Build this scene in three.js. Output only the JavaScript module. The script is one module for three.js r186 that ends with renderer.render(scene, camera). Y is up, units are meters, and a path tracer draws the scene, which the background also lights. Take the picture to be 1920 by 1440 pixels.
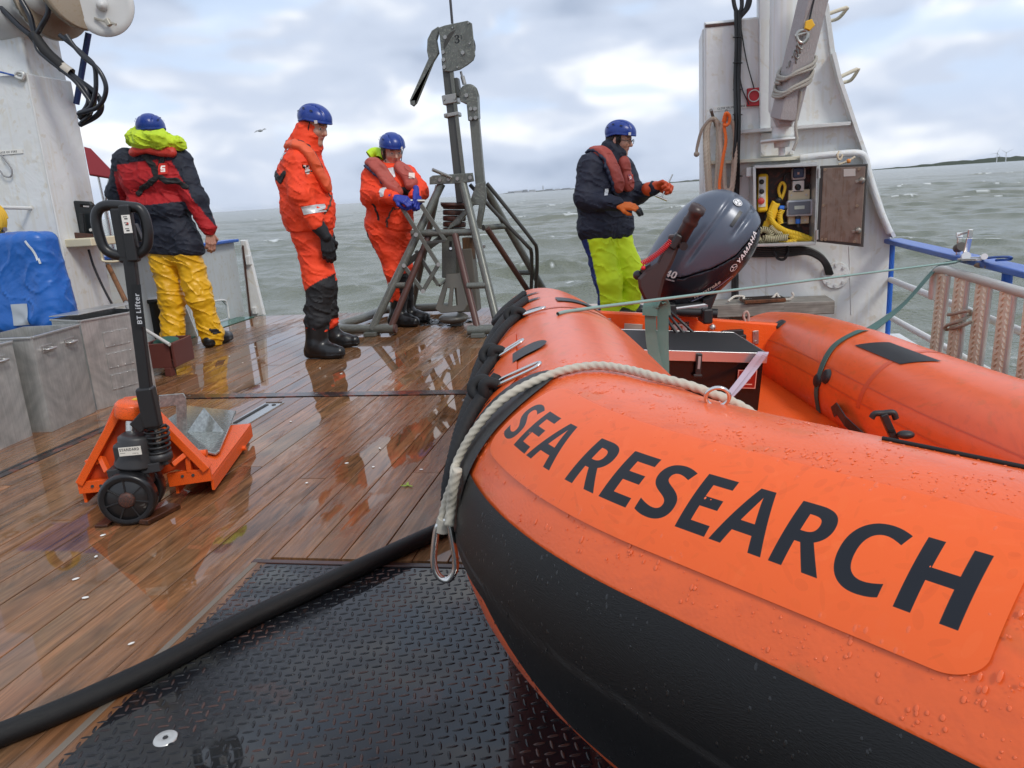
import * as THREE from 'three';
import { RoundedBoxGeometry } from 'three/addons/geometries/RoundedBoxGeometry.js';
import { mergeGeometries, mergeVertices } from 'three/addons/utils/BufferGeometryUtils.js';
import { createNoise3D, createNoise2D } from 'simplex-noise';

/* ---------- camera ---------- */
const V = (x, y, z) => new THREE.Vector3(x, y, z);
const EYE = V(0, 1.1, 0), FOCAL = 1440, PITCH = 0.243264, YAW = 0.188839, ROLL = 0.064411;
// direction of a photograph pixel (1920 x 1440); -z runs aft along the planks, y up
function ray(px, py) {
  const x = px - 960, y = py - 720, c = Math.cos(ROLL), s = Math.sin(ROLL);
  const u = c * x - s * y, v = s * x + c * y, cp = Math.cos(PITCH), sp = Math.sin(PITCH);
  const fwd = FOCAL * cp - v * sp, down = FOCAL * sp + v * cp, cy = Math.cos(YAW), sy = Math.sin(YAW);
  return V(cy * u - sy * fwd, -down, -sy * u - cy * fwd);
}
const hit = (px, py, k, val) => { const r = ray(px, py); return EYE.clone().addScaledVector(r, (val - EYE[k]) / r[k]); };
const PZ = (px, py, z) => hit(px, py, 'z', z), PX = (px, py, x) => hit(px, py, 'x', x), PY = (px, py, y = 0) => hit(px, py, 'y', y);
const scene = new THREE.Scene();
const camera = new THREE.PerspectiveCamera(2 * Math.atan(720 / FOCAL) * 180 / Math.PI, 4 / 3, 0.05, 60000);
{
  const f = ray(960, 720), r = ray(961, 720).sub(f).normalize(), u = f.clone().sub(ray(960, 721)).normalize();
  camera.position.copy(EYE);
  camera.quaternion.setFromRotationMatrix(new THREE.Matrix4().makeBasis(r, u, f.clone().normalize().negate()));
}
const renderer = new THREE.WebGLRenderer();
renderer.toneMapping = THREE.LinearToneMapping;
renderer.toneMappingExposure = 1.2;
renderer.shadowMap.enabled = true;

/* ---------- seeded noise ---------- */
function rng(seed) { let s = seed | 0; return () => { s = (s + 0x6d2b79f5) | 0; let t = Math.imul(s ^ (s >>> 15), 1 | s); t = (t + Math.imul(t ^ (t >>> 7), 61 | t)) ^ t; return ((t ^ (t >>> 14)) >>> 0) / 4294967296; }; }
const R = rng(7);
const n3 = createNoise3D(rng(11)), n2 = createNoise2D(rng(12));
const fbm3 = (x, y, z, o = 4) => { let a = 0, w = 0.5, f = 1; for (let i = 0; i < o; i++) { a += w * n3(x * f, y * f, z * f); w *= 0.5; f *= 2.03; } return a; };
const fbm2 = (x, y, o = 4) => { let a = 0, w = 0.5, f = 1; for (let i = 0; i < o; i++) { a += w * n2(x * f, y * f); w *= 0.5; f *= 2.03; } return a; };
const clamp = (x, a = 0, b = 1) => Math.min(b, Math.max(a, x)), lerp = (a, b, t) => a + (b - a) * t;
const sstep = (a, b, x) => { const t = clamp((x - a) / (b - a)); return t * t * (3 - 2 * t); };

/* ---------- sky: broken stratocumulus ---------- */
{
  const W = 1536, H = 768, d = new Float32Array(W * H * 4);
  const dark = [0.35, 0.42, 0.55], mid = [0.54, 0.61, 0.74], light = [0.93, 0.95, 0.98], blue = [0.38, 0.58, 0.88];
  for (let j = 0; j < H; j++) {
    const el = ((j + 0.5) / H - 0.5) * Math.PI, y = Math.sin(el), ce = Math.cos(el);
    for (let i = 0; i < W; i++) {
      if (el < -0.02) { const o = (j * W + i) * 4; d[o] = 0.50; d[o + 1] = 0.55; d[o + 2] = 0.63; d[o + 3] = 1; continue; }
      const az = ((i + 0.5) / W - 0.5) * 2 * Math.PI, x = Math.cos(az) * ce, z = Math.sin(az) * ce, yy = Math.max(y, 0);
      const wx = fbm3(x * 3 + 5, yy * 9, z * 3, 3) * 0.35, wy = fbm3(x * 3, yy * 9 + 7, z * 3, 3) * 0.2;
      const big = fbm3(x * 2.1 + wx + 2.9, yy * 7.5 + wy, z * 2.1 + 1.3, 4);
      const det = fbm3(x * 6.5 + wx * 0.8, yy * 14 + wy, z * 6.5 + 4, 6);
      let t = 0.60 + big * 0.70 + det * 0.34;
      const gap = sstep(0.10, 0.36, fbm3(x * 3.2 - 7.3 + wx, yy * 13, z * 3.2 + 2.2, 4) + det * 0.25);
      t = clamp(t);
      const o = (j * W + i) * 4;
      for (let c = 0; c < 3; c++) {
        let v = t < 0.5 ? lerp(dark[c], mid[c], sstep(0, 0.5, t)) : lerp(mid[c], light[c], sstep(0.5, 1, t));
        v = lerp(v, blue[c] * 0.7 + light[c] * 0.3, gap * 0.6 * sstep(0.03, 0.12, yy));
        d[o + c] = v;
      }
      d[o + 3] = 1;
    }
  }
  const t = new THREE.DataTexture(d, W, H, THREE.RGBAFormat, THREE.FloatType);
  t.mapping = THREE.EquirectangularReflectionMapping; t.magFilter = THREE.LinearFilter; t.needsUpdate = true;
  scene.background = t; scene.environment = t;
}
const sun = new THREE.DirectionalLight(new THREE.Color(1, 0.95, 0.87), 1.5);
sun.position.set(9, 12, 4.5); sun.target.position.set(0, 0, -3.5); scene.add(sun, sun.target);
sun.castShadow = true; sun.shadow.radius = 26; sun.shadow.mapSize.set(2048, 2048);
Object.assign(sun.shadow.camera, { left: -8, right: 8, top: 8, bottom: -8, near: 1, far: 40 });

/* ---------- building helpers ---------- */
const used = {};
function uname(n) { const k = (used[n] = (used[n] ?? -1) + 1); return k ? n + '_' + String(k).padStart(3, '0') : n; }
function shade(o) { o.traverse((m) => { if (m.isMesh) { m.castShadow = true; m.receiveShadow = true; } }); return o; }
function thing(name, label, category, group) {
  const g = new THREE.Group(); g.name = uname(name); g.userData = { label, category }; if (group) g.userData.group = group; scene.add(g); return g;
}
function structure(name, o = new THREE.Group(), label) { o.name = name; o.userData.kind = 'structure'; if (label) o.userData.label = label; scene.add(o); return o; }
function prep(g) { let h = g.index ? g.toNonIndexed() : g; for (const k of Object.keys(h.attributes)) if (!['position', 'normal', 'uv'].includes(k)) h.deleteAttribute(k); if (!h.attributes.uv) h.setAttribute('uv', new THREE.BufferAttribute(new Float32Array(h.attributes.position.count * 2), 2)); if (!h.attributes.normal) h.computeVertexNormals(); return h; }
const merge = (gs) => (gs.length === 1 ? gs[0] : mergeGeometries(gs.map(prep)));
function part(name, geo, mat, parent, label) {
  const m = new THREE.Mesh(Array.isArray(geo) ? merge(geo) : geo, mat); m.name = name; if (label) m.userData.label = label; parent.add(m); m.castShadow = m.receiveShadow = true; return m;
}
const mat = (rgb, rough = 0.6, extra = {}) => new THREE.MeshPhysicalMaterial({ color: Array.isArray(rgb) ? new THREE.Color().setRGB(...rgb) : new THREE.Color(rgb), roughness: rough, ...extra });
// box centred at p; axes given by a quaternion or Euler
function box(w, h, d, p = [0, 0, 0], rot = null, bev = 0.004) {
  const b = Math.min(bev, w * 0.45, h * 0.45, d * 0.45);
  const g = bev ? new RoundedBoxGeometry(w, h, d, 1, b) : new THREE.BoxGeometry(w, h, d);
  if (rot) rot.isQuaternion ? g.applyQuaternion(rot) : g.applyQuaternion(new THREE.Quaternion().setFromEuler(new THREE.Euler(...rot)));
  const q = p.isVector3 ? p : V(...p); g.translate(q.x, q.y, q.z); return g;
}
const UPV = V(0, 1, 0);
function pipe(a, b, r, r2 = r, seg = 12, open = false) {
  const d = b.clone().sub(a), g = new THREE.CylinderGeometry(r2, r, d.length(), seg, 1, open);
  g.applyQuaternion(new THREE.Quaternion().setFromUnitVectors(UPV, d.clone().normalize())); const m = a.clone().add(b).multiplyScalar(0.5); g.translate(m.x, m.y, m.z); return g;
}
// rectangular bar from a to b; w across 'side', h along the remaining axis
function bar(a, b, w, h, side = V(1, 0, 0), bev = 0.003) {
  const y = b.clone().sub(a), L = y.length(); y.normalize(); const z = side.clone().cross(y).normalize(), x = y.clone().cross(z);
  const g = box(w, L, h, [0, 0, 0], null, bev); g.applyMatrix4(new THREE.Matrix4().makeBasis(x, y, z)); const m = a.clone().add(b).multiplyScalar(0.5); g.translate(m.x, m.y, m.z); return g;
}
const crv = (pts, closed = false, tension = 0.5) => new THREE.CatmullRomCurve3(pts, closed, 'catmullrom', tension);
const hose = (pts, r, n = pts.length * 8, seg = 8, closed = false) => new THREE.TubeGeometry(crv(pts, closed), n, r, seg, closed);
// general sweep: section(s in 0..1, k in 0..seg-1) -> radius factor; radius(s)
function sweep(curve, n, seg, radius, closedEnds = true) {
  const fr = curve.computeFrenetFrames(n, false), pos = [], idx = [], uv = [], L = curve.getLength();
  // rotation-minimising start so that twist is stable
  for (let i = 0; i <= n; i++) {
    const s = i / n, p = curve.getPointAt(s);
    for (let k = 0; k <= seg; k++) {
      const th = (k / seg) * Math.PI * 2, r = radius(s, th, s * L), q = p.clone().addScaledVector(fr.normals[i], Math.cos(th) * r).addScaledVector(fr.binormals[i], Math.sin(th) * r);
      pos.push(q.x, q.y, q.z); uv.push(s * L, k / seg);
    }
  }
  for (let i = 0; i < n; i++) for (let k = 0; k < seg; k++) { const a = i * (seg + 1) + k, b = a + seg + 1; idx.push(a, b, a + 1, b, b + 1, a + 1); }
  if (closedEnds) for (const i of [0, n]) { const c = pos.length / 3, p = curve.getPointAt(i / n); pos.push(p.x, p.y, p.z); uv.push(0, 0); for (let k = 0; k < seg; k++) { const a = i * (seg + 1) + k; i ? idx.push(a, c, a + 1) : idx.push(a, a + 1, c); } }
  const g = new THREE.BufferGeometry(); g.setAttribute('position', new THREE.Float32BufferAttribute(pos, 3)); g.setAttribute('uv', new THREE.Float32BufferAttribute(uv, 2)); g.setIndex(idx); g.computeVertexNormals(); return g;
}
// three-strand laid rope
function rope(pts, r, pitch = r * 7, closed = false, tension = 0.5) {
  const c = crv(pts, closed, tension), L = c.getLength(), n = Math.min(1100, Math.ceil(L / (r * 0.45)));
  return sweep(c, n, 18, (s, th, l) => r * (0.66 + 0.40 * Math.pow(Math.abs(Math.cos(1.5 * (th - (l / pitch) * Math.PI * 2))), 0.7)));
}
// helix along a curve (coiled cable)
function coil(pts, R0, r, pitch, seg = 6) {
  const c = crv(pts), L = c.getLength(), turns = L / pitch, n = Math.ceil(turns * 10), fr = c.computeFrenetFrames(n, false), q = [];
  for (let i = 0; i <= n; i++) { const s = i / n, a = s * turns * Math.PI * 2, p = c.getPointAt(s); q.push(p.addScaledVector(fr.normals[i], Math.cos(a) * R0).addScaledVector(fr.binormals[i], Math.sin(a) * R0)); }
  return new THREE.TubeGeometry(crv(q), n * 2, r, seg, false);
}
// extrude a 2D outline along n (thickness t centred), outline given as world points roughly in one plane
function plateOf(pts, n, t, bev = 0.003, holes = []) {
  const o = pts[0].clone(), x = pts[1].clone().sub(o).normalize(), z = n.clone().normalize(), y = z.clone().cross(x).normalize(); x.copy(y.clone().cross(z));
  const to2 = (p) => { const d = p.clone().sub(o); return new THREE.Vector2(d.dot(x), d.dot(y)); };
  let s2 = pts.map(to2); if (THREE.ShapeUtils.isClockWise(s2)) s2 = s2.reverse();
  const sh = new THREE.Shape(s2); for (const h of holes) sh.holes.push(new THREE.Path(h.map(to2)));
  const b = Math.min(bev, t * 0.4), g = new THREE.ExtrudeGeometry(sh, { depth: t - 2 * b, bevelEnabled: b > 0, bevelSize: b, bevelThickness: b, bevelOffset: -b, bevelSegments: 1, steps: 1, curveSegments: 6 });
  g.translate(0, 0, -t / 2 + b); g.applyMatrix4(new THREE.Matrix4().makeBasis(x, y, z).setPosition(o)); return g;
}
function lathe(prof, a, b, seg = 20) { // profile [[r, t]...] with t 0..1 from a to b
  const d = b.clone().sub(a), L = d.length(), g = new THREE.LatheGeometry(prof.map(([r, t]) => new THREE.Vector2(Math.max(r, 1e-4), t * L)), seg);
  g.applyQuaternion(new THREE.Quaternion().setFromUnitVectors(UPV, d.normalize())); g.translate(a.x, a.y, a.z); return g;
}
function ball(p, r, sx = 1, sy = 1, sz = 1, seg = 12) { const g = new THREE.SphereGeometry(r, seg, Math.ceil(seg * 0.7)); g.scale(sx, sy, sz); g.translate(p.x, p.y, p.z); return g; }
function bolt(p, n, r = 0.012, h = 0.008) { return pipe(p, p.clone().addScaledVector(n, h), r, r * 0.92, 6); }
// canvas texture
function canvasTex(w, h, draw) { const c = document.createElement('canvas'); c.width = w; c.height = h; const x = c.getContext('2d'); draw(x, w, h); const t = new THREE.CanvasTexture(c); t.colorSpace = THREE.SRGBColorSpace; t.anisotropy = 8; return t; }
// byte texture from a function (u,v)->[r,g,b] 0..1
function dataTex(w, h, f, srgb = false, wrap = true) {
  const d = new Uint8Array(w * h * 4); for (let j = 0; j < h; j++) for (let i = 0; i < w; i++) { const c = f(i / w, j / h, i, j), o = (j * w + i) * 4; for (let k = 0; k < 3; k++) d[o + k] = clamp(Array.isArray(c) ? c[k] : c) * 255; d[o + 3] = 255; }
  const t = new THREE.DataTexture(d, w, h); t.magFilter = THREE.LinearFilter; t.minFilter = THREE.LinearMipmapLinearFilter; t.generateMipmaps = true; if (wrap) t.wrapS = t.wrapT = THREE.RepeatWrapping; if (srgb) t.colorSpace = THREE.SRGBColorSpace; t.needsUpdate = true; return t;
}
const rep = (t, x, y = x, ch = 0) => { const c = t.clone(); c.repeat.set(x, y); c.channel = ch; c.needsUpdate = true; return c; };
// tiling noise (periodic) in 2D through a torus in 3D pairs
const tile = (u, v, f, seed = 0, o = 4) => { let a = 0, w = 0.5, k = f; for (let i = 0; i < o; i++) { const A = u * Math.PI * 2, B = v * Math.PI * 2; a += w * (n3(Math.cos(A) * k / 6 + seed, Math.sin(A) * k / 6 + Math.cos(B) * k / 6, Math.sin(B) * k / 6 + seed * 1.7)); w *= 0.5; k *= 2; } return a; };

/* signed-distance modelling with surface nets */
function surfaceNets(f, lo, hi, cell, colour) {
  const nx = Math.ceil((hi.x - lo.x) / cell) + 1, ny = Math.ceil((hi.y - lo.y) / cell) + 1, nz = Math.ceil((hi.z - lo.z) / cell) + 1;
  const F = new Float32Array(nx * ny * nz), id = (i, j, k) => i + nx * (j + ny * k), p = V(0, 0, 0);
  const S = 4, far = S * cell * 0.87 * 1.5 + 0.022; // blocks well off the surface are filled from their centre
  for (let K = 0; K < nz; K += S) for (let J = 0; J < ny; J += S) for (let I = 0; I < nx; I += S) {
    const h = (S - 1) / 2, v = f(p.set(lo.x + (I + h) * cell, lo.y + (J + h) * cell, lo.z + (K + h) * cell)), skip = Math.abs(v) > far;
    for (let k = K; k < Math.min(K + S, nz); k++) for (let j = J; j < Math.min(J + S, ny); j++) for (let i = I; i < Math.min(I + S, nx); i++) F[id(i, j, k)] = skip ? v : f(p.set(lo.x + i * cell, lo.y + j * cell, lo.z + k * cell));
  }
  const vid = new Int32Array(nx * ny * nz).fill(-1), pos = [], idx = [];
  const E = [[0, 1], [2, 3], [4, 5], [6, 7], [0, 2], [1, 3], [4, 6], [5, 7], [0, 4], [1, 5], [2, 6], [3, 7]];
  for (let k = 0; k < nz - 1; k++) for (let j = 0; j < ny - 1; j++) for (let i = 0; i < nx - 1; i++) {
    const v = [], b = id(i, j, k); let m = 0;
    for (let c = 0; c < 8; c++) { v[c] = F[b + (c & 1) + nx * ((c >> 1) & 1) + nx * ny * (c >> 2)]; if (v[c] < 0) m++; }
    if (m === 0 || m === 8) continue;
    let x = 0, y = 0, z = 0, n = 0;
    for (const [a, c] of E) if ((v[a] < 0) !== (v[c] < 0)) { const t = v[a] / (v[a] - v[c]); x += lerp(a & 1, c & 1, t); y += lerp((a >> 1) & 1, (c >> 1) & 1, t); z += lerp(a >> 2, c >> 2, t); n++; }
    vid[b] = pos.length / 3; pos.push(lo.x + (i + x / n) * cell, lo.y + (j + y / n) * cell, lo.z + (k + z / n) * cell);
  }
  const quad = (a, b, c, d, flip) => { if (a < 0 || b < 0 || c < 0 || d < 0) return; flip ? idx.push(a, c, b, a, d, c) : idx.push(a, b, c, a, c, d); };
  for (let k = 1; k < nz - 1; k++) for (let j = 1; j < ny - 1; j++) for (let i = 1; i < nx - 1; i++) {
    const s = F[id(i, j, k)] < 0;
    if (s !== F[id(i + 1, j, k)] < 0) quad(vid[id(i, j - 1, k - 1)], vid[id(i, j, k - 1)], vid[id(i, j, k)], vid[id(i, j - 1, k)], !s);
    if (s !== F[id(i, j + 1, k)] < 0) quad(vid[id(i - 1, j, k - 1)], vid[id(i - 1, j, k)], vid[id(i, j, k)], vid[id(i, j, k - 1)], !s);
    if (s !== F[id(i, j, k + 1)] < 0) quad(vid[id(i - 1, j - 1, k)], vid[id(i, j - 1, k)], vid[id(i, j, k)], vid[id(i - 1, j, k)], !s);
  }
  const g = new THREE.BufferGeometry(); g.setAttribute('position', new THREE.Float32BufferAttribute(pos, 3)); g.setIndex(idx);
  const N = new Float32Array(pos.length), e = cell * 0.5, q = V(0, 0, 0);
  for (let i = 0; i < pos.length; i += 3) {
    const [x, y, z] = [pos[i], pos[i + 1], pos[i + 2]];
    const gx = f(q.set(x + e, y, z)) - f(q.set(x - e, y, z)), gy = f(q.set(x, y + e, z)) - f(q.set(x, y - e, z)), gz = f(q.set(x, y, z + e)) - f(q.set(x, y, z - e)), l = Math.hypot(gx, gy, gz) || 1;
    N[i] = gx / l; N[i + 1] = gy / l; N[i + 2] = gz / l;
  }
  g.setAttribute('normal', new THREE.BufferAttribute(N, 3));
  if (colour) { const C = new Float32Array(pos.length); for (let i = 0; i < pos.length; i += 3) { const c = colour(q.set(pos[i], pos[i + 1], pos[i + 2]), V(N[i], N[i + 1], N[i + 2])); C[i] = c[0]; C[i + 1] = c[1]; C[i + 2] = c[2]; } g.setAttribute('color', new THREE.BufferAttribute(C, 3)); }
  g.setAttribute('uv', new THREE.Float32BufferAttribute(Float32Array.from({ length: pos.length / 3 * 2 }, (_, i) => pos[Math.floor(i / 2) * 3 + (i % 2 ? 1 : 0)] + (i % 2 ? 0 : pos[Math.floor(i / 2) * 3 + 2])), 2));
  return g;
}
const smin = (a, b, k) => { const h = Math.max(k - Math.abs(a - b), 0) / k; return Math.min(a, b) - h * h * k * 0.25; };
const smax = (a, b, k) => -smin(-a, -b, k);
// tapered capsule list -> distance; caps: [a, b, ra, rb]
function capsDist(caps, k) {
  const C = caps.map(([a, b, ra, rb]) => ({ a, d: b.clone().sub(a), l2: Math.max(b.distanceToSquared(a), 1e-9), ra, rb: rb ?? ra }));
  return (p) => { let m = 1e3; for (const c of C) { const x = p.x - c.a.x, y = p.y - c.a.y, z = p.z - c.a.z, t = clamp((x * c.d.x + y * c.d.y + z * c.d.z) / c.l2); const d = Math.hypot(x - c.d.x * t, y - c.d.y * t, z - c.d.z * t) - lerp(c.ra, c.rb, t); m = smin(m, d, k); } return m; };
}
function bounds(caps, pad) { const lo = V(1e9, 1e9, 1e9), hi = V(-1e9, -1e9, -1e9); for (const [a, b, ra, rb] of caps) for (const [p, r] of [[a, ra], [b, rb ?? ra]]) { lo.min(p.clone().addScalar(-r - pad)); hi.max(p.clone().addScalar(r + pad)); } return [lo, hi]; }
const grad = (f, p, e = 0.004) => V(f(V(p.x + e, p.y, p.z)) - f(V(p.x - e, p.y, p.z)), f(V(p.x, p.y + e, p.z)) - f(V(p.x, p.y - e, p.z)), f(V(p.x, p.y, p.z + e)) - f(V(p.x, p.y, p.z - e))).normalize();
function onto(f, p, off = 0) { const q = p.clone(); for (let i = 0; i < 12; i++) { const d = f(q) - off; if (Math.abs(d) < 2e-4) break; q.addScaledVector(grad(f, q), -d * 0.9); } return q; }
// strip of cloth/webbing lying on a distance field along a polyline
function strap(f, pts, w, t = 0.004, step = 0.012) {
  const c = crv(pts), n = Math.max(3, Math.ceil(c.getLength() / step)), P = [], N = [];
  for (let i = 0; i <= n; i++) { const q = onto(f, c.getPoint(i / n), 0.001); P.push(q); N.push(grad(f, q, 0.01)); }
  return ribbon(P, N, w, t);
}
function ribbon(P, N, w, t) {
  const pos = [], idx = [], uv = [], n = P.length; let L = 0;
  for (let i = 0; i < n; i++) {
    const T = P[Math.min(i + 1, n - 1)].clone().sub(P[Math.max(i - 1, 0)]).normalize(), B = N[i].clone().cross(T).normalize(); if (i) L += P[i].distanceTo(P[i - 1]);
    const ww = typeof w === 'function' ? w(i / (n - 1)) : w;
    for (const [a, b] of [[-1, 0], [-1, 1], [1, 1], [1, 0]]) { const q = P[i].clone().addScaledVector(B, a * ww / 2).addScaledVector(N[i], b * t); pos.push(q.x, q.y, q.z); uv.push(L, a); }
  }
  for (let i = 0; i < n - 1; i++) for (let k = 0; k < 4; k++) { const a = i * 4 + k, b = i * 4 + (k + 1) % 4, c = a + 4, d = b + 4; idx.push(a, c, b, b, c, d); }
  idx.push(0, 1, 2, 0, 2, 3); const e = (n - 1) * 4; idx.push(e, e + 2, e + 1, e, e + 3, e + 2);
  const g = new THREE.BufferGeometry(); g.setAttribute('position', new THREE.Float32BufferAttribute(pos, 3)); g.setAttribute('uv', new THREE.Float32BufferAttribute(uv, 2)); g.setIndex(idx);
  const h = g.toNonIndexed(); h.computeVertexNormals(); return h;
}
// printed or sewn-on patch lying on a distance field; c centre, u right axis, v up axis
function decal(f, c, u, v, w, h, off = 0.002, nu = 10, nv = 10) {
  const g = new THREE.PlaneGeometry(1, 1, nu, nv), a = g.attributes.position, U = u.clone().normalize(), W = v.clone().normalize(), n = U.clone().cross(W);
  for (let i = 0; i < a.count; i++) {
    const q = c.clone().addScaledVector(U, a.getX(i) * w).addScaledVector(W, a.getY(i) * h).addScaledVector(n, 0.06); let d;
    const q0 = q.clone(); let far = true; for (let k = 0; k < 60; k++) { d = f(q) - off; if (d < 4e-4) { far = false; break; } q.addScaledVector(n, -Math.min(d, 0.05) * 0.8); }
    if (far || q.distanceTo(q0) > 0.3) q.copy(onto(f, c.clone().addScaledVector(U, a.getX(i) * w).addScaledVector(W, a.getY(i) * h), off));
    a.setXYZ(i, q.x, q.y, q.z);
  }
  g.computeVertexNormals(); return g;
}

/* ---------- sea, coast ---------- */
const SEA = -1.75;
{
  const waves = [], r = rng(5);
  for (let i = 0; i < 46; i++) { const L = 0.7 * Math.pow(1.125, i) * (0.9 + 0.2 * r()); if (L > 22) break; const a = 2.2 + (r() - 0.5) * 1.7, A = 0.0108 * Math.pow(L, 0.82) * (L < 4 ? 1.35 : 0.62); waves.push([Math.cos(a) * 2 * Math.PI / L, Math.sin(a) * 2 * Math.PI / L, A, r() * 6.28, L]); }
  const height = (x, z, res) => { let h = 0, dx = 0, dz = 0; const g = 0.75 + 0.5 * n2(x * 0.03, z * 0.03), w0 = 0.9 * n2(x * 0.06, z * 0.06), w1 = 0.9 * n2(x * 0.06 + 40, z * 0.06); let wi = 0; for (const [kx, kz, A, ph, L] of waves) { const f = sstep(2, 4.5, L / res); if (!f) continue; const s = kx * x + kz * z + ph + (wi++ % 2 ? w0 : w1), c = Math.cos(s); h += f * A * g * c; const q = 0.75 * f * A / Math.hypot(kx, kz); dx -= q * kx * Math.sin(s); dz -= q * kz * Math.sin(s); } return [h, dx, dz]; };
  const angs = [], rad = [];
  const view = -Math.PI / 2 - YAW * 1, NA = 760;
  for (let i = 0; i <= NA; i++) angs.push(view + lerp(-0.72, 0.72, i / NA));
  for (let i = 1; i < 60; i++) angs.push(view + 0.72 + (Math.PI * 2 - 1.44) * i / 60);
  let q = 3.2; while (q < 30000) { rad.push(q); q *= q < 9 ? 1.035 : q < 260 ? 1.0092 : 1.05; }
  const pos = [], idx = [], uv = [], col = [], na = angs.length;
  for (let j = 0; j < rad.length; j++) for (let i = 0; i < na; i++) {
    const x = Math.cos(angs[i]) * rad[j], z = Math.sin(angs[i]) * rad[j], res = Math.max(rad[j] * (i < NA ? 0.002 : 0.1), rad[j] * 0.0065);
    const [h, dx, dz] = rad[j] < 1500 ? height(x, z, res) : [0, 0, 0];
    pos.push(x + dx, SEA + h, z + dz); uv.push(x, z);
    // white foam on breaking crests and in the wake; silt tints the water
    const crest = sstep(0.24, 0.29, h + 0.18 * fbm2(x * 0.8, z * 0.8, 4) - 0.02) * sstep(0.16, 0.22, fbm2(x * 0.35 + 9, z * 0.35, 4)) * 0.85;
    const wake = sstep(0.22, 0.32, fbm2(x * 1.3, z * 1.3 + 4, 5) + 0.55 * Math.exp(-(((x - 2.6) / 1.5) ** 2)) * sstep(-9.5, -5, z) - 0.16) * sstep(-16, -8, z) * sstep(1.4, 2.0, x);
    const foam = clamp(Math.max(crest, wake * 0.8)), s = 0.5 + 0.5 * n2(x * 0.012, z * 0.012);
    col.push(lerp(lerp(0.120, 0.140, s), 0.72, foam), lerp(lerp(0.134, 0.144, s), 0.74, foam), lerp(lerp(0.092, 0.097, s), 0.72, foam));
  }
  for (let j = 0; j < rad.length - 1; j++) for (let i = 0; i < na; i++) { const a = j * na + i, b = j * na + (i + 1) % na, c = a + na, d = b + na; idx.push(a, b, c, b, d, c); }
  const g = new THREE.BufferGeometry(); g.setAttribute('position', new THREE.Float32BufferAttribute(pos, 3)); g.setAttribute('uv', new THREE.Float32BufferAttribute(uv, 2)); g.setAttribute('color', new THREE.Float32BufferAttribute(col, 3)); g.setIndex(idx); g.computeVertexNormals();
  const rip = dataTex(512, 512, (u, v) => 0.5 + 0.5 * tile(u, v, 14, 3, 5));
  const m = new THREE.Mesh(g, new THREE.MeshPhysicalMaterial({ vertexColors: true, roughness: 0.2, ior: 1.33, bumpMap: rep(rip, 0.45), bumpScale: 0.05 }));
  structure('sea', m, 'choppy grey green sea with small whitecaps');
}
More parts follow.
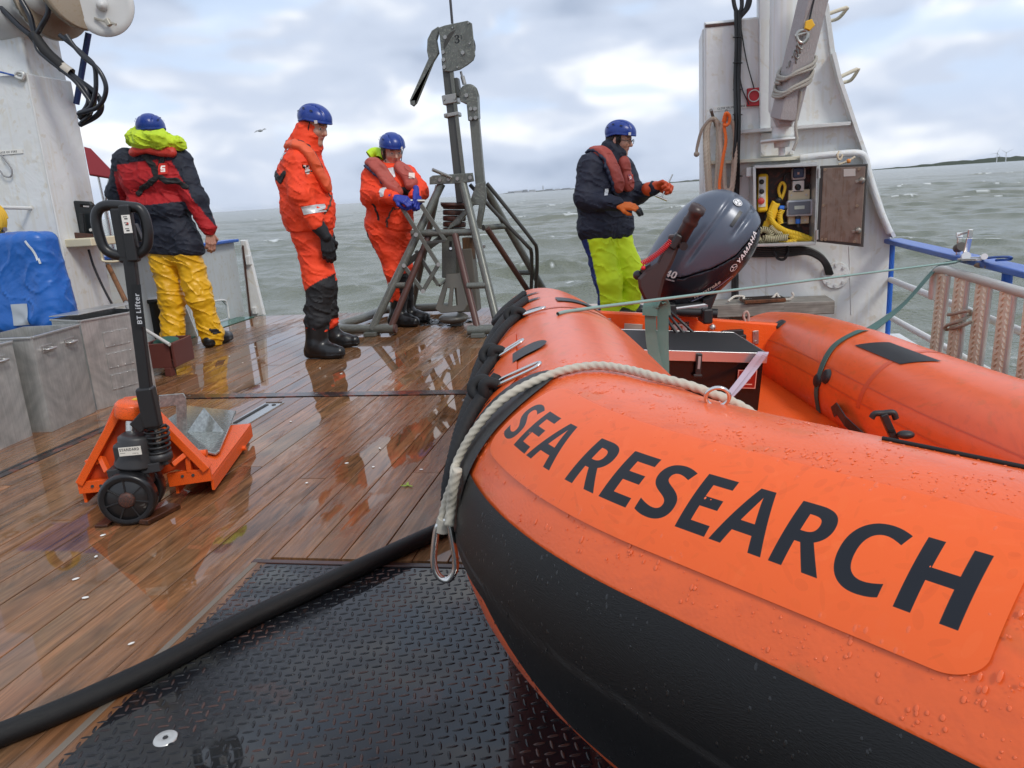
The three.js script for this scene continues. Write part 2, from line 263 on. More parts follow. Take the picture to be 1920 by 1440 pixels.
{ // low coasts far off
  const coastM = mat([0.12, 0.13, 0.10], 0.9), coastM2 = mat([0.09, 0.11, 0.07], 0.9);
  const strip = (name, p0, p1, dist, hmax, seed, label, m, prof) => {
    const pts = [], N = 60, a = ray(p0, 350), b = ray(p1, 350); a.y = b.y = 0; a.normalize().multiplyScalar(dist); b.normalize().multiplyScalar(dist);
    const pos = [], idx = [];
    for (let i = 0; i <= N; i++) { const t = i / N, c = a.clone().lerp(b, t), h = SEA + hmax * prof(t) * (0.75 + 0.5 * fbm2(t * 16 + seed, seed, 4)); const back = c.clone().normalize().multiplyScalar(500); pos.push(c.x, SEA - 2, c.z, c.x, Math.max(h, SEA + 0.3), c.z, c.x + back.x, SEA - 2, c.z + back.z); }
    for (let i = 0; i < N; i++) { const o = i * 3; idx.push(o, o + 3, o + 1, o + 1, o + 3, o + 4, o + 1, o + 4, o + 2, o + 2, o + 4, o + 5); }
    const g = new THREE.BufferGeometry(); g.setAttribute('position', new THREE.Float32BufferAttribute(pos, 3)); g.setIndex(idx); const h = g.toNonIndexed(); h.computeVertexNormals();
    structure(name, new THREE.Mesh(h, m), label);
  };
  const D = 9000;
  strip('far_coast', 935, 1330, D, 24, 1, 'low hazy coast on the horizon with a harbour', coastM, (t) => sstep(0, 0.06, t) * (1 - 0.25 * sstep(0.4, 0.6, t)) * (0.55 + 0.9 * sstep(0.7, 1, t)));
  strip('near_coast', 1560, 2150, 6500, 26, 4, 'low dark coast on the horizon beside wind turbines', coastM2, (t) => 0.25 + 1.3 * sstep(0.1, 0.6, t));
  const at = (px, py, d) => { const v = ray(px, py), l = Math.hypot(v.x, v.z); return EYE.clone().addScaledVector(v, d / l); };
  const wt = mat([0.6, 0.62, 0.65], 0.6);
  for (const [px, py, ph, lab] of [[1870, 287, 0.4, 'pale wind turbine standing alone farther along the dark coast'], [1887, 286, 1.1, 'pale wind turbine on the coast, the one nearer its end']]) {
    const t = thing('wind_turbine', lab, 'wind turbine', 'wind turbines on the far coast'), top = at(px, py, 6300), foot = V(top.x, SEA, top.z);
    part('tower', pipe(foot, top, 3.2, 2), wt, t);
    const f = V(-top.x, 0, -top.z).normalize(), hub = top.clone().addScaledVector(f, 4), s = UPV.clone().cross(f);
    part('hub', [ball(hub, 3), box(4, 4, 9, top)], wt, t);
    for (let k = 0; k < 3; k++) { const a = ph + k * 2.094, d = UPV.clone().multiplyScalar(Math.cos(a)).addScaledVector(s, Math.sin(a)); part('blade', pipe(hub, hub.clone().addScaledVector(d, 44), 1.9, 0.4, 6), wt, t); }
  }
  const ch = mat([0.36, 0.38, 0.41], 0.8), Dh = 8950;
  const c0 = at(1018, 348, Dh), chim = thing('chimney_stack', 'tall slim chimney rising over the harbour on the horizon', 'chimney');
  part('stack', pipe(V(c0.x, SEA, c0.z), c0, 7, 5), ch, chim);
  for (const [px, w, h, k] of [[958, 60, 17, 0], [972, 90, 20, 1], [985, 50, 26, 2], [998, 70, 20, 3], [1030, 80, 18, 4], [1046, 55, 14, 5], [1062, 90, 15, 6]]) {
    const p = at(px, 360, Dh - 60), b = thing('harbour_building', ['long low', 'wide pale', 'boxy tall', 'squat', 'broad grey', 'small', 'flat long'][k] + ' harbour building on the far coast' + (k < 4 ? ' before the chimney' : ' beyond the chimney'), 'building', 'harbour buildings on the horizon');
    part('wall', box(w, h + 3, 40, [p.x, SEA + h / 2, p.z], null, 0.5), mat(k % 2 ? [0.42, 0.44, 0.47] : [0.27, 0.29, 0.32], 0.8), b); part('roof', box(w * 1.03, 2, 42, [p.x, SEA + h + 2.6, p.z], null, 0.3), ch, b);
  }
}

/* ---------- deck ---------- */
const DECK = { x0: -4.3, x1: 1.56, z0: -7.5, z1: 0.7 };
const PW = 0.118;
const plankShift = []; for (let i = 0; i < 80; i++) plankShift.push(R() - 0.5);
// standing water: a height field of the boards, flooded where it lies low
const wx = (u) => lerp(-4.4, 1.6, u), wz = (v) => lerp(-7.6, 0.8, v);
const pool = (x, z) => {
  const i = Math.floor((x - DECK.x0) / PW), cup = Math.abs(((x - DECK.x0) / PW - i) - 0.5);
  return fbm2(x * 0.75 + 3.1, z * 0.36 + 1.7, 3) * 1.25 + plankShift[clamp(i, 0, 79)] * 0.30 + fbm2(x * 7, z * 2.2, 3) * 0.22 + n2(x * 60, z * 9) * 0.06 - cup * 0.20 + 0.33;
};
const poolMap = new Float32Array(1024 * 2048); for (let j = 0; j < 2048; j++) for (let i = 0; i < 1024; i++) poolMap[j * 1024 + i] = pool(wx(i / 1024), wz(j / 2048));
const deckWet = dataTex(1024, 2048, (u, v, i, j) => { const p = poolMap[j * 1024 + i], w = sstep(0.02, 0.10, p); return [0, lerp(0.30 + 0.10 * n2(wx(u) * 30, wz(v) * 6), 0.03, w), 0]; });
const deckBump = dataTex(1024, 2048, (u, v, i, j) => { const x = wx(u), z = wz(v), p = poolMap[j * 1024 + i], w = sstep(-0.02, 0.08, p); const gr = 0.5 + 0.32 * n2(x * 130, z * 3.2) + 0.3 * n2(x * 45, z * 1.6) + 0.12 * n2(x * 9, z * 5); return lerp(gr, 0.62, w); });
// grain of softwood decking, 1 m across x 4 m along per tile
const grain = dataTex(512, 1280, (u, v) => {
  const y = tile(u, v, 3, 9, 3) * 0.6, a = n3(u * 38 + y * 4, v * 3, 5), b = n3(u * 120, v * 7, 9), k = tile(u, v, 10, 21, 4);
  const rings = 0.5 + 0.5 * Math.sin((u * 60 + tile(u, v, 4, 2, 3) * 16 + v * 4) * 2.2);
  let t = clamp(0.55 + 0.2 * a + 0.16 * b + 0.18 * (rings - 0.5) + 0.28 * k);
  const dirt = sstep(0.05, 0.5, tile(u, v, 7, 33, 5)), grey = sstep(0.0, 0.4, tile(u, v, 5, 44, 4));
  const c = [lerp(0.35, 0.63, t), lerp(0.255, 0.46, t), lerp(0.18, 0.325, t)];
  for (let i = 0; i < 3; i++) { c[i] = lerp(c[i], c[i] * 0.7 + [0.40, 0.37, 0.31][i] * 0.3, grey * 0.8); c[i] *= 1 - 0.22 * dirt; }
  return c;
}, true);
const woodMats = [];
for (const [r, g, b] of [[0.98, 0.94, 0.9], [0.88, 0.83, 0.8], [1, 0.86, 0.76], [0.93, 0.93, 0.9], [0.80, 0.72, 0.66], [1, 0.9, 0.82]]) woodMats.push(new THREE.MeshPhysicalMaterial({ color: new THREE.Color().setRGB(r, g, b), map: grain, roughnessMap: rep(deckWet, 1, 1, 1), roughness: 1, bumpMap: rep(deckBump, 1, 1, 1), bumpScale: 0.0010, ior: 1.42 }));
const deck = structure('deck', new THREE.Group(), 'wet brown planked working deck with puddles');
function plank(x0, x1, z0, z1, y = 0, dy = 0) {
  const w = x1 - x0, c = 0.0015, h = 0.03, sh = new THREE.Shape([[0, -h], [w, -h], [w, -c], [w - c, 0], [c, 0], [0, -c]].map(([a, b]) => new THREE.Vector2(a, b)));
  const g = new THREE.ExtrudeGeometry(sh, { depth: z1 - z0, bevelEnabled: false }); g.translate(x0, y + dy, z0);
  const a = g.attributes.position, ou = R(), ov = R(), uv = new Float32Array(a.count * 2), uv1 = new Float32Array(a.count * 2);
  for (let i = 0; i < a.count; i++) { uv[i * 2] = (a.getX(i) - x0) * 1.0 + ou; uv[i * 2 + 1] = a.getZ(i) / 4 + ov; uv1[i * 2] = (a.getX(i) + 4.4) / 6.0; uv1[i * 2 + 1] = (a.getZ(i) + 7.6) / 8.4; }
  g.setAttribute('uv', new THREE.BufferAttribute(uv, 2)); g.setAttribute('uv1', new THREE.BufferAttribute(uv1, 2)); return g;
}
const BAR0 = -4.235, BAR1 = -4.125, PLX = -1.29, PLZ = -2.1;
{
  const gap = 0.0035;
  const add = (x0, x1, z0, z1) => part('plank', plank(x0 + gap / 2, x1 - gap / 2, z0, z1, 0, (R() - 0.5) * 0.002), woodMats[Math.floor(R() * woodMats.length)], deck);
  for (let x = DECK.x0; x < DECK.x1 - 0.03; x += PW) {
    const xe = Math.min(x + PW, DECK.x1);
    const cutA = lerp(-6.7, -4.9, R());
    if (R() < 0.6) { add(x, xe, DECK.z0, cutA - 0.002); add(x, xe, cutA + 0.002, BAR0 - 0.004); } else add(x, xe, DECK.z0, BAR0 - 0.004);
    const zend = x + PW / 2 > PLX ? PLZ - 0.01 : DECK.z1;
    const cutB = lerp(-3.8, -2.4, R());
    if (R() < 0.65) { add(x, xe, BAR1 + 0.004, cutB - 0.002); add(x, xe, cutB + 0.002, zend); } else add(x, xe, BAR1 + 0.004, zend);
  }
  part('deck_substrate', box(DECK.x1 - DECK.x0 + 0.1, 0.2, DECK.z1 - DECK.z0, [(DECK.x0 + DECK.x1) / 2, -0.112, (DECK.z0 + DECK.z1) / 2], null, 0), mat([0.012, 0.011, 0.010], 0.5), deck, 'dark caulking under the planks');
}
const rustTex = dataTex(384, 384, (u, v) => { const a = sstep(-0.05, 0.28, tile(u, v, 9, 51, 5)), b = tile(u, v, 30, 61, 3); return [lerp(0.20, 0.40, a) + b * 0.05, lerp(0.16, 0.21, a) + b * 0.03, lerp(0.15, 0.15, a) + b * 0.02]; }, true);
const wornSteel = new THREE.MeshPhysicalMaterial({ map: rep(rustTex, 1.3), roughness: 0.22, roughnessMap: null, ior: 1.5 });
{
  const uvx = (g) => { const a = g.attributes.position, u = g.attributes.uv; for (let i = 0; i < a.count; i++) u.setXY(i, a.getX(i) + a.getY(i), a.getZ(i)); return g; };
  const tr = part('deck_track', uvx(box(DECK.x1 - DECK.x0, 0.03, BAR1 - BAR0 - 0.022, [(DECK.x0 + DECK.x1) / 2, -0.010, (BAR0 + BAR1) / 2], null, 0.002)), wornSteel, deck, 'worn brown painted steel strip across the deck');
  for (let x = -4.1; x < 1.4; x += 0.42) part('screw', pipe(V(x, 0.004, BAR0 + 0.05), V(x, 0.0065, BAR0 + 0.05), 0.009), mat([0.25, 0.22, 0.19], 0.4, { metalness: 0.7 }), tr);
  const a = PY(438, 797), b = PY(522, 756), c = (a.x + b.x) / 2; // inlaid fastening rail
  const inl = part('deck_socket_rail', [box(0.115, 0.008, 0.44, [c, 0.002, (a.z + b.z) / 2], null, 0.002)], mat([0.46, 0.47, 0.47], 0.25, { metalness: 0.75, roughnessMap: null }), deck, 'bare metal fastening rail let into the planks');
  part('slot', box(0.022, 0.004, 0.36, [c - 0.022, 0.0082, (a.z + b.z) / 2 + 0.02], null, 0.001), mat([0.01, 0.01, 0.01], 0.5), inl);
  part('rim', box(0.10, 0.004, 0.012, [c, 0.0082, (a.z + b.z) / 2 - 0.205], null, 0.001), mat([0.1, 0.06, 0.04], 0.5), inl);
  part('bolt_hole', pipe(V(c + 0.025, 0.006, b.z + 0.06), V(c + 0.025, 0.0095, b.z + 0.06), 0.012), mat([0.015, 0.015, 0.015], 0.5), inl);
  const l = PY(120, 838).x; // fore-and-aft rail by the steel boxes
  const r2 = part('deck_track', uvx(box(0.075, 0.03, 2.6, [l, -0.010, -2.81], null, 0.002)), wornSteel, deck, 'worn reddish steel strip running along the planks');
  part('groove', box(0.022, 0.006, 2.6, [l - 0.02, 0.0035, -2.81], null, 0.001), mat([0.01, 0.01, 0.01], 0.3), r2);
  // lifted dark board under the truck wheel
}
/* chequer plate hatch */
{
  const x0 = PLX + 0.03, x1 = DECK.x1, z0 = PLZ + 0.035, z1 = DECK.z1;
  const wet = dataTex(1024, 1024, (u, v) => { const x = lerp(x0, x1, u), z = lerp(z0, z1, v), p = fbm2(x * 1.1 + 5, z * 1.1, 4) + 0.48 - 0.5 * sstep(-0.5, -1.3, x) * sstep(-1.0, -1.9, z) - 0.25 * sstep(-0.6, -1.2, x); return [0, lerp(0.26 + 0.1 * n2(x * 40, z * 40), 0.03, sstep(-0.05, 0.2, p)), 0]; });
  const pc = dataTex(1024, 1024, (u, v) => { const x = lerp(x0, x1, u), z = lerp(z0, z1, v), r = sstep(0.30, 0.5, fbm2(x * 3.3 + 8, z * 3.3, 5) + 0.1 * n2(x * 60, z * 60)), d = sstep(0.02, 0.4, fbm2(x * 2 + 1, z * 2, 4)) * sstep(-0.6, -1.25, x); let c = [0.10, 0.105, 0.12]; c = c.map((k, i) => lerp(k, [0.24, 0.155, 0.125][i], r * 0.7)); return c.map((k, i) => lerp(k, [0.36, 0.36, 0.33][i], d * 0.55)); }, true);
  const g = new THREE.BoxGeometry(x1 - x0, 0.02, z1 - z0); g.translate((x0 + x1) / 2, -0.010, (z0 + z1) / 2);
  const a = g.attributes.position, uv = g.attributes.uv; for (let i = 0; i < a.count; i++) uv.setXY(i, (a.getX(i) - x0) / (x1 - x0), (a.getZ(i) - z0) / (z1 - z0));
  const pm = new THREE.MeshPhysicalMaterial({ map: pc, roughnessMap: wet, roughness: 1, ior: 1.48 });
  const plate = part('chequer_plate', g, pm, deck, 'wet black chequer plate hatch cover');
  // raised lozenges
  const loz = new THREE.SphereGeometry(1, 10, 4, 0, Math.PI * 2, 0, Math.PI / 2); loz.scale(0.0135, 0.0028, 0.0038);
  const P = 0.0255, list = []; const q = new THREE.Quaternion(), mm = new THREE.Matrix4();
  for (let i = 0; x0 + 0.02 + i * P < x1 - 0.02; i++) for (let j = 0; z0 + 0.02 + j * P < Math.min(z1, 0.2); j++) { const x = x0 + 0.02 + i * P, z = z0 + 0.02 + j * P; list.push([x, z, ((i + j) % 2 ? 0.35 : 1.92)]); }
  const lm = new THREE.MeshPhysicalMaterial({ color: 0xffffff, roughness: 0.18, ior: 1.4 });
  const im = new THREE.InstancedMesh(loz, lm, list.length), c = new THREE.Color();
  list.forEach(([x, z, t], i) => { mm.compose(V(x, -0.0004, z), q.setFromEuler(new THREE.Euler(0, t, 0)), V(1, 0.75 + 0.3 * R(), 1)); im.setMatrixAt(i, mm); const r = sstep(0.02, 0.35, fbm2(x * 2.6 + 3, z * 2.6, 4) + 0.35 * (R() - 0.5)); c.setRGB(lerp(0.010, 0.060, r), lerp(0.011, 0.030, r), lerp(0.013, 0.024, r)); im.setColorAt(i, c); });
  im.name = 'raised_tread'; im.userData.kind = 'stuff'; plate.add(im);
  const boltM = mat([0.55, 0.55, 0.53], 0.35, { metalness: 0.6 });
  for (const [px, py] of [[310, 1382], [548, 1110]]) { const p = PY(px, py, 0.004); const b = part('bolt', lathe([[0.001, 0.6], [0.008, 0.6], [0.009, 1], [0.023, 1], [0.026, 0]], V(p.x, 0, p.z), V(p.x, 0.0045, p.z), 24), boltM, plate); part('socket', pipe(V(p.x, 0.003, p.z), V(p.x, 0.0042, p.z), 0.006, 0.006, 6), mat([0.02, 0.02, 0.02], 0.5), b); }
  // edging
  const em = new THREE.MeshPhysicalMaterial({ map: rep(rustTex, 2.2), color: new THREE.Color(0.75, 0.8, 0.85), roughness: 0.3 });
  const ex = box(0.02, 0.03, z1 - PLZ, [PLX + 0.0175, -0.0125, (z1 + PLZ) / 2], null, 0.002), ez = box(x1 - PLX, 0.03, 0.022, [(x1 + PLX) / 2 + 0.004, -0.0115, PLZ + 0.0215], null, 0.002);
  part('edging', ex, mat([0.16, 0.13, 0.10], 0.5), plate, 'split pale edging of the hatch'); part('edging', ez, em, plate, 'worn steel edging of the hatch');
}

/* ---------- inflatable boat ---------- */
const B = { x0: -0.699, z0: -4.553, a1: 0.174, L1: 3.475, Rb: 0.626, a2: 0.848, r: 0.215, hw: 0.63, list: 0.15 };
const tubeC = []; // centre line samples {p, s, r}
{
  const half = [], ds = 0.02; let x = B.x0, z = B.z0, a = B.a1, s = 0; const Ltot = B.L1 + B.Rb * (B.a2 - B.a1) + 1.3;
  const push = () => { const u = Math.min(s / Ltot, 0.86); half.push([x, 0.297 + 0.325 * u + 0.136 * 4 * u * (1 - u), z, s]); };
  const C0 = V(B.x0 + Math.cos(B.a1) * B.hw, 0, B.z0 - Math.sin(B.a1) * B.hw), n = V(Math.cos(B.a1), 0, -Math.sin(B.a1));
  const lat = () => (C0.x - x) * n.x + (C0.z - z) * n.z;
  const L2 = 0.33; let Rt = null; push();
  for (let i = 0; i < 2000; i++) {
    if (s > B.L1 && s < B.L1 + B.Rb * (B.a2 - B.a1)) a += ds / B.Rb;
    if (s > B.L1 + B.Rb * (B.a2 - B.a1) + L2) { Rt = Rt ?? lat() / Math.cos(a - B.a1); a += ds / Rt; }
    x += Math.sin(a) * ds; z += Math.cos(a) * ds; s += ds; if (lat() <= 0.001 || a > B.a1 + Math.PI / 2) break; push();
  }
  const Lh = s, rad = (l) => B.r * Math.min(1, 0.72 + 0.28 * l / 0.5);
  for (const [X, Y, Z, S] of half) tubeC.push({ p: V(X, Y, Z), s: S, r: rad(S) });
  for (let i = half.length - 1; i >= 0; i--) { const [X, Y, Z, S] = half[i], d = (C0.x - X) * n.x + (C0.z - Z) * n.z; tubeC.push({ p: V(X + 2 * d * n.x, Y - (0.20 + 0.10 * sstep(0.8, 2.6, S)) * d / B.hw, Z + 2 * d * n.z), s: 2 * Lh - S, r: rad(S) }); }
  B.Lh = Lh; B.L = 2 * Lh;
  for (let i = 0; i < tubeC.length; i++) { const c = tubeC[i], t = tubeC[Math.min(i + 1, tubeC.length - 1)].p.clone().sub(tubeC[Math.max(i - 1, 0)].p).normalize(); c.t = t; c.o = t.clone().cross(UPV).normalize(); c.u = c.o.clone().cross(t).normalize(); }
}
function tubeAt(s, th, off = 0) { // point on the tube: s along, th 0 outboard, 90 deg up
  let i = clamp(s / 0.02, 0, tubeC.length - 1.001); { // samples are nearly even; search the neighbourhood
    let k = Math.floor(i); while (k > 0 && tubeC[k].s > s) k--; while (k < tubeC.length - 2 && tubeC[k + 1].s < s) k++; const f = clamp((s - tubeC[k].s) / Math.max(tubeC[k + 1].s - tubeC[k].s, 1e-6));
    const A = tubeC[k], C = tubeC[k + 1], p = A.p.clone().lerp(C.p, f), o = A.o.clone().lerp(C.o, f).normalize(), u = A.u.clone().lerp(C.u, f).normalize(), r = lerp(A.r, C.r, f);
    const n = o.multiplyScalar(Math.cos(th)).addScaledVector(u, Math.sin(th)); return { p: p.addScaledVector(n, r + off), n, t: A.t.clone().lerp(C.t, f).normalize() };
  }
}
function tubeHit(px, py) {
  const d = ray(px, py).normalize(), q = V(0, 0, 0); let near = null;
  for (let t = 0.25; t < 7; t += 0.004) {
    q.copy(EYE).addScaledVector(d, t); let m = 1e9, b = null;
    for (const c of tubeC) { const e = q.distanceToSquared(c.p); if (e < m) { m = e; b = c; } }
    const gap = Math.sqrt(m) - b.r; if (!near || gap < near.gap) { const w = q.clone().sub(b.p); near = { gap, s: b.s + w.dot(b.t), th: Math.atan2(w.dot(b.u), w.dot(b.o)), p: q.clone() }; }
    if (m < b.r * b.r) { const w = q.clone().sub(b.p); return { s: b.s + w.dot(b.t), th: Math.atan2(w.dot(b.u), w.dot(b.o)), p: q.clone() }; }
  }
  return near;
}
const DEG = Math.PI / 180;
const BN = V(Math.cos(B.a1), 0, -Math.sin(B.a1)), BT = V(Math.sin(B.a1), 0, Math.cos(B.a1)), BC = V(B.x0, 0, B.z0).addScaledVector(BN, B.hw);
const listY = (l) => -B.list * (l + B.hw) / (2 * B.hw);
const BP = (l, y, s) => BC.clone().addScaledVector(BN, l).addScaledVector(BT, s).setY(y + listY(l));
const onPlane = (px, py, p, n) => { const r = ray(px, py); return EYE.clone().addScaledVector(r, p.clone().sub(EYE).dot(n) / r.dot(n)); };
const boatOrange = [0.86, 0.135, 0.030];
const boatTex = dataTex(512, 256, (u, v) => { const a = tile(u, v, 12, 71, 5), b = sstep(0.18, 0.42, tile(u, v, 26, 81, 5)), c = sstep(0.32, 0.5, tile(u, v, 9, 91, 5)); return [0.97 + a * 0.03 - b * 0.03 - c * 0.05, 0.96 + a * 0.03 - b * 0.03, 0.95 + a * 0.03]; }, true);
const pvcBump = dataTex(256, 256, (u, v) => 0.5 + 0.5 * tile(u, v, 40, 13, 3));
const M_tube = mat(boatOrange, 0.27, { map: rep(boatTex, 0.8, 2), bumpMap: rep(pvcBump, 4, 6), bumpScale: 0.0003, specularIntensity: 0.85 });
const M_strake = mat([0.008, 0.008, 0.0085], 0.42, { bumpMap: rep(pvcBump, 5, 3), bumpScale: 0.00025, specularIntensity: 0.6 });
const M_patch = mat([0.022, 0.023, 0.026], 0.45, { specularIntensity: 0.6 });
const M_blackRope = mat([0.008, 0.008, 0.009], 0.75), M_whiteRope = mat([0.50, 0.46, 0.38], 0.85), M_chrome = mat([0.68, 0.67, 0.65], 0.18, { metalness: 1 }), M_rubber = mat([0.018, 0.018, 0.019], 0.5);
const boat = thing('inflatable_boat', 'orange rigid inflatable boat with black rubbing band lashed on the deck', 'boat');
function tubePatch(s0, s1, t0, t1, off, ns, nt, trim = (u, v) => [u, v]) {
  const pos = [], nor = [], uv = [], idx = [];
  for (let i = 0; i <= ns; i++) for (let j = 0; j <= nt; j++) { const [u, v] = trim(i / ns, j / nt), q = tubeAt(lerp(s0, s1, u), lerp(t0, t1, v) * DEG, off); pos.push(...q.p.toArray()); nor.push(...q.n.toArray()); uv.push(u, v); }
  for (let i = 0; i < ns; i++) for (let j = 0; j < nt; j++) { const a = i * (nt + 1) + j, b = a + nt + 1; idx.push(a, b, a + 1, b, b + 1, a + 1); }
  const g = new THREE.BufferGeometry(); g.setAttribute('position', new THREE.Float32BufferAttribute(pos, 3)); g.setAttribute('normal', new THREE.Float32BufferAttribute(nor, 3)); g.setAttribute('uv', new THREE.Float32BufferAttribute(uv, 2)); g.setIndex(idx); return g;
}
{
  // the buoyancy tube: one continuous collar, cone ends
  const pos = [], uv = [], idx = [], seg = 56, st = 3; let rows = 0;
  const ring = (c, r, s) => { for (let k = 0; k <= seg; k++) { const th = k / seg * Math.PI * 2, q = c.p.clone().addScaledVector(c.o, Math.cos(th) * r).addScaledVector(c.u, Math.sin(th) * r); pos.push(q.x, q.y, q.z); uv.push(s, k / seg); } rows++; };
  const A = tubeC[0], Z = tubeC[tubeC.length - 1];
  for (const [d, f] of [[0.10, 0.02], [0.097, 0.3], [0.08, 0.6], [0.05, 0.83], [0.02, 0.96]]) ring({ p: A.p.clone().addScaledVector(A.t, -d), o: A.o, u: A.u }, A.r * f, -d);
  for (let i = 0; i < tubeC.length; i += st) { const c = tubeC[i]; ring(c, c.r * (1 + 0.004 * fbm2(c.s * 2, 1, 3)), c.s); }
  for (const [d, f] of [[0.02, 0.96], [0.05, 0.83], [0.08, 0.6], [0.097, 0.3], [0.10, 0.02]]) ring({ p: Z.p.clone().addScaledVector(Z.t, d), o: Z.o, u: Z.u }, Z.r * f, Z.s + d);
  for (let i = 0; i < rows - 1; i++) for (let k = 0; k < seg; k++) { const a = i * (seg + 1) + k, b = a + seg + 1; idx.push(a, a + 1, b, b, a + 1, b + 1); }
  const g = new THREE.BufferGeometry(); g.setAttribute('position', new THREE.Float32BufferAttribute(pos, 3)); g.setAttribute('uv', new THREE.Float32BufferAttribute(uv, 2)); g.setIndex(idx); g.computeVertexNormals();
  const tube = part('buoyancy_tube', g, M_tube, boat);
  // black rubbing band round the bow, lower outboard quarter, with a moulded ridge
  const SB = 3.18, SE = B.L - 3.18;
  const band = (u, v) => [u, v];
  const strakeG = (() => { const geo = tubePatch(SB, SE, 0, 1, 0.003, 170, 64); const p = geo.attributes.position, n = geo.attributes.normal, w = geo.attributes.uv; for (let i = 0; i < p.count; i++) { const u = w.getX(i), v = w.getY(i), s = lerp(SB, SE, u), e = Math.min(s - SB, SE - s), top = lerp(-20, 27, sstep(0, 0.24, e)), sm = Math.min(s, B.L - s), low = sm < 3.83 ? lerp(-3, -22, clamp((sm - 3.70) / 0.13)) : lerp(-22, -27, clamp((sm - 3.83) / 0.12)), th = lerp(Math.min(low, top - 4), top, v); const q = tubeAt(s, th * DEG, 0.0030 + (th < 2 ? 0.0014 : 0)); p.setXYZ(i, q.p.x, q.p.y, q.p.z); n.setXYZ(i, q.n.x, q.n.y, q.n.z); w.setXY(i, s, v); } geo.computeVertexNormals(); return geo; })();
  part('rubbing_band', strakeG, M_strake, boat, 'wide black rubber band round the bow');
  // name panels
  const nameTex = canvasTex(2048, 512, (x, w, h) => { x.fillStyle = '#f2652b'; x.fillRect(0, 0, w, h); for (let i = 0; i < 700; i++) { x.fillStyle = `rgba(${R() < 0.5 ? '90,30,15' : '255,150,110'},${R() * 0.06})`; x.beginPath(); x.ellipse(R() * w, R() * h, 4 + R() * 40, 2 + R() * 14, R() * 3, 0, 7); x.fill(); } x.fillStyle = '#1a1d24'; x.font = '700 330px sans-serif'; const t = 'SEA RESEARCH', tw = x.measureText(t).width; x.save(); x.translate(34, 398); x.scale((w - 90) / tw, 1); const ch = [...t]; x.fillText(t, 0, 0); x.restore(); });
  const M_name = mat([0.95, 0.95, 0.95], 0.30, { map: nameTex, specularIntensity: 0.6 });
  const rounded = (u, v) => { const w = 0.5 - 0.5 * Math.cos(u * Math.PI), c = 0.05, e = Math.min(w, 1 - w) / c, q = e < 1 ? 1 - Math.sqrt(Math.max(0, 1 - (1 - e) ** 2)) : 0; return [w, clamp(v, q * 0.16, 1 - q * 0.16)]; };
  part('name_panel', tubePatch(3.600, 4.168, 38.5, 74, 0.0022, 160, 30, rounded), M_name, boat, 'orange panel lettered SEA RESEARCH across the bow');
  part('name_panel', tubePatch(2.93, 3.475, 14, 60, 0.0022, 50, 20, rounded), M_name, boat, 'orange panel lettered SEA RESEARCH along the side');
  // wear patches
  const lens = (u, v) => [0.5 + (u - 0.5) * Math.sqrt(Math.max(0.001, 1 - Math.max(0, (v - 0.55) / 0.45) ** 2)), v];
  part('wear_patch', tubePatch(3.48, 3.592, 16, 76, 0.0045, 12, 20, lens), M_patch, boat);
  for (const [s, a, b] of [[3.22, 58, 76], [2.62, 40, 80], [2.28, 40, 82], [1.95, 40, 84]]) part('wear_patch', tubePatch(s, s + 0.09, a, b, 0.0035, 10, 16, lens), M_patch, boat);
  part('wear_patch', tubePatch(2.40, 2.54, 92, 132, 0.003, 10, 14), M_patch, boat, 'dark square patch on top of the tube');
  part('wear_patch', tubePatch(6.95, 7.30, 97, 119, 0.003, 16, 14, (u, v) => [u + 0.3 * (v - 0.5), v]), M_patch, boat, 'dark slanting patch on top of the tube');
  const seamM = mat([0.62, 0.085, 0.022], 0.4);
  for (const s of [2.70, 3.52, 7.05]) part('seam_tape', tubePatch(s, s + 0.028, 30, 172, 0.0012, 4, 30), seamM, boat);
  for (const th of [150, 166]) part('seam_tape', tubePatch(5.7, 8.2, th, th + 1.2, 0.0012, 60, 2), seamM, boat);
  // hull under the tube, cockpit floor, transom
  const H2 = [], hi = [], sec = [[-1, 0.60], [-1, 0.30], [-0.97, 0.10], [0, 0.0], [0.97, 0.10], [1, 0.30], [1, 0.60]];
  const half = tubeC.filter((c) => c.s <= B.Lh);
  const NS = 60; for (let i = 0; i <= NS; i++) { const s = lerp(1.0, B.Lh - 0.1, i / NS), k = half.reduce((a, c) => Math.abs(c.s - s) < Math.abs(a.s - s) ? c : a, half[0]), w = Math.max(0.02, BC.clone().sub(k.p).setY(0).dot(BN)), sa = k.p.clone().sub(BC).setY(0).dot(BT), bow = sstep(0.55, 1, i / NS); for (const [f, y] of sec) { const yk = lerp(0.03, k.p.y - 0.16, Math.pow(bow, 1.6)), q = BP(f * (w - 0.02), 0, sa); q.y = lerp(yk, k.p.y + listY(f * w) - listY(-w) - 0.10, y / 0.6); H2.push(...q.toArray()); } }
  for (let i = 0; i < NS; i++) for (let j = 0; j < 6; j++) { const a = i * 7 + j, b = a + 7; hi.push(a, b, a + 1, b, b + 1, a + 1); }
  const hg = new THREE.BufferGeometry(); hg.setAttribute('position', new THREE.Float32BufferAttribute(H2, 3)); hg.setIndex(hi); hg.computeVertexNormals();
  const gel = mat([0.88, 0.12, 0.018], 0.25, { side: THREE.DoubleSide, bumpMap: rep(pvcBump, 3), bumpScale: 0.0015 });
  part('hull', hg, gel, boat);
  const fl = []; for (const s of [1.02, 1.8, 2.6, 3.3, 3.75]) { const w = s < 3.3 ? 0.5 : lerp(0.5, 0.3, (s - 3.3) / 0.45); fl.push([BP(-w, 0.30, s), BP(w, 0.30, s)]); }
  const flp = fl.map((e) => e[0]).concat(fl.map((e) => e[1]).reverse());
  part('cockpit_floor', plateOf(flp, fl[0][1].clone().sub(fl[0][0]).cross(BT).negate(), 0.02, 0.003), gel, boat);
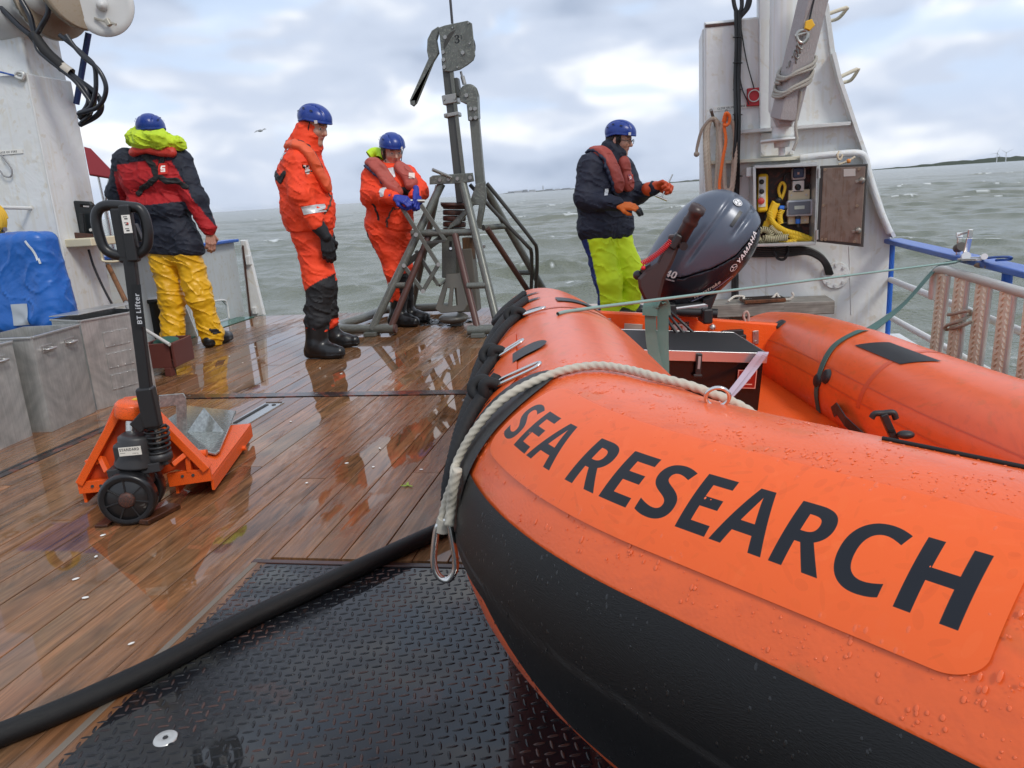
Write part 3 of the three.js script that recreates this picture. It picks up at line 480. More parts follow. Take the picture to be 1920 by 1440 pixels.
  // tube-to-floor fillet on the far side
  part('floor_gusset', hose([BP(0.47, 0.33, 1.0), BP(0.49, 0.34, 2), BP(0.49, 0.35, 3), BP(0.40, 0.36, 3.5)], 0.05, 30, 10), gel, boat);
  const tp = BP(0, 0, 1.0), tr = (x, y) => onPlane(x, y, tp, BT);
  const tl = [tr(1085, 590), tr(1108, 582), tr(1225, 588), tr(1345, 598), tr(1462, 606), tr(1475, 640)]; const bl = BP(0.5, 0.2, 1.0), bl2 = BP(-0.5, 0.2, 1.0); tl.push(bl, bl2);
  const transom = part('transom', plateOf(tl, BT, 0.045, 0.008), gel, boat);
  const tf = (x, y, o = 0.026) => onPlane(x, y, tp.clone().addScaledVector(BT, o), BT);
  const M_steel = mat([0.62, 0.61, 0.58], 0.3, { metalness: 0.9 }), ry = Math.atan2(BT.x, BT.z);
  for (const [x, y0, y1] of [[1140, 597, 618], [1417, 620, 645]]) { const a = tf(x, y0), b = tf(x, y1); const p = part('fitting_plate', bar(a, b, 0.028, 0.004, BN), M_steel, transom); for (const q of [a, b]) part('bolt', bolt(q.clone().lerp(a.clone().lerp(b, 0.5), 0.3), BT, 0.009, 0.008), M_steel, p); }
  part('maker_plate', bar(tf(1170, 615), tf(1204, 617), 0.045, 0.003, V(0, 1, 0)), mat([0.55, 0.5, 0.42], 0.35, { metalness: 0.4 }), transom, 'small worn maker plate');
  { const tex = canvasTex(256, 256, (x) => { x.fillStyle = '#f2f0ea'; x.fillRect(0, 0, 256, 256); x.strokeStyle = '#111'; x.lineWidth = 26; x.strokeRect(14, 14, 228, 228); x.strokeStyle = '#f2f0ea'; x.lineWidth = 12; x.setLineDash([10, 26]); x.strokeRect(14, 14, 228, 228); x.fillStyle = '#d2602a'; x.fillRect(92, 60, 70, 60); x.fillStyle = '#555'; for (let i = 0; i < 4; i++) x.fillRect(70, 140 + i * 16, 110 - i * 12, 6); });
    const g2 = box(0.085, 0.075, 0.003, [0, 0, 0], null, 0); g2.rotateY(ry); const c = tf(1275, 619, 0.025); g2.translate(c.x, c.y, c.z); part('warning_sticker', g2, mat([1, 1, 1], 0.4, { map: tex }), transom, 'white safety sticker with a black dashed border'); }
  part('drain_plug', [lathe([[0.001, 1], [0.008, 1], [0.012, 0.8], [0.016, 0.2], [0.017, 0]], tf(1335, 614), tf(1335, 614, 0.036))], M_steel, transom);
  { const c = tf(1378, 628, 0.04), g2 = [box(0.075, 0.05, 0.03, [0, 0, 0], [0, ry, 0]), box(0.03, 0.03, 0.05, [0.03, -0.01, 0.01], [0, ry, 0])]; g2.forEach((g) => g.translate(c.x, c.y, c.z)); part('fuel_coupling', g2.concat([hose([tf(1368, 623, 0.05), tf(1355, 622, 0.06), tf(1342, 634, 0.05), tf(1330, 640, 0.06)], 0.006, 20)]), M_rubber, transom); }
  part('rowlock_hook', hose([tf(1397, 603, 0.01), tf(1394, 590, 0.01), tf(1400, 584, 0.01), tf(1404, 592, 0.01), tf(1403, 602, 0.01)], 0.006, 20), mat([0.5, 0.35, 0.3], 0.5), transom);
  part('corner_boot', [box(0.06, 0.05, 0.06, tf(1464, 612, 0.0), [0, ry, 0.5], 0.015)], M_rubber, transom);
  // lifeline on the outboard side with shackles
  const TP = (s, th, off = 0) => tubeAt(s, th * DEG, off).p;
  const brr = 0.0105;
  const lines = [[[2.70, 66], [2.80, 52], [2.92, 34], [3.02, 22]], [[2.36, 70], [2.52, 54], [2.7, 40], [2.9, 26]], [[1.98, 70], [2.15, 50], [2.3, 40], [2.36, 60]], [[3.12, 52], [3.20, 36], [3.32, 20], [3.44, 8], [3.50, -2]], [[3.40, 52], [3.44, 38], [3.48, 26], [3.515, 15], [3.53, 8]]];
  for (const l of lines) { const pts = l.map(([s, t]) => TP(s, t, 0.012)); const c = crv(pts), n = Math.ceil(c.getLength() / 0.003); part('lifeline', sweep(c, n, 12, (s, th, q) => brr * (0.9 + 0.16 * Math.abs(Math.sin(2 * (th - q / 0.05 * 6.28))) * Math.abs(Math.sin(2 * (th + q / 0.05 * 6.28))) + 0.05)), M_blackRope, boat, 'black braided grab line along the tube'); }
  for (const [s, t] of [[3.13, 48], [3.415, 46], [2.72, 62]]) { const k = TP(s, t, 0.016), kn = []; for (let i = 0; i < 26; i++) { const a = i / 26 * 6.28; kn.push(k.clone().add(V(Math.cos(a) * 0.016 + Math.cos(3 * a) * 0.006, Math.sin(2 * a) * 0.012, Math.sin(a) * 0.014))); } part('knot', hose(kn, 0.009, 80, 8, true), M_blackRope, boat); }
  for (const [s, t0, t1, ds] of [[3.42, 52, 70, 0.05], [3.15, 52, 64, 0.02], [2.74, 68, 80, 0.02]]) { const q0 = tubeAt(s, t0 * DEG, 0.008), q1 = tubeAt(s + ds, t1 * DEG, 0.008), d = q1.p.clone().sub(q0.p), side = d.clone().cross(q0.n).normalize().multiplyScalar(0.010), P = (f, g) => q0.p.clone().addScaledVector(d, f).addScaledVector(side, g); part('shackle', hose([P(0, -0.9), P(0.5, -1), P(0.95, -0.8), P(1.05, 0), P(0.95, 0.8), P(0.5, 1), P(0, 0.9), P(-0.08, 0)], 0.0032, 50, 8, true), M_chrome, boat); }
  // fittings on the inside of the far tube
  for (const [s, t] of [[7.42, 168], [7.36, 160]]) { const q = tubeAt(s, t * DEG); part('valve', lathe([[0.001, 1], [0.02, 1], [0.026, 0.7], [0.03, 0]], q.p, q.p.clone().addScaledVector(q.n, 0.014)), M_rubber, boat); }
  const h = (s, t, o) => TP(s, t, o);
  part('paddle_strap', ribbon([h(7.26, 190, 0.003), h(7.18, 180, 0.02), h(7.08, 185, 0.03), h(7.0, 196, 0.003)], [tubeAt(7.26, 190 * DEG).n, tubeAt(7.18, 180 * DEG).n, tubeAt(7.08, 185 * DEG).n, tubeAt(7, 196 * DEG).n], 0.04, 0.004), M_rubber, boat);
  { const a = PZ(1680, 830, -2.2), b = PZ(1655, 775, -2.2), c = PZ(1640, 776, -2.2), d = PZ(1674, 774, -2.2); const T = part('paddle_toggle', [bar(a, b, 0.030, 0.02, V(0, 0, 1), 0.004), hose([PZ(1634, 784, -2.2), c, b, d, PZ(1680, 785, -2.2)], 0.009, 24, 8)], M_rubber, boat, 'black T-shaped rubber toggle'); part('slot', box(0.02, 0.012, 0.035, a.clone().lerp(b, 0.45)), mat([0.004, 0.004, 0.004], 0.9), T); part('foot', [ball(PZ(1698, 815, -2.18), 0.02, 1.2, 0.6, 0.8)], M_rubber, T); }
  // black piping along the inner edge of the bow tube, towing ring
  part('inner_cord', hose([4.0, 4.06, 4.12, 4.25, 4.4].map((s) => TP(s, 100, 0.001)), 0.0022, 40, 8), M_blackRope, boat);
  { const c = TP(3.80, 101, 0.008), pts = []; for (let i = 0; i < 16; i++) { const a = i / 16 * 6.28; pts.push(c.clone().add(V(Math.cos(a) * 0.013, Math.sin(a) * 0.012 , Math.sin(a) * 0.004))); } part('towing_ring', hose(pts, 0.0024, 60, 8, true), M_chrome, boat); }
  // beads of rain water
  const dg = new THREE.SphereGeometry(1, 9, 5, 0, 6.2832, 0, Math.PI / 2), rr = rng(91), mm = new THREE.Matrix4();
  for (const [N, lo, hi, col, lab] of [[3000, 28, 106, [0.80, 0.13, 0.035], 'rain beads on the orange tube'], [3000, -28, 26, [0.008, 0.008, 0.009], 'rain beads on the black band']]) {
    const list = []; for (let i = 0; i < N * 3 && list.length < N; i++) { const s = lerp(3.42, 4.5, rr()), td = lerp(lo, hi, rr()); if (fbm2(s * 9, td * 0.09, 3) < -0.2 + 0.45 * rr()) continue; if (td > 41 && td < 69 && s > 3.59 && s < 4.17 && rr() < 0.97) continue; list.push([s, td]); }
    const im = new THREE.InstancedMesh(dg, mat(col, 0.12), list.length);
    list.forEach(([s, td], i) => { const off = (td < 2 ? 0.0043 : td < 27 ? 0.0029 : td > 38.5 && td < 74 ? 0.0021 : 0) - 0.0002, q = tubeAt(s, td * DEG, off), z = q.t.clone(), x = q.n.clone().cross(z), k = Math.pow(rr(), 3), sz = lerp(0.0005, 0.0018, k); mm.makeBasis(x.multiplyScalar(sz * (1 + 1.6 * k * rr())), q.n.clone().multiplyScalar(sz * 0.36), z.multiplyScalar(-sz)).setPosition(q.p); im.setMatrixAt(i, mm); });
    im.name = 'rain_drops'; im.userData.kind = 'stuff'; im.userData.label = lab; boat.add(im);
  }
}
/* chest in the boat */
{
  const c = thing('storage_chest', 'black plywood chest with aluminium rim standing inside the orange boat', 'chest');
  const p0 = BP(0, 0, 1.72), F = (x, y) => onPlane(x, y, p0, BT), tl = F(1182, 655), tr = F(1440, 662), w = tl.distanceTo(tr), ex = tr.clone().sub(tl).normalize(), ey = V(0, 1, 0).addScaledVector(ex, -ex.y).normalize(), ez = ex.clone().cross(ey), dpt = 0.46, hh = tr.distanceTo(F(1427, 772));
  const q = new THREE.Quaternion().setFromRotationMatrix(new THREE.Matrix4().makeBasis(ex, ey, ez)), at = (u, v, d) => tl.clone().addScaledVector(ex, u * w).addScaledVector(ey, -v).addScaledVector(ez, -d);
  const ply = dataTex(128, 128, (u, v) => { const a = tile(u, v, 30, 5, 2); return [0.10 + 0.05 * a, 0.09 + 0.05 * a, 0.095 + 0.05 * a]; }, true);
  const bodyM = mat([0.55, 0.52, 0.52], 0.22, { map: rep(ply, 3) });
  const body = part('body', box(w - 0.02, hh - 0.03, dpt - 0.02, at(0.5, 0.03 + hh / 2 - 0.015, dpt / 2), q, 0.004), bodyM, c);
  const alu = mat([0.72, 0.72, 0.72], 0.28, { metalness: 0.9 });
  const rim = part('lid_rim', [box(w, 0.04, 0.006, at(0.5, 0.02, 0.003), q, 0.002), box(w, 0.04, 0.006, at(0.5, 0.02, dpt - 0.003), q, 0.002), box(0.006, 0.04, dpt - 0.014, at(0.5, 0.02, dpt / 2).addScaledVector(ex, -w / 2 + 0.003), q, 0.002), box(0.006, 0.04, dpt - 0.014, at(0.5, 0.02, dpt / 2).addScaledVector(ex, w / 2 - 0.003), q, 0.002)], alu, c, 'bright aluminium lid edging');
  part('lid', box(w - 0.014, 0.03, dpt - 0.014, at(0.5, 0.016, dpt / 2), q, 0.003), mat([0.012, 0.012, 0.013], 0.6), c, 'black grippy lid top');
  const lx = at(0.5, 0.05, -0.008), latch = part('latch', [box(0.022, 0.085, 0.012, lx, q, 0.004), box(0.035, 0.014, 0.014, lx.clone().addScaledVector(ey, -0.045), q, 0.005)], M_rubber, c); part('slot', box(0.01, 0.05, 0.004, lx.clone().addScaledVector(ez, 0.006).addScaledVector(ey, 0.008), q, 0.001), mat([0.3, 0.3, 0.3], 0.4), latch);
  const rt = canvasTex(128, 128, (x) => { x.fillStyle = '#8e1f16'; x.fillRect(0, 0, 128, 128); x.strokeStyle = '#d9b9a8'; x.lineWidth = 4; x.strokeRect(5, 5, 118, 118); x.fillStyle = '#d9b9a8'; for (let i = 0; i < 4; i++) x.fillRect(24 + (i % 2) * 8, 34 + i * 20, 70 - (i % 3) * 14, 7); });
  const lab = box(0.075, 0.075, 0.002, [0, 0, 0], null, 0); lab.applyQuaternion(q); const lp = at(0.865, 0.105, -0.0015); lab.translate(lp.x, lp.y, lp.z); part('red_label', lab, mat([1, 1, 1], 0.3, { map: rt }), c);
}
/* mooring line with snap hook */
{
  const m = thing('mooring_rope', 'thick white three-strand rope laid over the bow tube with a steel snap hook', 'rope'), TP = (s, th, o = 0.0078) => tubeAt(s, th * DEG, o).p, Z = -0.97;
  part('rope', rope([PZ(826, 985, Z), PZ(836, 940, Z), PZ(850, 900, Z + 0.005), TP(3.545, 24, 0.013), TP(3.55, 38, 0.013), TP(3.556, 55, 0.014), TP(3.553, 74), TP(3.565, 88), TP(3.60, 97), TP(3.65, 103), TP(3.70, 113), TP(3.74, 128), TP(3.76, 145)], 0.0060, 0.038), M_whiteRope, m);
  part('spliced_tail', rope([PZ(842, 985, Z + 0.012), PZ(846, 950, Z + 0.008), PZ(849, 915, Z + 0.018), PZ(858, 880, Z + 0.02)], 0.0072, 0.04), M_whiteRope, m);
  part('whipping', sweep(crv([PZ(828, 996, Z), PZ(830, 985, Z), PZ(834, 972, Z)]), 20, 12, (s) => 0.0105), mat([0.42, 0.39, 0.33], 0.9), m);
  part('snap_hook', hose([[820, 990], [814, 1030], [814, 1062], [824, 1082], [840, 1087], [852, 1072], [854, 1052], [848, 1010], [840, 976], [830, 982]].map(([x, y]) => PZ(x, y, Z + 0.004)), 0.0050, 90, 10, true), M_chrome, m, 'polished steel carabiner');
}

/* ---------- outboard motor ---------- */
{
  const mo = thing('outboard_motor', 'tilted grey and black outboard motor with tiller arm on the boat transom', 'outboard motor');
  const Z = -3.72, c = PZ(1310, 476, Z), e1 = PZ(1402, 378, Z).sub(PZ(1228, 572, Z)).normalize(), view = EYE.clone().sub(c).normalize(), e3 = view.clone().addScaledVector(e1, -view.dot(e1)).normalize(), e2 = e3.clone().cross(e1); // e1 long axis, e2 up-left, e3 to the viewer
  const loc = (p) => { const d = p.clone().sub(c); return [d.dot(e1), d.dot(e2), d.dot(e3)]; }, W = (a, b, k) => c.clone().addScaledVector(e1, a).addScaledVector(e2, b).addScaledVector(e3, k);
  const cowl = (p) => { const [a, b, k] = loc(p); const s = 1 + 0.10 * a / 0.34 - 0.22 * Math.max(0, -a / 0.34 - 0.45), B1 = b / (0.197 * s), K = k / (0.19 * s), A = a / 0.315; let d = (Math.pow(Math.abs(A) ** 2.5 + Math.abs(B1) ** 2.35 + Math.abs(K) ** 2.35, 1 / 2.4) - 1) * 0.19;
    d += 0.006 * Math.exp(-(((b - 0.02 - 0.12 * a) / 0.010) ** 2)) * sstep(-0.10, 0.0, a) * (k > 0 ? 1 : 0); // crease
    d += 0.010 * Math.exp(-(((b + 0.075 - 0.10 * a) / 0.012) ** 2)) * sstep(0.12, 0.2, a) * (k > 0 ? 1 : 0);
    return d; };
  const lo = c.clone().addScalar(-0.46), hi = c.clone().addScalar(0.46);
  const SP = [[-0.4, 0.30], [-0.19, 0.093], [-0.125, -0.015], [-0.009, -0.088], [0.099, -0.128], [0.23, -0.127], [0.4, -0.10]], split = (a, b) => { let i = 0; while (i < SP.length - 2 && SP[i + 1][0] < a) i++; const t = clamp((a - SP[i][0]) / (SP[i + 1][0] - SP[i][0])); return (b - lerp(SP[i][1], SP[i + 1][1], t)) * 0.8; };
  part('cowl', surfaceNets((p) => Math.max(cowl(p), -split(...loc(p)) + 0.002), lo, hi, 0.011), mat([0.075, 0.092, 0.128], 0.36, { metalness: 0.25, clearcoat: 0.3, clearcoatRoughness: 0.2 }), mo, 'glossy blue grey cowl top');
  part('lower_cowl', surfaceNets((p) => Math.max(cowl(p) + 0.003, split(...loc(p))), lo, hi, 0.011), mat([0.014, 0.014, 0.020], 0.22), mo, 'glossy near black lower cowl');
  const txt = (w, h, draw) => canvasTex(w, h, (x) => { x.clearRect(0, 0, w, h); draw(x, w, h); });
  const dm = (t) => mat([1, 1, 1], 0.3, { map: t, transparent: true, alphaTest: 0.4, side: THREE.DoubleSide });
  const rot = (a) => [e1.clone().multiplyScalar(Math.cos(a)).addScaledVector(e2, Math.sin(a)), e1.clone().multiplyScalar(-Math.sin(a)).addScaledVector(e2, Math.cos(a))];
  const put = (name, px, py, ang, w, h, tex, label) => { const r = ray(px, py).normalize(), q = EYE.clone(); for (let i = 0; i < 300; i++) { const d = cowl(q); if (d < 0.001) break; q.addScaledVector(r, Math.max(d, 0.001) * 0.9); } const n = grad(cowl, q, 0.01), [u0] = rot(ang), u = u0.clone().addScaledVector(n, -u0.dot(n)).normalize(), v = n.clone().cross(u); part(name, decal(cowl, q, u, v, w, h, 0.003, 12, 6), dm(tex), mo, label); };
  const emblem = (x, cx, cy, r, col) => { x.strokeStyle = col; x.lineWidth = r * 0.14; x.beginPath(); x.arc(cx, cy, r, 0, 7); x.stroke(); for (let i = 0; i < 3; i++) { x.save(); x.translate(cx, cy); x.rotate(i * Math.PI / 1.5); x.fillStyle = col; x.fillRect(-r * 0.06, -r * 0.85, r * 0.12, r * 0.95); x.fillRect(-r * 0.2, -r * 0.75, r * 0.4, r * 0.1); x.beginPath(); x.arc(0, -r * 0.6, r * 0.16, 0, 7); x.fill(); x.restore(); } };
  put('brand_lettering', 1396, 474, 0.12, 0.20, 0.046, txt(1024, 256, (x) => { emblem(x, 110, 130, 92, '#e8e8ea'); x.fillStyle = '#e8e8ea'; x.font = 'italic 700 190px sans-serif'; x.fillText('YAMAHA', 230, 196); }), 'white YAMAHA lettering and round emblem');
  put('power_number', 1260, 518, -1.05, 0.10, 0.06, txt(256, 160, (x) => { x.fillStyle = '#dcdcde'; x.font = 'italic 700 120px sans-serif'; x.fillText('40', 40, 100); x.font = '700 26px sans-serif'; x.fillText('YAMAHA', 60, 140); }), 'white number 40');
  put('script_lettering', 1333, 541, -0.38, 0.24, 0.05, txt(768, 160, (x) => { x.fillStyle = '#c9c2b8'; x.font = 'italic 700 84px sans-serif'; x.fillText('fourstroke', 110, 92); x.fillStyle = '#6a6fb0'; x.fillRect(60, 118, 640, 8); x.fillStyle = '#d8d8d8'; x.fillRect(60, 132, 680, 5); }), 'italic fourstroke lettering over thin stripes');
  put('top_emblem', 1383, 380, 0.0, 0.045, 0.045, txt(128, 128, (x) => { x.fillStyle = '#e5e5e5'; x.beginPath(); x.arc(64, 64, 60, 0, 7); x.fill(); emblem(x, 64, 64, 48, '#15171c'); }), 'round emblem on top of the cowl');
  part('latch_recess', decal(cowl, W(0.22, -0.02, 0.14), ...rot(0.15), 0.075, 0.016, 0.003), mat([0.012, 0.013, 0.016], 0.4), mo);
  const dark = mat([0.040, 0.020, 0.018], 0.38), blk = mat([0.018, 0.018, 0.019], 0.42), silver = mat([0.5, 0.5, 0.5], 0.3, { metalness: 0.9 });
  const T = (x, y, z = -3.46) => PZ(x, y, z), N = EYE.clone().sub(T(1240, 500)).normalize();
  const till = part('tiller_arm', [plateOf([[1196, 522], [1212, 505], [1232, 492], [1250, 452], [1274, 462], [1262, 492], [1246, 524], [1238, 556], [1240, 574], [1222, 578], [1207, 560], [1198, 540]].map(([x, y]) => T(x, y)), N, 0.085, 0.012), box(0.06, 0.05, 0.07, T(1266, 450), null, 0.01)], dark, mo, 'dark brown tiller arm');
  part('grip', lathe([[0.001, 0], [0.030, 0], [0.030, 0.5], [0.034, 0.56], [0.034, 0.62], [0.030, 0.66], [0.030, 0.8], [0.036, 0.84], [0.034, 0.98], [0.001, 1]], T(1272, 456), T(1311, 386, -3.40)), dark, till, 'brown twist grip');
  part('hinge', [box(0.035, 0.07, 0.10, T(1266, 452), [0, 0, -0.55], 0.01), pipe(T(1282, 462, -3.42), T(1274, 456, -3.52), 0.018)], blk, till);
  part('gear_knob', [ball(T(1196, 516), 0.022), box(0.05, 0.03, 0.05, T(1212, 505), [0, 0, 0.5])], blk, till);
  part('stop_lanyard', [coil([T(1203, 494, -3.42), T(1215, 488, -3.42), T(1235, 474, -3.42), T(1258, 452, -3.42)], 0.011, 0.0022, 0.008), ball(T(1206, 502, -3.42), 0.010)], mat([0.62, 0.02, 0.025], 0.35), mo, 'red coiled stop cord');
  // carrier and clamp
  part('bracket', [box(0.19, 0.045, 0.14, T(1287, 577, -3.62), [0, 0.17, 0.07], 0.01)], silver, mo, 'bare metal steering bracket');
  part('clamp', [pipe(T(1250, 583, -3.56), T(1345, 588, -3.56), 0.022), box(0.045, 0.07, 0.12, T(1322, 590, -3.57), [0, 0.17, 0], 0.01), box(0.05, 0.06, 0.1, T(1255, 580, -3.57), [0, 0.17, 0], 0.01)], blk, mo);
  part('swivel_leg', [plateOf([[1318, 560], [1345, 548], [1330, 585], [1315, 588]].map(([x, y]) => PZ(x, y, -3.6)), V(0, 0, 1), 0.07, 0.01), pipe(c.clone().add(V(-0.05, -0.14, -0.1)), c.clone().add(V(-0.05, -0.45, -0.42)), 0.06, 0.05, 14)], blk, mo);
  part('gearcase', [lathe([[0.001, 0], [0.045, 0.12], [0.055, 0.45], [0.04, 0.85], [0.02, 1]], c.clone().add(V(-0.05, -0.50, -0.40)), c.clone().add(V(-0.05, -0.42, -0.62)))], blk, mo);
  part('control_cables', [hose([T(1246, 578), T(1262, 600, -3.40), T(1285, 628, -3.38), T(1300, 640, -3.4)], 0.007, 30), hose([T(1243, 580), T(1255, 605, -3.38), T(1275, 632, -3.36), T(1284, 642, -3.4)], 0.007, 30), hose([T(1249, 575), T(1270, 596, -3.42), T(1296, 620, -3.4), T(1310, 634, -3.4)], 0.006, 30)], blk, mo);
  part('pull_handle', [box(0.045, 0.02, 0.03, T(1271, 414, -3.9), [0, 0, 0.1], 0.005)], mat([0.02, 0.12, 0.55], 0.4), mo, 'small blue cap behind the cowl'); // seen past the cowl edge
}

/* ---------- starboard gantry, control cabinet, rail ---------- */
const paintTex = dataTex(640, 640, (u, v) => { const a = tile(u, v, 6, 101, 5), s = sstep(0.30, 0.5, tile(u, v, 14, 111, 5)), st = sstep(0.12, 0.5, n3(u * 40, v * 2.2, 4) * 0.7 + tile(u, v, 5, 121, 3)); const c = [0.865, 0.87, 0.865].map((k) => k + a * 0.012); return [c[0] - s * 0.03 - st * 0.012, c[1] - s * 0.05 - st * 0.022, c[2] - s * 0.08 - st * 0.04]; }, true);
const paintBump = dataTex(256, 256, (u, v) => 0.5 + 0.5 * tile(u, v, 8, 131, 4));
const shipM = () => new THREE.MeshPhysicalMaterial({ map: rep(paintTex, 0.7), roughness: 0.38, bumpMap: rep(paintBump, 1.6), bumpScale: 0.0022, color: new THREE.Color(0.95, 0.96, 0.97) });
const M_ship = shipM(), M_shipBlue = mat([0.012, 0.10, 0.46], 0.3, { bumpMap: rep(paintBump, 2), bumpScale: 0.004 }), M_cable = mat([0.010, 0.010, 0.011], 0.42), M_rust = new THREE.MeshPhysicalMaterial({ map: rep(rustTex, 2), roughness: 0.6 });
const M_inox = new THREE.MeshPhysicalMaterial({ map: rep(dataTex(512, 512, (u, v) => { const a = tile(u, v, 7, 141, 5), s = n3(u * 90, v * 3, 8); return [0.72 + a * 0.10 + s * 0.03, 0.72 + a * 0.095 + s * 0.03, 0.71 + a * 0.09 + s * 0.03]; }, true), 1.4), roughness: 0.3, metalness: 0.6 });
// planar uv in metres for flat steelwork
function uvm(g) { const p = g.attributes.position, n = g.attributes.normal, u = new Float32Array(p.count * 2); for (let i = 0; i < p.count; i++) { const ax = Math.abs(n.getX(i)), ay = Math.abs(n.getY(i)), az = Math.abs(n.getZ(i)); if (az >= ax && az >= ay) { u[i * 2] = p.getX(i); u[i * 2 + 1] = p.getY(i); } else if (ax >= ay) { u[i * 2] = p.getZ(i); u[i * 2 + 1] = p.getY(i); } else { u[i * 2] = p.getX(i); u[i * 2 + 1] = p.getZ(i); } } g.setAttribute('uv', new THREE.BufferAttribute(u, 2)); return g; }
const ZG = -5.5, G = (x, y, z = ZG) => PZ(x, y, z), FZ = V(0, 0, 1);
{
  const g = thing('gantry_leg', 'white painted steel gantry leg with curved flange, on the side with the open cabinet', 'gantry');
  const web = [[1320, 44], [1420, 34], [1420, -200], [1530, -200], [1547, 17], [1558, 104], [1585, 194], [1617, 285], [1648, 389], [1668, 443]].map(([x, y]) => G(x, y)); web.push(V(web[9].x, 0, ZG), V(web[0].x, 0, ZG));
  part('web_plate', uvm(plateOf(web, FZ, 0.10, 0.012)), M_ship, g);
  part('side_plate', uvm(box(0.04, web[0].y - 0.02, 0.40, [web[0].x + 0.014, (web[0].y - 0.02) / 2, ZG - 0.262], null, 0.006)), M_ship, g);
  // flange on the sloping outer edge, standing proud towards the camera
  const fl = [[1560, 100], [1572, 150], [1587, 194], [1602, 240], [1618, 285], [1632, 335], [1648, 385], [1658, 418], [1674, 446]].map(([x, y]) => G(x, y, ZG + 0.13)); const fn = fl.map((p, i) => { const t = fl[Math.min(i + 1, fl.length - 1)].clone().sub(fl[Math.max(i - 1, 0)]).normalize(); return t.cross(FZ).negate(); });
  part('flange', ribbon(fl.map((p) => p.clone().setZ(ZG + 0.04)), fn, 0.19, 0.022), M_ship, g, 'curved white flange');
  part('upper_flange', bar(G(1546, 10, ZG + 0.02), G(1559, 106, ZG + 0.02), 0.03, 0.10, V(1, 0, 0)), M_ship, g);
  part('stiffener', bar(G(1381, 248, ZG + 0.09), G(1592, 232, ZG + 0.09), 0.09, 0.022, V(0, 0, 1)), M_ship, g);
  part('stiffener', bar(G(1322, 306, ZG + 0.09), G(1506, 296, ZG + 0.09), 0.09, 0.022, V(0, 0, 1)), new THREE.MeshPhysicalMaterial({ map: rep(paintTex, 1.5), color: new THREE.Color(0.92, 0.86, 0.70), roughness: 0.4 }), g, 'rust stained cream stiffener');
  part('hand_rail', hose([G(1500, 296, ZG + 0.16), G(1560, 290, ZG + 0.18), G(1606, 287, ZG + 0.18), G(1622, 296, ZG + 0.18), G(1630, 330, ZG + 0.17), G(1648, 388, ZG + 0.16), G(1668, 436, ZG + 0.15)], 0.022, 50, 12), M_ship, g);
  part('trunk_plate', uvm(plateOf([[1421, -200], [1452, -200], [1452, 246], [1424, 248]].map(([x, y]) => G(x, y, ZG + 0.075)), FZ, 0.03, 0.006)), M_ship, g);
  part('rust_edge', bar(G(1322, 49, ZG + 0.053), G(1384, 43, ZG + 0.053), 0.018, 0.006, V(0, 1, 0)), M_rust, g, 'rusty upper edge');
  for (const y of [27, 142]) { const a = G(y < 100 ? 1545 : 1576, y + 2), o = y < 100 ? 42 : 32; part('step_rung', hose([a, G((y < 100 ? 1545 : 1576) + o - 2, y - 12), G((y < 100 ? 1545 : 1576) + o, y - 10, ZG - 0.02), G((y < 100 ? 1545 : 1576) + o * 0.6, y + 8, ZG - 0.22), G((y < 100 ? 1545 : 1576), y + 14, ZG - 0.25)], 0.012, 40, 8), new THREE.MeshPhysicalMaterial({ map: rep(paintTex, 3), color: new THREE.Color(0.9, 0.82, 0.66), roughness: 0.5 }), g, 'cream rung with rust'); }
  const rp = G(1566, 516, ZG + 0.052); const fp = part('blank_flange', lathe([[0.001, 1], [0.085, 1], [0.09, 0.8], [0.09, 0]], rp, rp.clone().setZ(rp.z + 0.014), 30), M_ship, g); for (let k = 0; k < 8; k++) { const a = k / 8 * 6.283; part('bolt', bolt(rp.clone().add(V(Math.cos(a) * 0.068, Math.sin(a) * 0.068, 0.014)), FZ, 0.011, 0.010), M_ship, fp); }
  part('weld_seam', [pipe(G(1437, 470, ZG + 0.05), G(1437, 560, ZG + 0.05), 0.004), pipe(G(1592, 462, ZG + 0.05), G(1596, 590, ZG + 0.05), 0.004)], M_ship, g);
  { const t = canvasTex(512, 48, (x) => { x.fillStyle = '#dfded8'; x.fillRect(0, 0, 512, 48); x.fillStyle = '#3a3a3a'; x.font = '700 30px sans-serif'; x.fillText('CLOSE VALVE IN CASE OF FIRE', 40, 35); }); const a = G(1337, 203), b = G(1423, 200), gg = box(b.x - a.x, 0.028, 0.004, [(a.x + b.x) / 2, (a.y + b.y) / 2, ZG + 0.0525], [0, 0, 0.03], 0); part('notice_strip', gg, mat([1, 1, 1], 0.5, { map: t }), g, 'white strip lettered CLOSE VALVE IN CASE OF FIRE'); }
  { const a = G(1413, 182, ZG + 0.06), rb = part('emergency_pull', box(0.085, 0.11, 0.035, a, null, 0.005), mat([0.42, 0.012, 0.02], 0.4), g, 'dark red emergency pull box'); const ring = []; for (let k = 0; k < 14; k++) ring.push(a.clone().add(V(Math.cos(k / 14 * 6.283) * 0.035, Math.sin(k / 14 * 6.283) * 0.035 + 0.005, 0.025))); part('pull_ring', hose(ring, 0.004, 40, 6, true), mat([0.5, 0.5, 0.48], 0.4, { metalness: 0.6 }), rb); part('pull_wire', [hose([a.clone().add(V(0, 0.05, 0.02)), G(1399, 110, ZG + 0.08), G(1388, 44, ZG + 0.08)], 0.004, 20, 6)], M_cable, rb); part('slack_wire', hose([a.clone().add(V(-0.03, -0.045, 0.02)), G(1390, 160, ZG + 0.07), G(1384, 100, ZG + 0.07)], 0.004, 20, 6), M_cable, rb); }
}
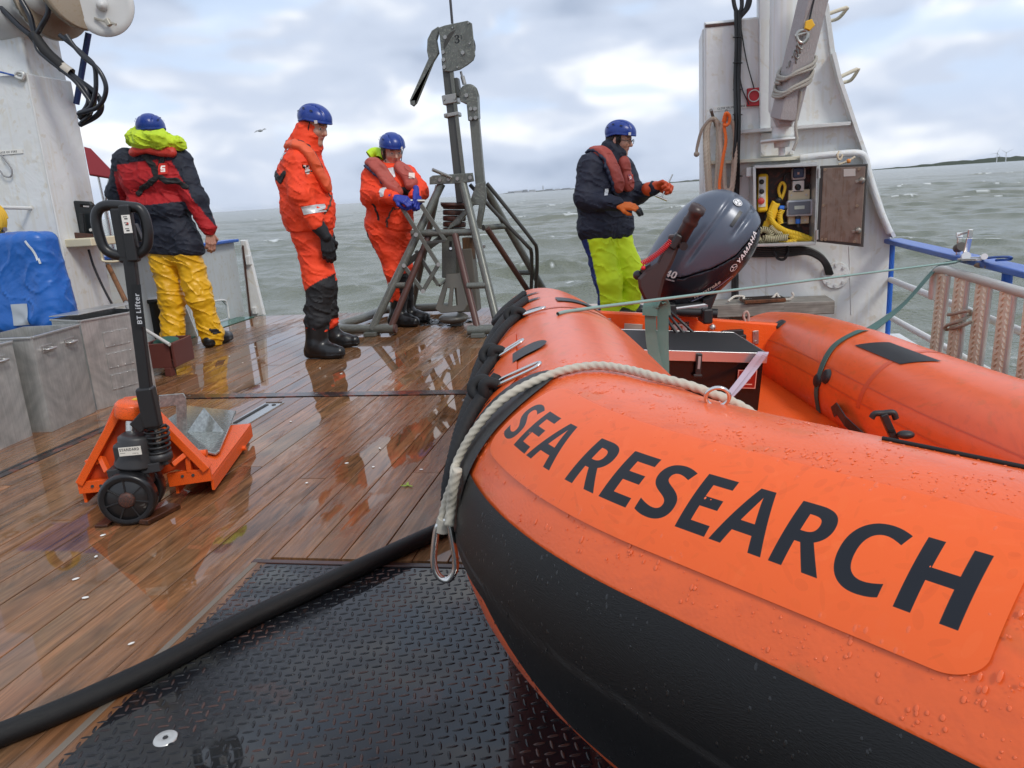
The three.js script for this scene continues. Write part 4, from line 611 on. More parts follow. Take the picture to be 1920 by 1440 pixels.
{ // cable bundle
  const t = thing('cable_bundle', 'black cable bundle running down the white gantry leg', 'cables'); let k = 0;
  for (const [dx, dz] of [[-4, 0.07], [0, 0.085], [4, 0.075], [2, 0.10], [-3, 0.10]]) { const z = ZG + dz + 0.02, w = () => (R() - 0.5) * 2.2; part('cable', hose([G(1383 + dx, 20, z), G(1384 + dx + w(), 80, z), G(1382 + dx + w(), 150, z), G(1383 + dx + w(), 230, z + 0.06), G(1381 + dx + w(), 290, z + 0.06), G(1379 + dx + w(), 345, z), G(1378 + dx + w(), 420, z), G(1378 + dx, 560, z)], 0.011, 70, 8), M_cable, t); }
  for (const [a, b, c] of [[[1384, 28], [1376, 5], [1370, -60]], [[1386, 30], [1400, 12], [1412, -50]], [[1382, 30], [1391, 8], [1383, -60]], [[1387, 34], [1406, 4], [1402, -60]]]) part('cable', hose([a, b, c].map(([x, y]) => G(x, y, ZG + 0.09)), 0.013, 30, 8), M_cable, t);
  for (const y of [70, 118, 168, 215, 330]) part('cable_tie', hose([G(1376, y, ZG + 0.12), G(1383, y - 1, ZG + 0.135), G(1390, y, ZG + 0.12), G(1390, y, ZG + 0.075), G(1376, y, ZG + 0.075)], 0.004, 30, 6, true), M_cable, t);
  const u = thing('cable_bundle', 'black cables drooping below the open cabinet to the round flange', 'cables');
  for (let i = 0; i < 4; i++) part('cable', hose([G(1405, 464 + i * 5, ZG + 0.09), G(1440, 467 + i * 4, ZG + 0.10), G(1480, 466 + i * 4, ZG + 0.10), G(1512, 466 + i * 3, ZG + 0.10), G(1536, 476 + i * 3, ZG + 0.10), G(1552 - i * 2, 494 + i, ZG + 0.10), G(1560 - i * 3, 514, ZG + 0.075)], 0.012, 50, 8), M_cable, u);
  part('cable', hose([G(1452, 470, ZG + 0.11), G(1458, 484, ZG + 0.12), G(1470, 486, ZG + 0.12), G(1477, 474, ZG + 0.12), G(1476, 462, ZG + 0.1)], 0.009, 40, 8), M_cable, u);
}
{ // hand crane: post and folded boom
  const t = thing('deck_crane', 'small white swivel crane with folded boom and lashing rope on the gantry', 'crane'), z = ZG + 0.30;
  const post = part('post', lathe([[0.001, 0], [0.062, 0], [0.066, 0.03], [0.066, 0.07], [0.075, 0.075], [0.075, 0.14], [0.088, 0.17], [0.088, 1], [0.001, 1]], G(1468, 262, z), G(1474, -90, z), 28), M_ship, t);
  part('base_disc', [lathe([[0.001, 1], [0.11, 1], [0.115, 0.5], [0.11, 0], [0.001, 0]], G(1461, 266, z), G(1461, 260, z), 28), pipe(G(1466, 292, z), G(1466, 268, z), 0.02, 0.02), lathe([[0.045, 0], [0.05, 1]], G(1466, 276, z), G(1466, 264, z))], M_ship, t);
  const bp = part('base_plate', uvm(plateOf([[1426, 250], [1490, 246], [1488, 290], [1425, 294]].map(([x, y]) => G(x, y, ZG + 0.065)), FZ, 0.022, 0.004)), M_ship, t); for (const [x, y] of [[1432, 257], [1483, 286], [1431, 287]]) part('bolt', bolt(G(x, y, ZG + 0.076), FZ, 0.013, 0.012), M_ship, bp);
  const boomM = mat([0.40, 0.37, 0.37], 0.45, { bumpMap: rep(paintBump, 3), bumpScale: 0.004 });
  const a = G(1470, 224, z + 0.16), b = G(1539, -60, z + 0.30);
  const boom = part('boom', bar(a, b, 0.125, 0.12, V(0.93, 0, -0.36).normalize(), 0.008), boomM, t, 'grey box-section boom');
  part('knuckle', [plateOf([[1450, 222], [1456, 185], [1492, 188], [1490, 222], [1482, 238], [1458, 238]].map(([x, y]) => G(x, y, z + 0.10)), FZ, 0.10, 0.012)], boomM, t);
  const wrap = []; const ax = b.clone().sub(a).normalize(), s1 = V(0.93, 0, -0.36).normalize(), s2 = ax.clone().cross(s1).normalize();
  for (let i = 0; i <= 110; i++) { const th = i / 110 * 6.283 * 5.5, tt = 0.10 + 0.30 * (0.5 - 0.5 * Math.cos(i / 110 * 6.28 * 1.3)) * 0.55, c = a.clone().addScaledVector(ax, 0.10 + tt * 0.75); const sq = (v) => Math.sign(v) * Math.pow(Math.abs(v), 0.6); wrap.push(c.addScaledVector(s1, sq(Math.cos(th)) * 0.084).addScaledVector(s2, sq(Math.sin(th)) * 0.082).addScaledVector(ax, 0.05 * Math.cos(th))); }
  part('lashing_rope', rope(wrap, 0.010, 0.05), mat([0.36, 0.34, 0.30], 0.9), t, 'grey rope wound round the boom');
  part('rope_tail', rope([G(1502, 170, z + 0.24), G(1494, 215, z + 0.2), G(1492, 240, z + 0.2), G(1494, 262, z + 0.2), G(1487, 282, z + 0.2)], 0.009, 0.05), mat([0.36, 0.34, 0.30], 0.9), t);
  const zc = z + 0.34, ch = part('chain', [[1500, 84], [1497, 92], [1493, 102], [1489, 112], [1484, 122], [1479, 132]].map(([x, y], i) => { const c = G(x, y, zc - i * 0.02), r = []; for (let k = 0; k < 10; k++) { const th = k / 10 * 6.283, w = i % 2 ? V(0.3, 0, 0.95) : V(0.95, 0, -0.3); r.push(c.clone().addScaledVector(w, Math.cos(th) * 0.012).add(V(-0.35 * Math.sin(th) * 0.024, 0.93 * Math.sin(th) * 0.024, 0))); } return hose(r, 0.005, 24, 6, true); }), mat([0.28, 0.27, 0.25], 0.4, { metalness: 0.8 }), t);
  part('shackle', [hose([G(1494, 66, zc), G(1501, 58, zc), G(1512, 58, zc), G(1514, 70, zc), G(1506, 80, zc), G(1498, 78, zc)], 0.011, 30, 8, true), pipe(G(1490, 68, zc), G(1516, 60, zc), 0.010)], mat([0.4, 0.39, 0.36], 0.35, { metalness: 0.9 }), t);
  part('yellow_tape', [plateOf([[1510, 40], [1522, 36], [1528, 48], [1518, 58], [1508, 54]].map(([x, y]) => G(x, y, zc + 0.01)), FZ, 0.02, 0.004)], mat([0.75, 0.42, 0.02], 0.5), t);
  part('hoist_wire', pipe(G(1513, 56, zc), G(1540, -60, zc), 0.005), M_cable, t);
}
{ // hanging rope coils
  const beige = mat([0.46, 0.40, 0.32], 0.9), pinM = mat([0.2, 0.19, 0.18], 0.5, { metalness: 0.6 });
  const loop = (x0, x1, y0, y1, z, n, r, m, t, nm) => { const p = []; for (let k = 0; k < n; k++) { const w = R() * 4 - 2, c = (x0 + x1) / 2, b = y1 - R() * 26, sp = (x1 - x0) / 2 * (0.55 + 0.45 * R()); p.push(rope([G(c, y0, z), G(c - sp, y0 + 22, z), G(c - sp * 0.9 + w, (y0 + b) / 2, z + 0.02), G(c - sp * 0.5 + w, b - 8, z), G(c, b, z), G(c + sp * 0.5 + w, b - 8, z), G(c + sp * 0.9 + w, (y0 + b) / 2, z + 0.01), G(c + sp, y0 + 22, z)].map((q) => q.add(V(0, 0, (R() - 0.5) * 0.03))), r, r * 6.5, true)); } part(nm, p, m, t); };
  const a = thing('rope_coil', 'hank of beige rope hung on a pin at the gantry edge', 'rope', 'ropes hung on the gantry'); loop(1322, 1352, 222, 392, ZG + 0.15, 7, 0.012, beige, a, 'strand'); part('rope_tail', hose([G(1344, 224, ZG + 0.16), G(1330, 226, ZG + 0.17), G(1316, 244, ZG + 0.17), G(1308, 272, ZG + 0.16), G(1306, 288, ZG + 0.16)], 0.010, 30, 8), mat([0.28, 0.23, 0.19], 0.9), a); part('knot', ball(G(1306, 289, ZG + 0.16), 0.018), mat([0.28, 0.23, 0.19], 0.9), a); part('pin', pipe(G(1333, 206, ZG + 0.22), G(1342, 236, ZG + 0.05), 0.010), pinM, a);
  const b = thing('rope_coil', 'orange line over a beige rope hank on the gantry', 'rope', 'ropes hung on the gantry'); loop(1350, 1380, 222, 378, ZG + 0.16, 6, 0.012, mat([0.50, 0.40, 0.32], 0.9), b, 'strand'); part('orange_line', rope([G(1362, 214, ZG + 0.2), G(1358, 235, ZG + 0.21), G(1361, 265, ZG + 0.21), G(1355, 300, ZG + 0.21), G(1349, 345, ZG + 0.2), G(1351, 372, ZG + 0.2)], 0.010, 0.06), mat([0.85, 0.17, 0.03], 0.7), b); part('orange_knot', [rope([G(1356, 228, ZG + 0.22), G(1361, 212, ZG + 0.24), G(1368, 218, ZG + 0.23), G(1366, 232, ZG + 0.22), G(1357, 236, ZG + 0.23)], 0.010, 0.05)], mat([0.85, 0.17, 0.03], 0.7), b); part('pin', pipe(G(1362, 208, ZG + 0.24), G(1362, 218, ZG + 0.05), 0.011), pinM, b);
  const c = thing('rope_end', 'short frayed line end tied to the rail above the cabinet door', 'rope'); part('line', [rope([G(1573, 284, ZG + 0.19), G(1570, 292, ZG + 0.21), G(1574, 300, ZG + 0.21), G(1579, 292, ZG + 0.2), G(1576, 284, ZG + 0.19)], 0.007, 0.04), rope([G(1576, 306, ZG + 0.23), G(1572, 309, ZG + 0.23), G(1580, 306, ZG + 0.23), G(1592, 301, ZG + 0.23), G(1603, 294, ZG + 0.22)], 0.007, 0.04)], mat([0.55, 0.46, 0.34], 0.9), c); part('orange_whipping', ball(G(1591, 302, ZG + 0.23), 0.014), mat([0.7, 0.25, 0.06], 0.8), c);
}
{ // control cabinet
  const t = thing('control_cabinet', 'open stainless control cabinet with coiled yellow cables on the gantry', 'cabinet'), zf = ZG + 0.27, zb = ZG + 0.075, C = (x, y, z = zf) => G(x, y, z);
  const tl = C(1414, 313), tr = C(1533, 309), br = C(1529, 457), bl = C(1416, 460), w = 0.012, dz = zf - zb;
  const brown = new THREE.MeshPhysicalMaterial({ map: rep(rustTex, 3), color: new THREE.Color(0.55, 0.45, 0.42), roughness: 0.6 });
  const slab = (a, b, n) => { const d = V(0, 0, -dz); return plateOf([a, b, b.clone().add(d), a.clone().add(d)], n, w, 0.002); };
  part('casing', [slab(tl, tr, V(0, 1, 0)), slab(bl, br, V(0, 1, 0)), slab(tl, bl, V(1, 0, 0)), slab(tr, br, V(1, 0, 0))], M_inox, t);
  part('back_panel', plateOf([tl, tr, br, bl].map((p) => p.clone().setZ(zb + 0.012)), FZ, 0.01, 0.002), brown, t, 'stained brown back panel');
  part('front_lip', [bar(tl, tr, 0.02, 0.018, V(0, 0, 1)), bar(bl, br, 0.02, 0.018, V(0, 0, 1)), bar(tl, bl, 0.018, 0.02, V(1, 0, 0))], M_inox, t);
  const dl = [C(1538, 311, zf + 0.0), C(1627, 307, zf + 0.10), C(1619, 463, zf + 0.10), C(1531, 453, zf)], dn = dl[1].clone().sub(dl[0]).cross(dl[2].clone().sub(dl[1])).normalize(); if (dn.z < 0) dn.negate();
  const door = part('door', plateOf(dl, dn, 0.02, 0.004), mat([0.05, 0.045, 0.04], 0.5), t, 'open cabinet door with dark gasket edge');
  const dp = (x, y, o) => onPlane(x, y, dl[0].clone().addScaledVector(dn, o), dn);
  part('door_panel', plateOf([dp(1544, 315, 0.012), dp(1623, 312, 0.012), dp(1614, 457, 0.012), dp(1537, 450, 0.012)], dn, 0.012, 0.003), new THREE.MeshPhysicalMaterial({ map: rep(dataTex(512, 512, (u, v) => { const a = tile(u, v, 6, 151, 5), s = sstep(0.25, 0.7, n3(u * 26, v * 1.6, 3) + tile(u, v, 7, 161, 3)); return [0.50 + a * 0.05 - s * 0.03, 0.435 + a * 0.05 - s * 0.05, 0.39 + a * 0.05 - s * 0.06]; }, true), 2.2), roughness: 0.45, metalness: 0.35 }), door, 'brown stained inner door panel');
  for (const [x, y] of [[1547, 318], [1611, 317], [1607, 386], [1541, 449], [1548, 449], [1602, 453], [1544, 385]]) part('screw', bolt(dp(x, y, 0.018), dn, 0.010, 0.008), mat([0.30, 0.22, 0.15], 0.5, { metalness: 0.6 }), door);
  for (const [x, y] of [[1616, 338], [1609, 432]]) part('lock', [lathe([[0.001, 1], [0.012, 1], [0.018, 0.7], [0.02, 0]], dp(x, y, 0.018), dp(x, y, 0.05)), bar(dp(x - 12, y + 3, 0.04), dp(x, y, 0.04), 0.018, 0.008, V(0, 1, 0))], mat([0.3, 0.27, 0.23], 0.4, { metalness: 0.7 }), door);
  part('paper_label', plateOf([dp(1582, 317, 0.020), dp(1604, 316, 0.020), dp(1604, 330, 0.020), dp(1582, 331, 0.020)], dn, 0.003, 0), mat([0.5, 0.46, 0.42], 0.6), door);
  for (const y of [325, 440]) part('hinge', pipe(C(1536 - (y > 400 ? 4 : 0), y - 9, zf + 0.012), C(1536 - (y > 400 ? 4 : 0), y + 9, zf + 0.012), 0.009), M_inox, t);
  part('catch_plate', [box(0.035, 0.06, 0.03, C(1404, 323, zf - 0.06), null, 0.005)], M_inox, t);
  part('drip_lip', [bar(C(1473, 310, ZG + 0.15), C(1497, 309, ZG + 0.15), 0.05, 0.02, V(0, 0, 1))], M_ship, t);
  // inside
  const zi = zb + 0.03, I = (x, y, z = zi) => G(x, y, z), yel = mat([0.80, 0.50, 0.02], 0.42), cream = mat([0.62, 0.54, 0.36], 0.5), grey = mat([0.55, 0.55, 0.55], 0.4), blue = mat([0.02, 0.14, 0.55], 0.35), blk = M_rubber;
  const pend = part('yellow_pendant', box(0.065, 0.245, 0.05, I(1430, 362, zi + 0.03), null, 0.018), yel, t, 'yellow push-button pendant'); const kz = zi + 0.057;
  part('button_plate', box(0.044, 0.19, 0.004, I(1429, 360, kz), null, 0.001), mat([0.7, 0.68, 0.62], 0.5), pend);
  for (const [y, c, r] of [[341, blk, 0.015], [351, grey, 0.013], [359, blk, 0.015], [368, grey, 0.013]]) part('button', lathe([[0.001, 1], [r, 1], [r * 1.1, 0]], I(1428, y, kz), I(1428, y, kz + 0.012), 14), c, pend);
  part('stop_button', lathe([[0.001, 1], [0.02, 0.9], [0.022, 0.5], [0.016, 0]], I(1427, 377, kz), I(1427, 377, kz + 0.022), 16), mat([0.55, 0.06, 0.05], 0.45), pend, 'faded red stop button');
  const sw = part('socket', box(0.085, 0.075, 0.05, I(1497, 326), null, 0.012), grey, t); part('socket_lid', box(0.066, 0.062, 0.03, I(1497, 324, zi + 0.03), null, 0.008), mat([0.015, 0.03, 0.09], 0.35), sw, 'dark blue lid'); part('lid_mark', box(0.012, 0.014, 0.003, I(1497, 325, zi + 0.046), null, 0), mat([0.7, 0.45, 0.35], 0.5), sw);
  const rs = part('rotary_switch', box(0.072, 0.075, 0.04, I(1496, 350), null, 0.005), mat([0.72, 0.70, 0.66], 0.4), t); part('switch_knob', [lathe([[0.001, 1], [0.016, 1], [0.02, 0]], I(1496, 351, zi + 0.02), I(1496, 351, zi + 0.035)), box(0.012, 0.042, 0.02, I(1496, 351, zi + 0.04), [0, 0, 0.4], 0.003)], blk, rs);
  const md = part('display_box', [box(0.135, 0.22, 0.04, I(1497, 388), null, 0.008)], cream, t), gz = zi + 0.045;
  part('clear_cover', box(0.165, 0.105, 0.05, I(1499, 390, gz - 0.005), null, 0.012), mat([0.42, 0.44, 0.48], 0.25), md); part('meter_face', box(0.135, 0.08, 0.006, I(1499, 390, gz + 0.022), null, 0.003), mat([0.10, 0.11, 0.13], 0.25), md); part('display_screen', box(0.062, 0.022, 0.004, I(1499, 389, gz + 0.026), null, 0.001), mat([0.42, 0.46, 0.40], 0.3), md);
  for (const [x, y] of [[1484, 366], [1512, 365], [1483, 414], [1510, 413]]) part('screw', bolt(I(x, y, zi + 0.02), FZ, 0.007, 0.003), grey, md);
  part('blue_plug', pipe(I(1461, 390, gz), I(1470, 390, gz), 0.016), blue, t); part('blue_plug', pipe(I(1496, 419, gz), I(1496, 410, gz), 0.016), blue, t); part('plug_boot', [pipe(I(1454, 391, gz), I(1461, 390, gz), 0.014), pipe(I(1470, 390, gz), I(1476, 390, gz), 0.018), pipe(I(1496, 404, gz), I(1496, 410, gz), 0.018), pipe(I(1496, 419, gz), I(1497, 426, gz), 0.012)], blk, t);
  part('lead', [hose([I(1454, 391, gz), I(1440, 400, gz), I(1435, 412, gz), I(1444, 420, gz), I(1460, 419, gz), I(1475, 418, gz - 0.02)], 0.007, 40, 8), hose([I(1470, 338), I(1472, 328), I(1480, 325)], 0.007, 14), hose([I(1512, 350), I(1519, 346), I(1516, 358), I(1516, 366)], 0.006, 20), hose([I(1510, 324), I(1524, 330), I(1523, 342)], 0.006, 16)], blk, t);
  part('handheld_control', [plateOf([[1448, 376], [1462, 382], [1456, 408], [1438, 432], [1427, 430], [1436, 408], [1441, 392]].map(([x, y]) => I(x, y, zi + 0.035)), FZ, 0.05, 0.012)], yel, t, 'yellow hand control hanging on a strap'); { const hc = t.children[t.children.length - 1]; part('hang_strap', [hose([I(1464, 372, zi + 0.03), I(1460, 356, zi + 0.02), I(1466, 342, zi + 0.02), I(1472, 350, zi + 0.02), I(1468, 366, zi + 0.03), I(1462, 378, zi + 0.03)], 0.010, 30, 8)], yel, hc); part('black_cuff', ball(I(1459, 376, zi + 0.04), 0.026, 1, 0.8, 0.8), blk, hc); }
  const zc = zi + 0.08, yc = mat([0.78, 0.52, 0.03], 0.45), wc = mat([0.42, 0.38, 0.24], 0.5);
  part('coiled_cable', [coil([I(1443, 396, zc), I(1446, 412, zc), I(1456, 424, zc), I(1474, 434, zc), I(1496, 440, zc), I(1522, 450, zc - 0.01)], 0.016, 0.0045, 0.0095), coil([I(1524, 452, zc - 0.02), I(1500, 447, zc), I(1480, 441, zc), I(1462, 432, zc - 0.01)], 0.014, 0.0045, 0.0095), coil([I(1464, 420, zc - 0.02), I(1462, 404, zc - 0.02), I(1467, 394, zc - 0.02)], 0.014, 0.0045, 0.0095), coil([I(1460, 454, zc), I(1480, 453, zc), I(1492, 447, zc), I(1490, 456, zc), I(1520, 455, zc)], 0.012, 0.0045, 0.0095)], yc, t, 'yellow coiled cable');
  part('coiled_cable', [coil([I(1422, 436, zc), I(1428, 430, zc), I(1438, 432, zc), I(1446, 440, zc), I(1440, 448, zc), I(1428, 447, zc)], 0.017, 0.0045, 0.011), coil([I(1434, 446, zc + 0.03), I(1448, 448, zc + 0.03), I(1462, 446, zc + 0.03), I(1478, 445, zc + 0.03)], 0.018, 0.0045, 0.011), coil([I(1444, 424, zc), I(1450, 432, zc), I(1460, 438, zc), I(1468, 436, zc)], 0.015, 0.0045, 0.011), coil([I(1420, 440, zc), I(1424, 450, zc), I(1440, 455, zc), I(1460, 455, zc)], 0.013, 0.0045, 0.011)], wc, t, 'dirty white coiled cable');
}
{ // timber shelf along the gantry
  const greyTex = dataTex(256, 256, (u, v) => { const a = n3(u * 3, v * 60, 3), b = tile(u, v, 8, 251, 4); return [0.52 + a * 0.07 + b * 0.08, 0.50 + a * 0.07 + b * 0.08, 0.47 + a * 0.07 + b * 0.07]; }, true), woodGrey = new THREE.MeshPhysicalMaterial({ map: rep(greyTex, 1.2), roughness: 0.55 });
  const t = thing('timber_beam', 'weathered grey timber beam along the foot of the gantry', 'beam'), a = PZ(1330, 572, -5.15), b = PZ(1566, 562, -5.15); const g = box(b.x - a.x, 0.085, 0.26, [(a.x + b.x) / 2, a.y - 0.044, -5.28], null, 0.006); part('beam', uvm(g), woodGrey, t);
  part('support', [box(b.x - a.x - 0.3, a.y - 0.09, 0.2, [(a.x + b.x) / 2, (a.y - 0.09) / 2, -5.30], null, 0.006)], new THREE.MeshPhysicalMaterial({ map: rep(greyTex, 1), color: new THREE.Color(0.75, 0.62, 0.52), roughness: 0.6 }), t, 'brown boards under the beam');
  const br = thing('wooden_board', 'small brown grooved board with a white cord on the timber beam', 'board'), c = PZ(1430, 567, -5.2), bm = new THREE.MeshPhysicalMaterial({ map: grain, color: new THREE.Color(0.62, 0.42, 0.30), roughness: 0.5 }); const g2 = uvm(box(0.26, 0.022, 0.16, [0, 0, 0], null, 0.003)); g2.rotateY(0.12); g2.translate(c.x, a.y + 0.013, c.z - 0.02); part('plank', g2, bm, br); for (let k = -2; k <= 2; k++) { const g3 = box(0.26, 0.004, 0.006, [0, 0, k * 0.03], null, 0); g3.rotateY(0.12); g3.translate(c.x, a.y + 0.0255, c.z - 0.02); part('groove', g3, mat([0.02, 0.012, 0.008], 0.7), br); }
  part('cord', rope([PZ(1365, 565, -5.15), PZ(1378, 556, -5.2), PZ(1394, 556, -5.22), PZ(1396, 562, -5.2), PZ(1420, 561, -5.22), PZ(1446, 560, -5.22), PZ(1456, 551, -5.24), PZ(1462, 558, -5.22), PZ(1478, 562, -5.2), PZ(1487, 555, -5.2), PZ(1485, 548, -5.2)], 0.008, 0.05), mat([0.55, 0.52, 0.46], 0.9), br, 'white cord');
}
{ // blue capped rail and side screen
  const X = 1.55, t = thing('bulwark_rail', 'blue painted flat rail with blue post and grey side pipes', 'rail'), a = PX(1640, 446, X), b = PX(1925, 506, X), y = (a.y + b.y) / 2;
  part('rail_cap', bar(V(X, y, ZG + 0.05), V(X, y, 0.6), 0.11, 0.03, V(1, 0, 0), 0.008), M_shipBlue, t);
  const p = PX(1676, 462, X); part('post', pipe(V(X, 0, p.z - 0.05), V(X, y - 0.02, p.z - 0.05), 0.022), M_shipBlue, t); part('post', pipe(V(X, 0, -3.75), V(X, y - 0.02, -3.75), 0.022), M_shipBlue, t); part('post', pipe(V(X, 0, -1.6), V(X, y - 0.02, -1.6), 0.022), M_shipBlue, t);
  for (const [px, py] of [[1684, 530], [1688, 605]]) { const q = PX(px, py, X); part('side_pipe', pipe(V(X + 0.0, q.y, p.z - 0.05), V(X, q.y, 0.6), 0.019), M_ship, t, 'grey horizontal pipe'); }
  part('waterway', box(0.12, 0.03, 6.1, [X + 0.03, 0.0, -2.45], null, 0.004), M_ship, t);
}
{ // ramp with chequered rungs
  const t = thing('boarding_ramp', 'aluminium boarding ladder of chequered slats standing against the blue rail', 'ladder'), X = 1.44, P = (x, y, o = 0) => PX(x, y, X + o);
  const alu = new THREE.MeshPhysicalMaterial({ color: new THREE.Color(0.62, 0.60, 0.56), roughness: 0.36, metalness: 0.45, bumpMap: rep(paintBump, 4), bumpScale: 0.002 }), slatM = new THREE.MeshPhysicalMaterial({ map: rep(dataTex(256, 256, (u, v) => { const a = tile(u, v, 6, 171, 4); return [0.88 + a * 0.05, 0.84 + a * 0.07, 0.75 + a * 0.1]; }, true), 3), roughness: 0.4, metalness: 0.1 });
  part('top_tube', hose([P(1748, 560), P(1752, 520), P(1764, 506), P(1800, 514), P(1925, 551), P(2050, 588)], 0.021, 60, 12), alu, t);
  const lozG = new THREE.SphereGeometry(1, 8, 3, 0, 6.2832, 0, Math.PI / 2);
  for (const [x0, x1, y0, x2, x3, y1] of [[1757, 1781, 514, 1740, 1765, 665], [1789, 1818, 518, 1771, 1801, 678], [1829, 1860, 529, 1810, 1841, 690], [1874, 1906, 541, 1854, 1887, 705], [1920, 1952, 552, 1900, 1934, 720]]) {
    const a = P((x0 + x1) / 2, y0, -0.004), b = P((x2 + x3) / 2, y1, -0.004); b.addScaledVector(b.clone().sub(a), 1.2); const w = 0.86 * Math.abs(P(x0, y0).z - P(x1, y0).z), d = b.clone().sub(a);
    const s = part('slat', uvm(bar(b, a, w, 0.006, V(0, 0, 1), 0.001)), slatM, t); const e1 = d.clone().normalize(), e2 = V(0, 0, 1), nn = V(-1, 0, 0), gs = [];
    for (let k = 0; k * 0.026 < d.length() * 0.5; k++) for (const m of [-1, 1]) { const f = 1; const g = lozG.clone(); g.scale(0.019, 0.006, 0.0055); const ang = m > 0 ? 0.85 : -0.85; const u = e1.clone().multiplyScalar(Math.cos(ang)).addScaledVector(e2, Math.sin(ang)), q = a.clone().addScaledVector(e1, 0.02 + k * 0.026).addScaledVector(e2, m * w * 0.2).addScaledVector(e1, m > 0 ? 0.013 : 0).addScaledVector(nn, 0.003); g.applyMatrix4(new THREE.Matrix4().makeBasis(u, nn, u.clone().cross(nn)).setPosition(q)); gs.push(g); }
    const tr = part('raised_tread', gs, slatM, s); tr.userData.kind = 'stuff';
    part('slat_edge', pipe(a.clone().add(V(0, 0, w / 2)), b.clone().add(V(0, 0, w / 2)), 0.011), alu, s);
  }
  const z1 = P(1800, 590); part('lashing', [rope([P(1778, 590, -0.02), P(1790, 588, -0.04), P(1815, 583, -0.03), P(1820, 590, 0.03), P(1800, 602, -0.03), P(1776, 610, -0.03), P(1774, 618, 0.02), P(1800, 612, -0.04), P(1820, 604, -0.02)], 0.008, 0.05)], mat([0.4, 0.34, 0.27], 0.9), t, 'old rope lashing');
}
{ // ratchet and webbing over the far tube, tied line to the near tube
  const t = thing('ratchet_strap', 'green webbing strap with a bright ratchet hooked on the blue rail', 'strap'), X = 1.52, P = (x, y) => PX(x, y, X), web = mat([0.055, 0.12, 0.105], 0.75);
  const path = [[1800, 490], [1758, 502]].map(([x, y]) => PX(x, y, 1.46)), tb = [[1640, 607], [1612, 623], [1579, 640], [1560, 657], [1546, 682], [1536, 712], [1533, 740], [1537, 770]].map(([x, y]) => tubeHit(x, y));
  const mid = path[1].clone().lerp(tb[0].p, 0.55); mid.y -= 0.03; const pts = [...path, mid, ...tb.map((h) => tubeAt(h.s, h.th, 0.004).p)], ns = [V(-0.5, 0.85, 0.1), V(-0.6, 0.7, 0.3), V(-0.6, 0.7, 0.3), ...tb.map((h) => tubeAt(h.s, h.th).n)];
  const c = crv(pts), n = 60, PP = [], NN = []; for (let i = 0; i <= n; i++) { const u = i / n * (pts.length - 1), k = Math.min(Math.floor(u), pts.length - 2); PP.push(c.getPoint(i / n)); NN.push(ns[k].clone().lerp(ns[k + 1], u - k).normalize()); }
  part('webbing', ribbon(PP, NN, 0.034, 0.003), web, t);
  const st = mat([0.74, 0.73, 0.70], 0.25, { metalness: 0.85 });
  part('handle_arm', [bar(P(1796, 478), P(1799, 446), 0.012, 0.02, V(0, 0, 1)), bar(P(1799, 446), P(1799, 436), 0.012, 0.03, V(0, 0, 1))], st, t); part('handle_arm', [bar(P(1810, 480), P(1818, 446), 0.012, 0.026, V(0, 0, 1)), bar(P(1818, 446), P(1820, 430), 0.012, 0.022, V(0, 0, 1))], st, t);
  part('handle_bar', pipe(P(1798, 440), P(1819, 434), 0.006), st, t); part('frame', [bar(P(1808, 484), P(1843, 484), 0.012, 0.028, V(0, 1, 0)), pipe(P(1808, 484), PX(1812, 480, 1.46), 0.020), pipe(P(1842, 483), PX(1846, 481, 1.46), 0.014), bar(PX(1800, 486, 1.46), PX(1836, 487, 1.46), 0.01, 0.026, V(0, 1, 0))], st, t); part('axle_wrap', pipe(P(1795, 466), P(1803, 462), 0.022), mat([0.09, 0.08, 0.07], 0.7), t);
  part('anchor_rag', [ball(P(1845, 497), 0.03, 1.5, 0.5, 0.8), ball(P(1858, 500), 0.022, 1.3, 0.6, 0.8)], mat([0.20, 0.16, 0.13], 0.9), t); part('rail_loop', hose([P(1848, 484), P(1870, 482), P(1892, 482), P(1895, 486), P(1868, 488)], 0.006, 30, 6), M_shipBlue, t);
  const l = thing('lashing_line', 'thin pale green line stretched across the boat to the blue rail', 'line'), a0 = tubeHit(1046, 592), a1 = tubeHit(1090, 585), p0 = tubeAt(a0.s, a0.th, 0.004).p, p1 = tubeAt(a1.s, a1.th, 0.006).p, end = PX(1800, 490, 1.46);
  const w1 = p1.clone().lerp(end, 0.3), lm = mat([0.22, 0.34, 0.31], 0.7); part('cord', hose([p0, p1, p1.clone().lerp(end, 0.15), w1, p1.clone().lerp(end, 0.6), end], 0.0042, 60, 6), lm, l);
  const s = thing('webbing_strap', 'frayed green webbing hung over the line in front of the outboard', 'strap'), Zs = (() => { const r = ray(1230, 574), q = p1.clone().lerp(end, 0.23); return q.z; })();
  const S = (x, y, dz = 0) => PZ(x, y, Zs + dz); const webT = dataTex(64, 256, (u, v) => { const k = (Math.sin(v * 400) * 0.5 + 0.5) * 0.12, e = Math.abs(u - 0.5) > 0.42 ? 0.06 : 0; return [0.36 + k - e, 0.50 + k - e, 0.47 + k - e]; }, true), wm = mat([0.85, 0.85, 0.85], 0.85, { map: webT });
  const rib = (L, w) => { const c2 = crv(L), A = [], Nn = []; for (let i = 0; i <= 30; i++) { A.push(c2.getPoint(i / 30)); const tt = c2.getTangent(i / 30); Nn.push(V(1, 0, 0).cross(tt).normalize()); } return ribbon(A, Nn, w, 0.003); };
